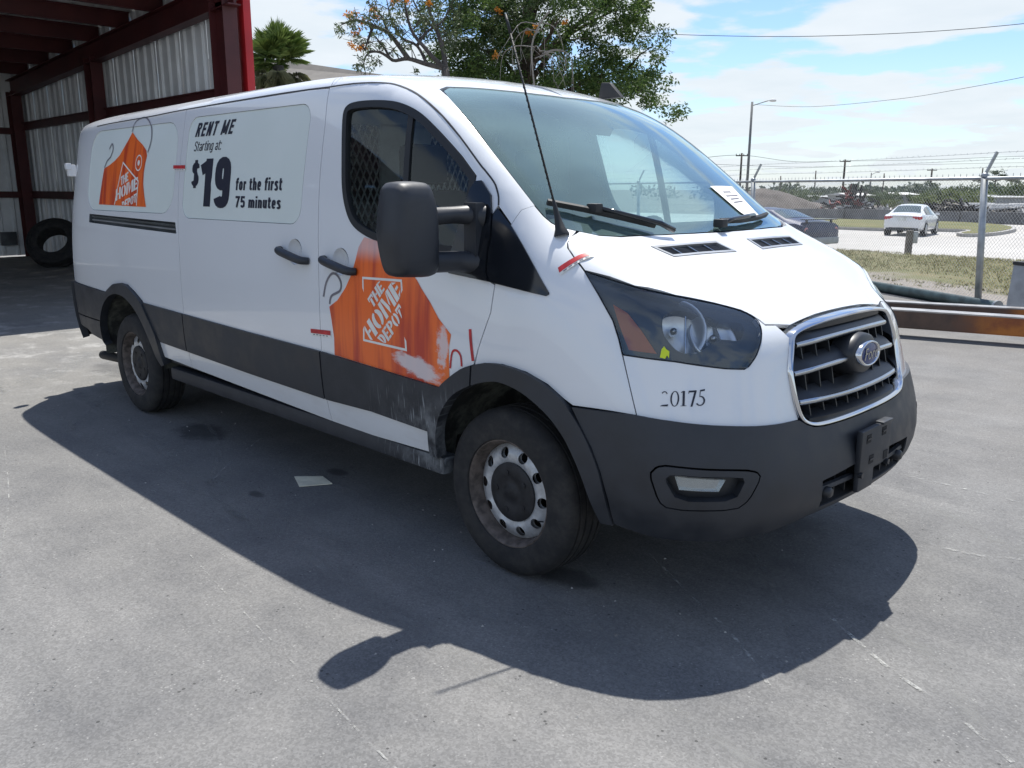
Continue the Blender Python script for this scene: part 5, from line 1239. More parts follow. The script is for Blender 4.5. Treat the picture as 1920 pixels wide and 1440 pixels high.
sheet_mesh('grass_verge', *vpoly(), 'grass_ground', smooth=True)
rg = random.Random(3); b = MB()
def tuft(b, x, y, z, h_, k, sp):
    for _ in range(k):
        a = rg.uniform(0, 6.28); l = h_*rg.uniform(.5, 1.2); dx, dy = math.cos(a)*l*sp, math.sin(a)*l*sp; wx, wy = -math.sin(a)*.008, math.cos(a)*.008
        ox, oy = rg.uniform(-.04, .04), rg.uniform(-.04, .04); i = len(b.v)
        b.v += [(x+ox-wx, y+oy-wy, z), (x+ox+wx, y+oy+wy, z), (x+ox+dx, y+oy+dy, z+l)]; b.f.append((i, i+1, i+2)); b.mi.append(0)
from mathutils import noise as mn
cnt = 0
while cnt < 15000:
    s = rg.uniform(-4.5, 13); d_ = .4+rg.random()**.8*9.5; p = FP(s, d_)
    if p.y > edge_y(p.x)-.15: continue
    g_ = mn.noise(p*.55)*.9+mn.noise(p*2.1)*.5
    if d_+g_*2.4 < 1.5 or rg.random() > .75+g_: continue
    tuft(b, p.x, p.y, hgt(d_)+.03, .045 if d_ < 5 else .055, 3, 1.1); cnt += 1
tag(b.build('grass', 'grass_blade'), kind='stuff')
# grass island with a kerb
IS = cr([(-27, 44.6), (-18.8, 43.9), (-15.9, 44.3), (-14.8, 45.6), (-12.6, 45.6), (-11.9, 42.0), (-11.0, 41.2), (-10.6, 43.8), (-11.1, 48.8), (-12.4, 53), (-14.6, 56), (-17.7, 57.6), (-22, 57), (-28, 56)], 5, True)
b = MB(); b.prism(IS if area(IS) > 0 else IS[::-1], .26, Matrix.Translation((0, 0, -.72))); tag(b.build('island_kerb', 'kerb_concrete'), kind='structure')
q = inset(IS, .22); V2, F = fill([q], 2.0); sheet_mesh('island_grass', [(x, y, -.445) for x, y in V2], F, 'dry_grass')
# a flat scrap of tan card on the asphalt
b = MB(); b.prism([(-1.708, -.952), (-1.546, -1.020), (-1.459, -.868), (-1.600, -.838)], .004, Matrix.Translation((0, 0, .002))); tag(b.build('card_scrap', 'tan_card'), 'flat tan scrap of card on the shaded asphalt beside the van', 'litter')
rg = random.Random(11); b = MB()
for _ in range(260):
    x, y = rg.uniform(-4.5, 2.0), rg.uniform(-3.2, 2.6); r_ = rg.uniform(.003, .008); a = rg.uniform(0, 6)
    b.add([(x+r_*math.cos(a+k*2.1)*rg.uniform(.7, 1.3), y+r_*math.sin(a+k*2.1), 0.0005) for k in range(3)]+[(x, y, r_*.8)], [(0, 1, 3), (1, 2, 3), (2, 0, 3)])
tag(b.build('loose_grit', 'kerb_concrete'), kind='stuff')

# ---------------------------------------------------------------- open steel shed on the left
m = NT('oxblood_steel'); m.col(m.mix(m.ramp(m.noise(2, 6), .3, .7), (.062, .012, .014), (.095, .018, .019))).set(rough=.5)
simple('red_trim', (.50, .018, .022), .42, var=.12, scale=2)
simple('sheet_metal', (.82, .84, .85), .5, .0, var=.1, scale=1.5)
simple('roof_metal', (.62, .62, .60), .5, .0, var=.15, scale=1)
SH_ = thing('steel_shed', 'open fronted steel shed with dark red frame and pale corrugated sheeting', 'shed')
XB, XF, YW = -20.0, -9.9, 3.22
zr = lambda x: 3.58+(x-XB)/(XF-XB)*.52       # underside of the rafters
def ibeam(name, a, b_, dep, wid, mat, par, up=(0, 0, 1), t=.018):
    a, b_ = Vector(a), Vector(b_); x = (b_-a).normalized(); z = Vector(up); z = (z-x*z.dot(x)).normalized()
    b = MB(); b.bar(a, b_, t, dep-2*t, up=z)
    for s in (-1, 1): o = z*(s*(dep/2-t/2)); b.bar(a+o, b_+o, wid, t, up=z)
    return b.build(name, mat, par)
def corr(L_, H, pitch=.30, dep=.035, nrib=3):
    "one ribbed sheet in the xz plane, L_ long, ribs towards -y"
    P = [(0, 0)]
    k = max(1, int(round(L_/pitch)))
    for i in range(k): x = i*L_/k; P += [(x+.12, 0), (x+.15, -dep), (x+.20, -dep), (x+.23, 0)]
    P.append((L_, 0)); n_ = len(P)
    v = [(x, y, 0) for x, y in P]+[(x, y, 1) for x, y in P]
    return v, [(i, i+1, n_+i+1, n_+i) for i in range(n_-1)]
def sheetwall(x0, x1, fixed, along, ztop, mat='sheet_metal', inward=1):
    n_ = int(round(abs(x1-x0)/.9)); L_ = abs(x1-x0)/n_; sg = 1 if x1 > x0 else -1
    for i in range(n_):
        v, F = corr(L_-.006, 1); V = []
        for x, y, z in v:
            q = x0+sg*(i*L_+x); zz = .03+z*((ztop(q) if callable(ztop) else ztop)-.03)
            V.append((q, fixed+y*inward, zz) if along == 'x' else (fixed+y*inward, q, zz))
        b = MB(); b.add(V, F); b.build('wall_sheet', mat, SH_)
sheetwall(XB-.12, XF, YW+.08, 'x', lambda x: zr(x)+.64)
sheetwall(YW+.1, -9.0, XB-.08, 'y', 4.2, inward=-1)
for x in (XB+.12, -15.0, XF): ibeam('column', (x, YW-.12, 0), (x, YW-.12, zr(x)+.1), .34 if x != XF else .42, .22, 'oxblood_steel', SH_, up=(1, 0, 0))
for y in (-2.0, -7.0): ibeam('column', (XB+.12, y, 0), (XB+.12, y, 3.6), .3, .2, 'oxblood_steel', SH_, up=(1, 0, 0))
for x in (XB+.12, -15.0, XF): ibeam('column', (x, -9.0, 0), (x, -9.0, zr(x)+.1), .34, .22, 'oxblood_steel', SH_, up=(1, 0, 0))
for y in (YW-.12, -3.0, -9.0): ibeam('rafter', (XB, y, zr(XB)+.17), (XF+.35, y, zr(XF+.35)+.17), .36, .20, 'oxblood_steel', SH_)
for z in (1.42, 2.93):
    ibeam('girt', (XB, YW-.02, z), (XF, YW-.02, z+(.04 if z > 2 else 0)), .16, .10, 'oxblood_steel', SH_)
    ibeam('girt', (XB+.02, YW, z-.1*(z > 2)), (XB+.02, -9, z-.1*(z > 2)), .14, .08, 'oxblood_steel', SH_)
px_ = [-10.75, -12.15, -13.55, -14.95, -16.35, -17.75, -19.15]
for x in px_: ibeam('purlin', (x, YW+.02, zr(x)+.36+.14), (x, -9.2, zr(x)+.36+.14), .27, .09, 'oxblood_steel', SH_)
L_ = .9
for i in range(14):
    v, F = corr(L_, 1); V = []; y0 = YW+.2-i*L_
    for x, y, z in v:
        X_ = XB-.3+(XF+.6-XB+.3)*z; V.append((X_, y0-x, zr(X_)+.64-y))
    b = MB(); b.add(V, F); b.build('roof_sheet', 'roof_metal', SH_)
b = MB(); b.box((XF+.09, YW+.15, 2.5), (.25, .12, 5.0)); b.build('corner_trim', 'red_trim', SH_, bevel=.006)
b = MB(); b.box((XF+.62, -2.9, zr(XF)+.62), (.05, 12.6, .34)); b.build('eave_trim', 'oxblood_steel', SH_)
sheetwall(XB, XF, -9.2, 'x', lambda x: zr(x)+.55, inward=-1)  # unseen left wall, added to keep light out of the shed
# tyre leaning in the shed
tyr = at(104, 462, 17.35); tt = thing('loose_tyre', 'large bare tyre standing against the corrugated wall inside the shed', 'tyre', (tyr.x, tyr.y, .47))
b = MB(); b.lathe([(.27, -.13), (.29, -.17), (.36, -.185), (.45, -.175), (.51, -.14), (.53, -.09), (.53, -.03), (.515, -.025), (.515, .025), (.53, .03), (.53, .09), (.51, .14), (.45, .175), (.36, .185), (.29, .17), (.27, .13), (.27, -.13)], None, 48)
ty = b.build('tyre_casing', 'tyre_rubber', tt, angle=35); ax_ = Vector((.68, -.50, .54)).normalized(); ty.matrix_local = ax_.to_track_quat('Z', 'Y').to_matrix().to_4x4()
b = MB()
for r_ in (.40, .46): b.tube([(r_*math.cos(a), r_*math.sin(a), .184) for a in np.linspace(0, 2*math.pi, 40)], .006, 5)
rb_ = b.build('sidewall_ridge', 'rubber_black', ty)
p = at(14, 447, 19.75); b = MB(); b.box((XB+.02, p.y, 1.0 if False else p.z), (.10, .34, .30)); tag(b.build('junction_box', 'track_metal'), 'small dark junction box on the back wall of the shed', 'junction box')

# ---------------------------------------------------------------- chain link fence along the yard edge
simple('galvanised', (.36, .38, .39), .42, .45, var=.2, scale=5)
simple('wire_grey', (.44, .45, .45), .5, .4)
FE = thing('chain_link_fence', 'galvanised chain link fence with barbed wire along the yard edge', 'fence', FP(0, 0))
inv = Matrix.Translation(-FP(0, 0))
def fl(mb, name, mat, par=None, **k):
    o = mb.build(name, mat, par or FE, **k)
    if par is None: o.data.transform(inv)
    return o
S0, S1, HT = -9.3, 31.0, 1.73
for s in np.arange(-6.035, 31.1, 6.2):
    b = MB(); b.tube([FP(s-.165, 0, -.05), FP(s, 0, HT+.03)], .045, 14); b.lathe([(.050, 0), (.050, .03), (.03, .055), (.001, .06)], Matrix.Translation(FP(s, 0, HT+.02)), 14); fl(b, 'post', 'galvanised', smooth=True)
    b = MB(); b.bar(FP(s, 0, HT+.04), FP(s, .155, HT+.35), .04, .022, up=FD); fl(b, 'barb_arm', 'galvanised')
    b = MB(); b.tube([FP(s-.165, -.03, -.0), FP(s-.165, -.03, .02)], .11, 14); fl(b, 'post_footing', 'kerb_concrete')
b = MB(); b.tube([FP(S0, 0, HT), FP(S1, 0, HT)], .024, 10); fl(b, 'top_rail', 'galvanised', smooth=True)
b = MB(); b.tube([FP(S0, .02, .07), FP(S1, .02, .07)], .012, 6); fl(b, 'tension_wire', 'galvanised')
for k, f in enumerate((.35, .68, .98)):
    b = MB(); P = []
    s = S0
    while s < S1: P.append(FP(s, .155*f, HT+.04+.31*f-.012*math.sin((s % 6.2)/6.2*math.pi))); s += .62
    b.tube(P, .0028, 4); fl(b, 'barbed_wire', 'wire_grey')
    b = MB(); s = S0; rr = random.Random(k)
    while s < 12:
        p = FP(s, .155*f, HT+.04+.31*f); a = Vector((rr.uniform(-1, 1), rr.uniform(-1, 1), rr.uniform(.3, 1)))*.016; b.bar(p-a, p+a, .003, .003); s += .125
    tag(fl(b, 'wire_barbs', 'wire_grey'), kind='stuff')
b = MB(); pitch = .0585; hh_ = HT-.03; z0 = .05
n_ = int((S1-S0)/pitch)
for sg in (1, -1):
    for k in range(-34, n_+34):
        s0 = S0+k*pitch; s1 = s0+sg*(hh_-z0)*.98; t0, t1 = 0., 1.
        for lim, q in ((S0, 1), (S1, -1)):
            f0, f1 = q*(s0-lim), q*(s1-lim)
            if f0 < 0 and f1 < 0: t0 = 2
            elif f0 < 0: t0 = max(t0, f0/(f0-f1))
            elif f1 < 0: t1 = min(t1, f0/(f0-f1))
        if t0 < t1:
            a, c = s0+(s1-s0)*t0, s0+(s1-s0)*t1; za, zc_ = z0+(hh_-z0)*t0, z0+(hh_-z0)*t1
            b.tube([FP(a, .028+.003*sg, za), FP(c, .028+.003*sg, zc_)], .0017, 3, cap=False)
for k in range(n_+1):
    if k % 2 == 0: s = S0+k*pitch; b.bar(FP(s, .028, HT-.03), FP(s, .028, HT+.065), .006, .006)
tag(fl(b, 'chain_link_mesh', 'wire_grey'), kind='stuff')
# pipe lying along the foot of the fence
simple('pipe_green', (.055, .085, .085), .45, .2, var=.35, scale=7)
b = MB(); a, c = FP(6.5, -.16, .075), FP(-.55, -.20, .075); b.tube([a, c], .075, 14); o = b.build('long_pipe', 'pipe_green', angle=40); tag(o, 'dark green pipe lying along the foot of the chain link fence', 'pipe')
b = MB(); b.tube([c+(a-c).normalized()*.02, c-(a-c).normalized()*.015], .086, 14); b.build('pipe_collar', 'galvanised', o, angle=40)
# rusty beams lying in front of the fence
m = NT('rusty_beam'); X = m.xyz(); n1_ = m.noise(3, 7, .65); n2_ = m.noise(1.1, 5, .6)
pt = m.ramp(m.math('ADD', X[0], m.math('MULTIPLY', m.math('SUBTRACT', n2_, .5), .6)), -.62, -.22)
c_ = m.mix(m.ramp(n1_, .35, .7), (.060, .040, .032), (.115, .070, .050)); o_ = m.mix(m.ramp(n1_, .38, .66), (.44, .150, .022), (.22, .060, .020))
m.col(m.mix(pt, c_, o_)).set(rough=.6)
simple('bare_steel', (.40, .38, .36), .35, .6, var=.2)
def zpt(u, v, z):
    o_, dr = M4.translation, at(u, v, 1)-M4.translation; return o_+dr*((z-o_.z)/dr.z)
def Lbeam(name, q0, q1, z0, h_, dpt, label):
    a, c = Vector((q0.x, q0.y, 0)), Vector((q1.x, q1.y, 0)); x = (c-a).normalized(); a = a-x*3.2; c = c+x*1.6; y = Vector((-x.y, x.x, 0)); y = y if y.dot(FN) > 0 else -y
    t = thing(name, label, 'steel beam')
    b = MB(); b.bar(a+Vector((0, 0, z0+h_/2)), c+Vector((0, 0, z0+h_/2)), .014, h_-.03); b.build('web', 'rusty_beam', t)
    b = MB(); b.bar(a+y*(dpt/2)+Vector((0, 0, z0+h_-.0075)), c+y*(dpt/2)+Vector((0, 0, z0+h_-.0075)), dpt, .015); b.build('top_flange', 'bare_steel', t)
    b = MB(); b.bar(a+y*(dpt/2)+Vector((0, 0, z0+.0075)), c+y*(dpt/2)+Vector((0, 0, z0+.0075)), dpt, .015); b.build('bottom_flange', 'rusty_beam', t)
    b = MB()
    for k in (.12, .5, .86): p = a.lerp(c, k)+y*dpt*.5; b.box((p.x, p.y, z0/2), (.3, .22, z0-.002), rz=math.atan2(x.y, x.x))
    b.build('timber_block', 'rusty_beam', t) if False else b.build('support_block', 'barrier_concrete', t)
    return t
Lbeam('rusty_beam', zpt(1690, 615, .10), zpt(1920, 632, .10), .10, .20, .20, 'low rust brown steel beam turning orange at one end, nearer of the pair')
Lbeam('rusty_beam', zpt(1690, 584, .16), zpt(1920, 597, .16), .16, .11, .16, 'thin dark steel beam with a bright top edge, nearer the fence')
# bin at the right
simple('bin_grey', (.34, .36, .38), .5, var=.2, scale=4)
p = FP(-1.05, -.10); t = thing('waste_bin', 'grey square bin with black liner rim standing against the fence', 'bin', p, math.atan2(FD.y, FD.x))
def frust(w0, w1, z0, z1, n_=1): return [(-w0, -w0, z0), (w0, -w0, z0), (w0, w0, z0), (-w0, w0, z0), (-w1, -w1, z1), (w1, -w1, z1), (w1, w1, z1), (-w1, w1, z1)], [(3, 2, 1, 0), (4, 5, 6, 7), (0, 1, 5, 4), (1, 2, 6, 5), (2, 3, 7, 6), (3, 0, 4, 7)]
b = MB(); b.add(*frust(.235, .215, 0, .66)); b.build('bin_body', 'bin_grey', t, bevel=.02)
b = MB(); b.add(*frust(.222, .220, .655, .70)); b.bar((-.23, -.226, .64), (.1, -.226, .60), .01, .07, up=(0, 0, 1)); b.build('bin_liner', 'rubber_black', t, bevel=.008)
# short utility post by the road
simple('weathered_wood', (.15, .13, .105), .9, var=.3, scale=5)
p = at(1702, 476, 23.6); zb = hgt(fd(p.x, p.y)); t = thing('utility_post', 'short weathered wooden post with a small grey box by the road edge', 'post', (p.x, p.y, zb), R(44))
b = MB(); b.box((0, 0, .31), (.15, .15, .66)); b.build('post_shaft', 'weathered_wood', t, bevel=.01)
b = MB(); b.box((.13, -.02, .44), (.13, .14, .30)); b.box((.13, -.02, .60), (.15, .16, .02)); b.build('meter_box', 'galvanised', t, bevel=.008)

# ---------------------------------------------------------------- parked cars beyond the fence
simple('car_white', (.74, .75, .76), .25, var=.03, coat=.6)
simple('car_blue', (.006, .018, .075), .3, var=.1, coat=.1)
simple('car_glass', (.07, .10, .11), .06)
simple('tail_red', (.40, .02, .025), .2); simple('tail_pink', (.62, .25, .24), .3); simple('plate_white', (.62, .64, .62), .5)
simple('alloy', (.42, .43, .44), .35, .5)
def car(name, label, paint, loc, hd, st, glass_rear, glass_front, side, wheels, wr, group=None):
    t = thing(name, label, 'car', loc, math.atan2(hd[1], hd[0]), group)
    def sec(x, w_, zb, zl, rw, zt):
        return [(x, w_*.86, zb), (x, w_*.97, zb+.06), (x, w_, zb+.22), (x, w_, (zb+zl)/2+.12), (x, w_*.975, zl-.04), (x, w_*.95, zl), (x, rw*1.03, zt-.05), (x, rw*.93, zt), (x, rw*.5, zt+.025), (x, 0, zt+.032)]
    ss = [sec(*q) for q in st]; k = 10; V = []; F = []
    for s in ss: V += s+[(x, -y, z) for x, y, z in s[-2::-1]]
    kk = 2*k-1
    for i in range(len(ss)-1): F += [(i*kk+j, i*kk+j+1, (i+1)*kk+j+1, (i+1)*kk+j) for j in range(kk-1)]
    F += [tuple(range(kk))[::-1], tuple((len(ss)-1)*kk+j for j in range(kk))]
    F = [f if True else f for f in F]
    b = MB(); b.add(V, F); o = b.build('body', paint, t, angle=38); bm = bmesh.new(); bm.from_mesh(o.data); bmesh.ops.recalc_face_normals(bm, faces=bm.faces); bm.to_mesh(o.data); bm.free(); o.data.set_sharp_from_angle(angle=R(38))
    def ipt(x, j):
        for i in range(len(st)-1):
            if st[i][0] <= x <= st[i+1][0]:
                f = (x-st[i][0])/(st[i+1][0]-st[i][0]); return Vector(ss[i][j]).lerp(Vector(ss[i+1][j]), f)
    def gl(name, rows, off, mat='car_glass'):
        b = MB(); n_ = len(rows[0]); b.v = [tuple(Vector(p)+Vector(off)) for r_ in rows for p in r_]
        b.f = [(i*n_+j, i*n_+j+1, (i+1)*n_+j+1, (i+1)*n_+j) for i in range(len(rows)-1) for j in range(n_-1)]; b.mi = [0]*len(b.f); return b.build(name, mat, t, smooth=True)
    for nm, (xa, xb) in (('rear_window', glass_rear), ('windscreen', glass_front)):
        rows = []
        for x in np.linspace(xa, xb, 5):
            q = [ipt(x, j) for j in (7, 8, 9)]; q[0].y *= .95; rows.append([q[0], q[1], q[2], Vector((q[1].x, -q[1].y, q[1].z)), Vector((q[0].x, -q[0].y, q[0].z))])
        gl(nm, rows, (-.004 if nm[0] == 'r' else .004, 0, .008))
    for s in (-1, 1):
        for xa, xb in side:
            rows = []
            for x in np.linspace(xa, xb, 4):
                a, c = ipt(x, 5), ipt(x, 6); p0, p1 = a.lerp(c, .06), a.lerp(c, .90); rows.append([Vector((p.x, s*p.y, p.z)) for p in (p0, p1)])
            gl('side_window', rows, (0, s*.008, .004))
    for x in wheels:
        for s in (-1, 1):
            yy = s*(st[3][1]-.10)
            b = MB(); b.lathe([(.12, .12), (wr*.68, .12), (wr*.92, .125), (wr, .09), (wr, -.09), (wr*.9, -.11)], None, 28); me = b.mesh('tyre', 'tyre_rubber', angle=30)
            w_ = link('wheel', me, t); w_.matrix_local = Matrix.Translation((x, yy, wr)) @ Matrix.Rotation(R(-90*s), 4, 'X')
            b = MB(); b.lathe([(.001, .128), (wr*.62, .132), (wr*.66, .12)], None, 24); b.build('wheel_disc', 'alloy', w_, smooth=True)
            b = MB(); b.lathe([(.001, 0), (wr*1.18, 0), (wr*1.18, .012)], Matrix.Translation((x, s*(st[3][1]+.001), wr*1.02)) @ Matrix.Rotation(R(-90*s), 4, 'X'), 28); b.build('arch_shade', 'dark_void', t)  # dark disc on the flank, painting the shade inside the arch
    return t
SED = [(-2.38, .66, .42, .78, .52, .80), (-2.32, .80, .32, .92, .68, .95), (-2.1, .87, .28, 1.0, .74, 1.04), (-1.62, .89, .24, 1.0, .72, 1.08), (-.98, .90, .22, .98, .58, 1.40), (-.3, .90, .22, .96, .57, 1.46), (.35, .90, .22, .94, .57, 1.43), (1.12, .90, .22, .92, .68, 1.02), (1.7, .88, .24, .86, .66, .92), (2.2, .82, .28, .74, .58, .78), (2.38, .64, .36, .62, .46, .64)]
c0 = at(1692, 441, 41.5)
t = car('parked_sedan', 'white four door sedan with red tail lights parked by the grass island', 'car_white', (-13.75, 41.2, -.59), (-.16, .987), SED, (-1.60, -1.0), (.40, 1.08), ((-1.15, -.35), (-.28, .75)), (-1.38, 1.42), .33)
for s in (-1, 1):
    b = MB(); b.box((-2.28, s*.62, .86), (.16, .36, .15)); b.box((-2.16, s*.79, .87), (.24, .10, .13)); b.build('tail_light', 'tail_red', t, bevel=.02)
b = MB(); b.box((-2.385, 0, .82), (.03, .34, .15)); b.build('number_plate', 'plate_white', t)
b = MB(); b.box((-2.37, 0, .93), (.03, .9, .03)); b.build('boot_trim', 'chrome_satin', t)
b = MB(); b.box((-2.33, 0, .34), (.10, 1.45, .12)); b.build('bumper_valance', 'black_plastic', t, bevel=.02)
for s in (-1, 1): b = MB(); b.box((.72, s*.98, 1.0), (.14, .18, .11)); b.build('door_mirror', 'car_white', t, bevel=.02)
CP = [(-2.15, .66, .46, .70, .50, .74), (-2.10, .82, .34, .84, .70, .90), (-1.85, .87, .28, .90, .72, .95), (-1.35, .89, .24, .90, .68, 1.02), (-.75, .89, .22, .88, .55, 1.25), (-.15, .89, .20, .87, .55, 1.30), (.35, .89, .20, .86, .55, 1.25), (1.05, .88, .20, .84, .66, .92), (1.6, .86, .22, .78, .64, .84), (2.0, .80, .26, .68, .56, .72), (2.15, .62, .34, .58, .44, .60)]
p = at(1535, 440, 21.5)
hd = Vector((-.96, .20, 0)).normalized(); q = Vector((p.x, p.y, 0))+hd*1.80
t = car('parked_coupe', 'dark blue coupe with rear spoiler and round tail lamps behind the van bonnet', 'car_blue', (q.x, q.y, hgt(fd(q.x, q.y))-.02), hd, CP, (-1.33, -.78), (.40, 1.0), ((-.95, -.30), (-.22, .68)), (-1.25, 1.30), .31)
t.scale = (.88, .88, .88)
b = MB(); b.box((-2.02, 0, 1.02), (.24, 1.36, .03)); b.build('spoiler', 'gloss_black', t, bevel=.01)
b = MB(); b.box((-2.02, .55, .97), (.06, .04, .12)); b.box((-2.02, -.55, .97), (.06, .04, .12)); b.build('spoiler_foot', 'gloss_black', t)
for s in (-1, 1):
    for y, r_ in ((.66, .085), (.44, .065)):
        b = MB(); b.lathe([(r_, -.08), (r_, .02), (r_*.8, .03), (.001, .03)], Matrix.Translation((-2.10, s*y, .72)) @ Matrix.Rotation(R(-90), 4, 'Y'), 20); b.build('tail_lamp', 'tail_pink' if y > .6 else 'alloy', t, smooth=True)
b = MB(); b.box((-2.12, 0, .42), (.16, 1.5, .2)); b.build('rear_bumper', 'bin_grey', t, bevel=.04)

# ---------------------------------------------------------------- trees
def leafmat(name, a, b_, c=None):
    m = NT(name); gi = m.node('ShaderNodeNewGeometry'); f = gi.outputs['Random Per Island']
    m.col(m.mix(f, a, b_)).set(rough=.55, spec=.3)
    tl = m.node('ShaderNodeBsdfTranslucent'); m.link(m.mix(f, tuple(x*1.1 for x in a), tuple(x*1.25 for x in b_)), tl.inputs[0])
    mx_ = m.node('ShaderNodeMixShader'); mx_.inputs[0].default_value = .30; m.link(m.b.outputs[0], mx_.inputs[1]); m.link(tl.outputs[0], mx_.inputs[2]); m.link(mx_.outputs[0], m.out.inputs[0])
leafmat('leaf_green', (.036, .078, .020), (.120, .180, .045)); leafmat('leaf_grey', (.052, .080, .038), (.130, .160, .075)); leafmat('leaf_orange', (.42, .13, .015), (.55, .26, .03))
leafmat('leaf_far', (.075, .110, .055), (.125, .155, .080)); leafmat('leaf_far_light', (.110, .150, .055), (.18, .21, .090)); leafmat('leaf_far_hazy', (.085, .112, .088), (.125, .150, .115))  # distance haze is mixed into these far leaf colours
leafmat('palm_green', (.075, .135, .028), (.24, .31, .085)); leafmat('palm_dry', (.16, .17, .08), (.30, .28, .16))
simple('bark_brown', (.075, .055, .042), .9, var=.35, scale=7); simple('bark_grey', (.085, .075, .068), .9, var=.3, scale=6); simple('twig_pale', (.30, .27, .24), .9)
def leaves(b, rg, c, r, n_, ln, wd, droop=.4):
    c = Vector(c)
    for _ in range(n_):
        while True:
            q = Vector((rg.uniform(-1, 1), rg.uniform(-1, 1), rg.uniform(-1, 1)))
            if q.length < 1: break
        q = Vector((q.x*r[0], q.y*r[1], q.z*r[2]))*(rg.random()**.15)
        dr = Vector((rg.gauss(0, 1), rg.gauss(0, 1), rg.gauss(-droop, .7))).normalized(); sd = dr.orthogonal().normalized(); sd = Matrix.Rotation(rg.uniform(0, 6.28), 3, dr) @ sd
        l = ln*rg.uniform(.6, 1.3); w_ = wd*rg.uniform(.7, 1.2); p = c+q; i = len(b.v)
        b.v += [tuple(p), tuple(p+dr*l*.5+sd*w_*.5), tuple(p+dr*l), tuple(p+dr*l*.5-sd*w_*.5)]; b.f.append((i, i+1, i+2, i+3)); b.mi.append(0)
def clumps(rg, lobes, base, n_, dep):
    "clump centres in lobes given as (across, height, half-width, half-height, weight)"
    o = []; tot = sum(l[4] for l in lobes)
    for a, z, ra, rz, w_ in lobes:
        for _ in range(max(1, int(n_*w_/tot))):
            t = rg.uniform(0, 6.283); k = rg.random()**.5; e = rg.uniform(-1, 1)
            o.append(base+RT*(a+ra*k*math.cos(t))+FW*(e*dep*math.sqrt(max(.05, 1-k*k*.8)))+Vector((0, 0, z+rz*k*math.sin(t))))
    return o
# leafy tree over the van roof
rg = random.Random(21); B0 = at(985, 150, 22); B0.z = 0
TR = thing('shade_tree', 'large leafy green tree rising behind the van windscreen', 'tree', B0)
rel = lambda p: Vector(p)-B0
b = MB(); T0 = B0
tr_ = [B0, B0+Vector((.05, 0, 1.5)), B0+RT*.02+Vector((0, 0, 3.2)), B0-RT*.02+Vector((0, 0, 5.0)), B0+RT*.15+Vector((0, 0, 7.0))]
b.tube([rel(p) for p in tr_], [.30, .25, .22, .18, .10], 12)
limbs = []
for a, z, z0, f in ((2.9, 4.7, 3.2, .4), (2.2, 5.9, 4.1, -.6), (1.4, 4.4, 3.3, .8), (-1.4, 5.2, 3.9, .3), (-1.0, 6.6, 4.8, -.7), (1.2, 7.4, 5.2, .5), (-1.8, 7.4, 5.0, 0), (.4, 8.4, 6.2, -.3), (3.0, 6.8, 4.6, .6), (.6, 5.2, 4.0, -1.4), (.2, 5.6, 4.2, 1.5), (3.1, 4.05, 3.5, -.2)):
    s = B0+Vector((0, 0, z0)); e = B0+RT*a+FW*f+Vector((0, 0, z)); mid = s.lerp(e, .5)+Vector((0, 0, .25))+RT*rg.uniform(-.2, .2); P = cr([s, mid, e], 5); b.tube([rel(p) for p in P], [.085*(1-.75*i/(len(P)-1)) for i in range(len(P))], 7); limbs.append(P)
    for _ in range(7):
        q0 = Vector(P[rg.randrange(3, len(P))]); q1 = q0+Vector((rg.gauss(0, .5), rg.gauss(0, .5), rg.gauss(.1, .4))); b.tube([rel(q0), rel(q0.lerp(q1, .5)+Vector((0, 0, .08))), rel(q1)], [.028, .018, .007], 5)
b.build('trunk', 'bark_brown', TR, smooth=True)
lob = [(0, 6.4, 2.0, 1.4, 9), (1.7, 6.0, 1.7, 1.2, 8), (2.5, 5.0, 1.0, .95, 5), (1.5, 4.55, 1.5, .50, 5), (-1.35, 5.3, .9, 1.2, 5), (3.15, 4.15, .35, .3, 1), (.3, 8.0, 2.4, 1.2, 8), (-.75, 4.75, .8, .65, 3), (3.0, 6.9, .8, .9, 3), (3.75, 3.5, .14, .12, .4), (3.35, 3.85, .18, .15, .4), (2.3, 3.95, .7, .3, 1.6), (-1.7, 6.9, .9, .9, 3), (-.95, 4.25, .9, .4, 3), (.9, 4.2, 1.0, .35, 3), (-1.7, 4.7, .5, .6, 2), (-2.2, 5.9, .7, 1.0, 3), (-.6, 5.6, 1.2, 1.0, 4)]
b = MB()
for c in clumps(rg, lob, B0, 480, 2.2):
    r_ = rg.uniform(.22, .42); leaves(b, rg, rel(c), (r_, r_, r_*.75), int(130*r_/.3), .115, .042)
b.build('crown', 'leaf_green', TR)
b = MB()
for c in clumps(rg, [(-1.2, 5.2, .8, .9, 3), (-.3, 5.6, .9, .8, 3), (.6, 6.2, 1.5, 1.0, 2)], B0-FW*1.0, 60, 1.0): r_ = rg.uniform(.2, .34); leaves(b, rg, rel(c), (r_, r_, r_), 90, .12, .03)
b.build('grey_sprays', 'leaf_grey', TR)
b = MB(); D0 = B0+RT*.25-FW*2.6+Vector((0, 0, 5.15))   # dead hanging branch
b.tube(cr([rel(D0+RT*.25+Vector((0, 0, .35))), rel(D0), rel(D0-RT*.15-Vector((0, 0, .5))), rel(D0-RT*.05-Vector((0, 0, 1.5)))], 5), .020, 6)
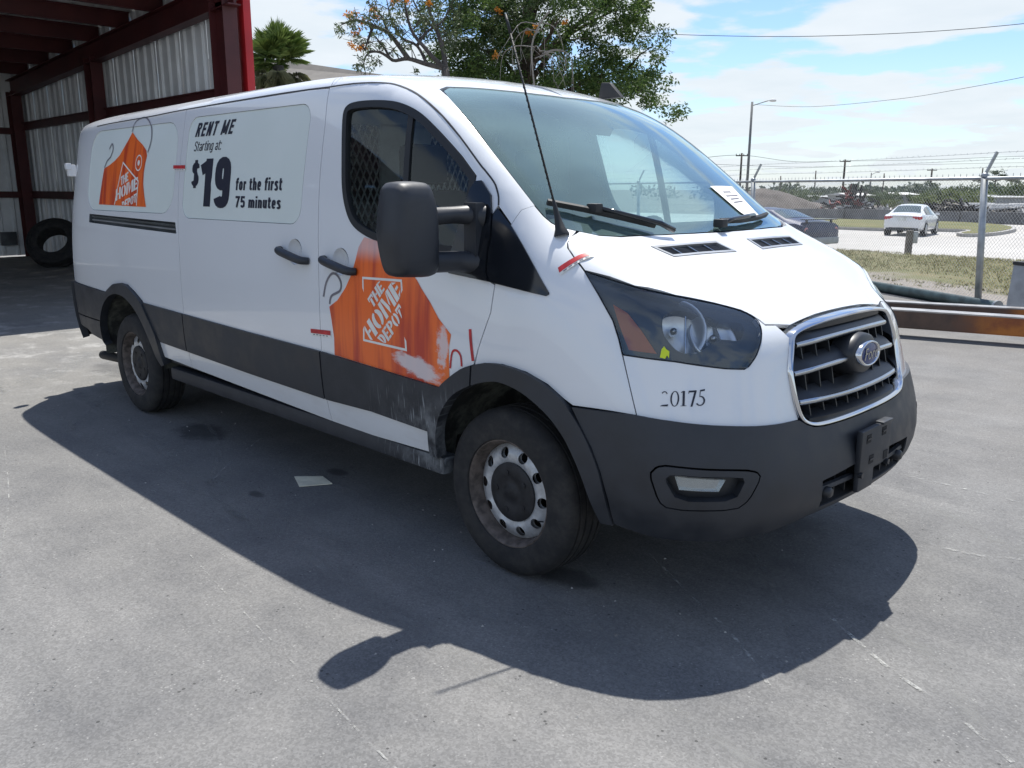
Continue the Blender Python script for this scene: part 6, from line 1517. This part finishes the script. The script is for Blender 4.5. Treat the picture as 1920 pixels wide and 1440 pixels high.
for k in range(12):
    st_ = D0+RT*rg.uniform(-.15, .15)-Vector((0, 0, rg.uniform(-.1, .7))); sx_ = rg.choice((-1, 1))*rg.uniform(.25, 1.0)
    P = cr([st_, st_+RT*sx_*.45+Vector((0, 0, rg.uniform(-.05, .12))), st_+RT*sx_*.8+Vector((0, 0, rg.uniform(-.45, -.1)))+FW*rg.uniform(-.3, .3), st_+RT*sx_*rg.uniform(.7, 1.05)+Vector((0, 0, rg.uniform(-1.2, -.5)))], 4); b.tube([rel(p) for p in P], [.013*(1-.7*i/(len(P)-1)) for i in range(len(P))], 5)
    for _ in range(2): q0 = Vector(P[rg.randrange(4, len(P))]); b.tube([rel(q0), rel(q0+RT*rg.uniform(-.2, .2)-Vector((0, 0, rg.uniform(.1, .4))))], [.006, .003], 4)
b.build('dead_branch', 'twig_pale', TR)
# flowering tree to its left
rg = random.Random(5); DP = 19.5; F0 = at(838, 150, DP); F0.z = 0
FT = thing('flowering_tree', 'sparse branching tree with clusters of orange flowers', 'tree', F0); rel2 = lambda p: Vector(p)-F0
def pp(u, v, dd=0): return at(u, v, DP+dd)
b = MB(); b.tube([rel2(F0), rel2(F0+Vector((0, 0, 2))), rel2(pp(840, 160)), rel2(pp(834, 128))], [.17, .14, .10, .085], 10)
LM = [([(834, 128), (800, 120), (765, 110), (736, 113), (722, 92), (705, 70)], 0), ([(836, 132), (830, 92), (818, 55), (805, 20), (798, -30), (790, -90)], .3), ([(765, 110), (748, 86), (728, 62), (700, 48), (668, 38), (640, 46)], -.5), ([(800, 120), (782, 86), (752, 70), (735, 40), (725, 0)], .6), ([(834, 128), (812, 108), (795, 88), (772, 58), (760, 12), (755, -40)], -.4), ([(736, 113), (712, 98), (690, 100), (682, 118)], -.3), ([(782, 86), (800, 60), (830, 40), (850, 0)], .5), ([(818, 55), (790, 30), (770, -10)], .3), ([(728, 62), (715, 30), (690, 5)], 0), ([(700, 48), (690, 75), (684, 95)], -.2)]
for P, dd in LM:
    q = cr([rel2(pp(u, v, dd*i/len(P))) for i, (u, v) in enumerate(P)], 4); k = len(q); r0 = .060 if len(P) > 5 else .035; b.tube(q, [r0*(1-.8*i/(k-1))+.005 for i in range(k)], 7)
    for _ in range(9):
        c = Vector(q[rg.randrange(2, k)]); e = c+Vector((rg.gauss(0, .25), rg.gauss(0, .25), rg.gauss(.05, .25))); b.tube([c, c.lerp(e, .5)+Vector((0, 0, .05)), e], [.012, .008, .004], 4)
b.build('trunk', 'bark_grey', FT, smooth=True)
b = MB(); bo = MB()
CL = [(640, 48, 14), (660, 36, 18), (690, 30, 24), (700, 15, 22), (672, 70, 14), (690, 88, 14), (686, 112, 16), (700, 118, 12), (672, 128, 10), (720, 45, 20), (740, 20, 24), (745, 55, 16), (765, 30, 22), (790, 12, 22), (760, 5, 22), (735, 70, 14), (760, 85, 12), (800, 40, 14), (820, 5, 20), (850, 20, 22), (860, 60, 18), (845, 85, 14), (700, 60, 12), (715, 85, 10), (665, 50, 10), (735, 100, 8), (780, 132, 5), (725, -20, 26), (760, -50, 30), (800, -40, 30), (690, -20, 20), (840, -50, 30)]
for u, v, r_ in CL:
    for _ in range(3):
        rr = r_*DP/1594*.75; c = pp(u+rg.gauss(0, r_*.4), v+rg.gauss(0, r_*.4), rg.uniform(-.8, .8)); leaves(b, rg, rel2(c), (rr, rr, rr), int(34*(rr/.16)), .12, .030, .7)
for u, v, r_ in ((648, 30, 10), (662, 28, 12), (685, 38, 14), (705, 30, 10), (662, 84, 8), (676, 88, 6), (740, 4, 10), (760, 6, 8), (700, 20, 8), (745, -2, 9), (800, 8, 6), (668, 60, 5)):
    for _ in range(3): rr = r_*DP/1594*.8; leaves(bo, rg, rel2(pp(u+rg.gauss(0, 3), v+rg.gauss(0, 3), rg.uniform(-.5, .1))), (rr, rr, rr*.8), 15, .08, .045, 0)
b.build('crown', 'leaf_grey', FT); bo.build('blossom', 'leaf_orange', FT)
b = MB()
for u, v in ((928, 105), (1005, 50), (1060, 40), (990, 60), (935, 20)): leaves(b, rg, at(u, v, 19.6)-B0, (.10, .10, .08), 22, .08, .05, 0)
b.build('blossom', 'leaf_orange', TR)
# fan palm behind the shed
rg = random.Random(9); PC = at(521, 112, 30); P0 = Vector((PC.x, PC.y, 0))
PM = thing('fan_palm', 'fan palm with a dense round head between the shed and the van', 'palm', P0)
b = MB(); b.tube([(0, 0, -.5), (.05, 0, 2.5), (0, 0, PC.z-.2)], [.22, .18, .20], 12); b.build('trunk', 'bark_grey', PM, smooth=True)
def fan(b, base, dr, L_, R_, n_, sag):
    dr = dr.normalized(); up = Vector((0, 0, 1)); sd = dr.cross(up); sd = sd.normalized() if sd.length > .01 else Vector((1, 0, 0)); nr = sd.cross(dr)
    h = base+dr*L_; i = len(b.v); s_ = sd*.012
    b.v += [tuple(base-s_), tuple(base+s_), tuple(h+s_*.6), tuple(h-s_*.6)]; b.f.append((i, i+1, i+2, i+3)); b.mi.append(0)
    for k in range(n_):
        a = R(-118+236*k/(n_-1)); d1 = dr*math.cos(a)+sd*math.sin(a); l = R_*(.78+.22*math.cos(a))*rg.uniform(.9, 1.08); mid = h+d1*l*.55+nr*.06*R_; tip = h+d1*l-up*(sag*l*rg.uniform(.6, 1.2)); w_ = d1.cross(nr).normalized()*.014
        i = len(b.v); b.v += [tuple(h), tuple(mid+w_), tuple(tip), tuple(mid-w_)]; b.f += [(i, i+1, i+2), (i, i+2, i+3)]; b.mi += [0, 0]
b = MB(); bd = MB(); hz_ = Vector((0, 0, PC.z-.10))
for k in range(50):
    el = R(rg.uniform(-15, 88)); az = rg.uniform(0, 6.283); fan(b, hz_+Vector((0, 0, rg.uniform(-.1, .15))), Vector((math.cos(az)*math.cos(el), math.sin(az)*math.cos(el), math.sin(el))), rg.uniform(.42, .70), rg.uniform(.66, .88), 34, .12)
for k in range(26):
    el = R(rg.uniform(-68, -15)); az = rg.uniform(0, 6.283); fan(bd, hz_-Vector((0, 0, .15)), Vector((math.cos(az)*math.cos(el), math.sin(az)*math.cos(el), math.sin(el))), rg.uniform(.50, .85), rg.uniform(.55, .72), 26, .45)
b.build('crown', 'palm_green', PM); bd.build('dry_fronds', 'palm_dry', PM)
# low building with a brown roof behind the palm
simple('brown_roof', (.115, .105, .092), .8, var=.12, scale=1.5); simple('beige_wall', (.42, .39, .33), .9)
HB = thing('roofed_building', 'low building with a plain grey brown hip roof behind the palm', 'building')
ra, rb2 = at(330, 108, 54), at(560, 117, 48); ea, eb = at(330, 190, 44), at(800, 152, 42); ec, ed = at(820, 160, 60), at(330, 170, 66)
b = MB(); b.v = [tuple(p) for p in (ra, rb2, eb, ea, ec, ed)]+[tuple(p-Vector((0, 0, .25))) for p in (eb, ea, ec, ed)]
b.f = [(0, 3, 2, 1), (1, 2, 4), (0, 1, 4, 5), (3, 7, 6, 2), (2, 6, 8, 4), (4, 8, 9, 5), (5, 9, 7, 3), (6, 7, 9, 8)]; b.mi = [0]*8; b.build('roof', 'brown_roof', HB)
b = MB(); cc_ = (ea+eb+ec+ed)/4; w4 = [cc_+(p-cc_)*.94 for p in (eb, ea, ed, ec)]; zt_ = min(p.z for p in w4)-.25
b.v = [(p.x, p.y, -.5) for p in w4]+[(p.x, p.y, p.z-.27) for p in w4]; b.f = [(0, 1, 5, 4), (1, 2, 6, 5), (2, 3, 7, 6), (3, 0, 4, 7)]; b.mi = [0]*4; b.build('wall', 'beige_wall', HB)

# ---------------------------------------------------------------- beyond the road
# concrete barrier blocks
bm_me = None
BW = []
BLB = {2: 'beside the roof of the blue coupe, leftmost of the row', 3: 'directly behind the rear spoiler of the blue coupe', 4: 'just left of the white sedan', 5: 'directly behind the white sedan', 6: 'behind the near fence post, last in the picture', 7: 'first beyond the right edge of the picture', 8: 'second beyond the right edge of the picture', 9: 'third beyond the right edge of the picture', 10: 'fourth beyond the right edge of the picture'}
for i in range(2, 11):
    x0 = -41.0+i*3.95; x1 = x0+3.9; yb = 60.3+.03*x0; h_ = .78+.03*math.sin(i*2.1)
    b = MB(); b.prism([(-.30, 0), (.30, 0), (.30, .12), (.18, .30), (.14, h_), (-.14, h_), (-.18, .30), (-.30, .12)], 3.9, Matrix.Translation((x0, yb+.05*math.sin(i*5), -.62)) @ Matrix.Rotation(R(90), 4, 'Z') @ Matrix.Rotation(R(90), 4, 'X'))
    o = b.build('barrier_block', 'barrier_concrete', bevel=.02); u_ = i
    tag(o, 'grey concrete barrier block '+BLB[i], 'barrier', 'concrete barrier blocks in a row beyond the road')
# dirt mound
def mound(name, c, rx, ry, h_, mat, label, seed):
    n_ = 26; P = []; F = []
    for i in range(n_+1):
        for j in range(n_+1):
            a, e = i/n_*2-1, j/n_*2-1; r_ = math.hypot(a, e); z = h_*max(0, 1-r_**1.6)+.12*h_*mn.noise(Vector((a*4, e*4, seed)))*max(0, 1-r_)
            p = c+RT*(a*rx)+FW*(e*ry); P.append((p.x, p.y, c.z+z-.02))
    for i in range(n_):
        for j in range(n_): q = i*(n_+1)+j; F.append((q, q+1, q+n_+2, q+n_+1))
    me = bpy.data.meshes.new(name); me.from_pydata(P, [], F); me.materials.append(MATS[mat]); me.polygons.foreach_set('use_smooth', [True]*len(F)); o = link(name, me)
    return tag(o, label, 'mound')
simple('mound_earth', (.105, .092, .082), 1, var=.35, scale=.4)
def gp(u, v, dd): p = at(u, v, dd); p.z = -.65; return p
mound('earth_mound', gp(1432, 385, 88), 6.6, 6, 2.3, 'mound_earth', 'tall grey brown earth mound left of the scrap heap', 2)
mound('earth_mound', gp(1500, 390, 92), 6, 5, 1.0, 'mound_earth', 'low earth bank sloping right from the tall mound', 5)
# scrap heaps
simple('scrap_dark', (.035, .033, .033), .8, var=.4); simple('scrap_red', (.20, .045, .04), .8, var=.4); simple('scrap_pale', (.45, .44, .42), .8, var=.25)
rg = random.Random(31)
def scrap(label, c, rx, rz, n_, mats_, sz):
    b = MB()
    for _ in range(n_):
        b.cur = rg.randrange(len(mats_)); t = rg.gauss(0, .45); p = c+RT*(t*rx)+FW*rg.uniform(-1.5, 1.5); z = abs(rg.gauss(0, .45))*rz*max(.15, 1-abs(t)*.7); l = sz*rg.uniform(.5, 1.8)
        dr = Vector((rg.gauss(0, 1), rg.gauss(0, 1), rg.gauss(0, .35))).normalized()*l; b.bar(p+Vector((0, 0, z))-dr/2, p+Vector((0, 0, z))+dr/2, sz*rg.uniform(.08, .3), sz*rg.uniform(.05, .25))
    o = b.build('scrap_heap', list(mats_)); o['label'] = label; o['kind'] = 'stuff'
scrap('heap of dull red and black scrap metal', gp(1592, 381, 84), 3.0, 2.2, 260, ('scrap_red', 'scrap_dark', 'scrap_dark'), .8)
scrap('low black scrap scattered along the yard', gp(1622, 388, 78), 4.6, .9, 240, ('scrap_dark', 'scrap_dark', 'scrap_pale'), .8)
scrap('dark scrap behind the barrier on the right', gp(1788, 386, 78), 3.8, 1.3, 160, ('scrap_dark', 'mound_earth'), .9)
scrap('dark scrap at the far right edge', gp(1905, 390, 76), 3.5, .7, 120, ('scrap_dark', 'scrap_pale'), .8)
scrap('pale rubble strip before the barrier', gp(1530, 398, 72), 5.0, .3, 120, ('scrap_pale', 'mound_earth'), .6)
for k, (u, v) in enumerate(((1596, 345), (1600.5, 346), (1605, 346), (1614, 347))):
    p = at(u, v, 86); b = MB(); b.tube([(p.x, p.y, -.6), (p.x+.03*k, p.y, p.z)], .11, 8); tag(b.build('steel_pile', 'scrap_dark', angle=40), ('leftmost', 'second from left', 'third from left', 'rightmost')[k]+' of four black upright piles standing in the scrap heap', 'pile', 'four black upright piles')
simple('slab_white', (.72, .71, .69), .8, var=.1)
for k, (u, v, w_, dd) in enumerate(((1835, 385, 2.8, 80), (1880, 387, 3.0, 79), (1925, 386, 3.0, 79))):
    p = at(u, v, dd); b = MB(); x = RT*w_/2
    for j in range(3): o_ = Vector((0, 0, -.04+j*.19-.2))+FW*(.2*j); b.bar(p-x+o_+RT*(.2*j), p+x+o_, 1.2, .15)
    o = b.build('stacked_slabs', 'slab_white'); tag(o, ('stack of white slabs left of the near fence post', 'stack of white slabs just right of the near fence post', 'stack of white slabs at the right edge of the picture')[k], 'slabs', 'white slab stacks behind the barrier')
    o['kind'] = 'stuff'
# far buildings
simple('white_wall', (.62, .61, .58), .8); simple('grey_wall', (.40, .41, .41), .8)
def house(label, u, v0, v1, w_, dd, wm_, rm):
    p = at(u, v1, dd); top = at(u, v0, dd).z; t = thing('far_building', label, 'building', (p.x, p.y, -.6), math.atan2(RT.y, RT.x))
    h_ = top+.6; b = MB(); b.box((0, 4, h_*.42), (w_, 8, h_*.84)); b.build('wall', wm_, t)
    b = MB(); b.prism([(-4.3, h_*.84), (4.3, h_*.84), (0, h_)], w_+.6, Matrix.Translation((-(w_+.6)/2, 4, 0)) @ Matrix.Rotation(R(90), 4, 'Z') @ Matrix.Rotation(R(90), 4, 'X')); b.build('roof', rm, t)
    b = MB(); b.box((-w_*.2, -.01, h_*.3), (1.0, .06, h_*.55)); b.build('door', 'grey_wall', t)
house('white building with a low white roof among the trees', 1698, 361, 378, 3.6, 128, 'white_wall', 'slab_white')
house('pale grey shed behind the black piles', 1618, 362, 380, 2.6, 100, 'grey_wall', 'white_wall')
house('long pale roof behind the earth mound', 1545, 366, 378, 6.0, 118, 'grey_wall', 'grey_wall')
house('grey flat building at the far right', 1905, 366, 385, 5.5, 105, 'grey_wall', 'grey_wall')
# far trees
def protos(seed, mat, n_, sq_):
    r = random.Random(seed); b = MB(); cs = [(r.gauss(0, .40), r.gauss(0, .40), r.uniform(.34, .84)*sq_) for _ in range(44)]
    for c in cs: q = r.uniform(.14, .26); leaves(b, r, c, (q, q, q*.8), n_, .085, .07, .1)
    me = b.mesh('crown', mat); b = MB(); b.tube([(0, 0, 0), (.02, 0, .3), (.0, .02, .62*sq_)], [.035, .028, .012], 7)
    for _ in range(5): c = r.choice(cs); b.tube([(0, 0, .3*sq_), (c[0]*.5, c[1]*.5, c[2]*.75), c], [.018, .012, .006], 5)
    return me, b.mesh('trunk', 'bark_grey', True)
PR = {'d': [protos(1, 'leaf_far', 44, 1), protos(2, 'leaf_far', 34, .85)], 'l': [protos(3, 'leaf_far_light', 34, .9), protos(4, 'leaf_far_light', 34, .8)], 'b': [protos(6, 'leaf_far_hazy', 34, .9)]}
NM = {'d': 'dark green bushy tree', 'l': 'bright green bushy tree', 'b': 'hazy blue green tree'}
FTS = [(1424, 352, 120, 22, 'b', 'just right of the leaning fence arm'), (1452, 356, 118, 24, 'b', 'above the earth mound'), (1486, 351, 122, 22, 'd', 'at the right end of the earth mound'), (1510, 355, 115, 18, 'd', 'right of the earth mound'), (1538, 345, 125, 26, 'b', 'rising behind the long pale roof'), (1566, 356, 120, 18, 'b', 'between the long roof and the scrap heap'),
       (1585, 360, 130, 16, 'b', 'behind the heap of red scrap'), (1634, 346, 130, 20, 'b', 'directly behind the four black piles'), (1648, 360, 96, 16, 'd', 'right of the pale grey shed'), (1662, 352, 118, 18, 'd', 'left of the white building'), (1672, 370, 84, 14, 'l', 'low in front of the white building'), (1712, 358, 128, 18, 'd', 'right of the white building'), (1728, 346, 140, 26, 'b', 'tallest behind the white sedan'),
       (1742, 358, 104, 22, 'l', 'above the roof of the white sedan'), (1765, 352, 120, 22, 'd', 'right of the tree above the white sedan'), (1788, 346, 118, 26, 'l', 'left of the near fence post'), (1812, 344, 122, 26, 'd', 'second left of the near fence post'), (1830, 352, 104, 20, 'l', 'directly behind the near fence post'), (1862, 352, 110, 22, 'l', 'just right of the near fence post'), (1886, 346, 112, 24, 'd', 'near the right edge above the white slabs'), (1912, 338, 108, 28, 'd', 'at the right edge of the picture'), (1940, 344, 110, 26, 'l', 'just cut by the right edge'), (1400, 356, 130, 22, 'b', 'behind the street lamp pole'), (1375, 352, 128, 24, 'b', 'just right of the windscreen edge')]
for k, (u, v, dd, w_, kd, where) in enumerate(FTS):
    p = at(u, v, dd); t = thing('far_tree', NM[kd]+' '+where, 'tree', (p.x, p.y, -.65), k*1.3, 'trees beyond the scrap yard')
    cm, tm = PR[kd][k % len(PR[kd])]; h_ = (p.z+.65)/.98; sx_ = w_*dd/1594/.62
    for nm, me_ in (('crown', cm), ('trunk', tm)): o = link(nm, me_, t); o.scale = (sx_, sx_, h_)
# umbrella crowned pine
p = at(1868, 318, 150); t = thing('umbrella_pine', 'flat topped pine standing above the trees behind the near fence post', 'tree', (p.x, p.y, -.65)); r = random.Random(8); b = MB()
for a, z, rr in ((-1.6, -.9, .9), (0, -.1, 1.3), (1.2, -.7, 1.0), (2.6, -1.3, .8), (-2.6, -1.5, .6), (3.6, -1.6, .6)):
    for _ in range(9): leaves(b, r, RT*(a+r.gauss(0, .4))+FW*r.gauss(0, .6)+Vector((0, 0, p.z+.65+z-.4+r.gauss(0, .15))), (rr*.5, rr*.5, .3), 26, .35, .16, .1)
b.build('crown', 'leaf_far_hazy', t); b = MB(); b.tube([(0, 0, 0), (.1, 0, p.z-.6)], [.16, .10], 8)
for a, z in ((-1.6, -.9), (1.2, -.7), (2.6, -1.3), (-2.6, -1.5), (3.4, -1.7)): b.tube([(0, 0, p.z-1.4), RT*a*.6+Vector((0, 0, p.z-.9)), RT*a+Vector((0, 0, p.z+.65+z-.4))], [.06, .05, .03], 6)
b.build('trunk', 'bark_grey', t)
# distant wood as one mass
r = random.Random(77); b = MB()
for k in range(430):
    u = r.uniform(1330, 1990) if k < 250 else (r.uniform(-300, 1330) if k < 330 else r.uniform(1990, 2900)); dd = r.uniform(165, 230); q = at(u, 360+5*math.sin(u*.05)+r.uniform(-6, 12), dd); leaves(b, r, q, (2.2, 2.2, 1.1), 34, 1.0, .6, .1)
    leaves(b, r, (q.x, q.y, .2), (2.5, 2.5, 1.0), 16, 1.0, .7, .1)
tag(b.build('distant_wood', 'leaf_far_hazy'), 'distant band of trees along the horizon', kind='stuff')
# poles, lamp and wires
simple('pole_wood', (.085, .072, .06), .9, var=.25); simple('pole_grey', (.16, .165, .165), .7); simple('cable_black', (.03, .03, .032), .7)
def upole(label, u, v, dd, r_, arm, lean=0):
    p = at(u, v, dd); t = thing('utility_pole', label, 'utility pole', (p.x, p.y, -.7)); b = MB(); b.tube([(0, 0, 0), RT*lean+Vector((0, 0, p.z+.7))], [r_*1.25, r_], 8); b.build('shaft', 'pole_wood', t, smooth=True)
    if arm:
        b = MB(); b.bar(RT*-arm+Vector((0, 0, p.z+.35)), RT*arm+Vector((0, 0, p.z+.35)), .14, .14); b.build('crossarm', 'pole_wood', t)
        b = MB()
        for k in (-.95, -.35, .35, .95): q = RT*(arm*k)+Vector((0, 0, p.z+.42)); b.lathe([(.05, 0), (.06, .1), (.03, .2)], Matrix.Translation(q), 8)
        tag(b.build('insulators', 'pole_grey', t), kind='stuff')
    return p
upole('wooden utility pole with a crossarm above the scrap heap', 1585, 299, 150, .17, .95); upole('wooden utility pole with a crossarm left of the street lamp', 1391, 287, 118, .13, .8); upole('wooden utility pole with a crossarm above the white sedan', 1748, 316, 175, .17, 1.0)
upole('plain thin pole between the street lamp and the scrap heap', 1530, 320, 130, .09, 0); upole('plain thin pole above the pale grey shed', 1658, 325, 140, .09, 0); upole('plain thin pole beside the flat topped pine', 1843, 315, 150, .11, 0); upole('short thin pole right of the earth mound', 1464, 330, 110, .07, 0)
def lamp(label, u, v, du, dd, r_):
    p = at(u, v, dd); t = thing('street_lamp', label, 'street lamp', (p.x, p.y, -.7)); H_ = p.z+.7
    b = MB(); b.tube([(0, 0, 0), (0, 0, H_)], [r_*1.25, r_], 10); b.build('lamp_post', 'pole_grey', t, smooth=True); k = du*dd/1594
    b = MB(); b.tube(cr([Vector((0, 0, H_-.35)), RT*k*.5+Vector((0, 0, H_-.05)), RT*k*.8+Vector((0, 0, H_+.12))], 4), .04, 6); b.build('lamp_arm', 'pole_grey', t)
    b = MB(); q = RT*k+Vector((0, 0, H_+.14)); b.lathe([(.001, -.35), (.09, -.3), (.14, 0), (.11, .3), (.001, .36)], Matrix.Translation(q) @ RT.to_track_quat('Z', 'Y').to_matrix().to_4x4(), 10); b.build('lamp_head', 'slab_white', t, smooth=True)
lamp('tall grey street lamp with a single arm right of the windscreen', 1410.5, 191, 38, 80, .11); lamp('small distant street lamp above the trees', 1634, 324, 12, 150, .09)
def wire(label, pts, r_, sag=0):
    q = cr([at(*p) for p in pts], 8); b = MB(); b.tube(q, r_, 5, cap=False); tag(b.build('overhead_wire', 'cable_black'), label, 'wire', 'overhead wires')
wire('overhead wire crossing the sky right of the shade tree', [(1140, 52, 45), (1210, 62, 45), (1400, 68, 44), (1560, 67, 43), (1760, 58, 42), (1980, 38, 40), (2500, -20, 34)], .016)
wire('overhead wire rising right from the tall street lamp', [(1415, 196, 80), (1520, 200, 72), (1680, 186, 60), (1800, 167, 52), (1980, 132, 42), (2500, 20, 32)], .014)
wire('upper power line hung between the utility poles', [(1300, 298, 110), (1391, 291, 118), (1490, 303, 135), (1585, 302, 150), (1760, 299, 150), (1990, 291, 150), (2700, 280, 150)], .028)
wire('lower power line hung between the utility poles', [(1300, 306, 110), (1391, 310, 118), (1490, 313, 135), (1585, 312, 150), (1760, 308, 150), (1990, 304, 150), (2700, 296, 150)], .022)
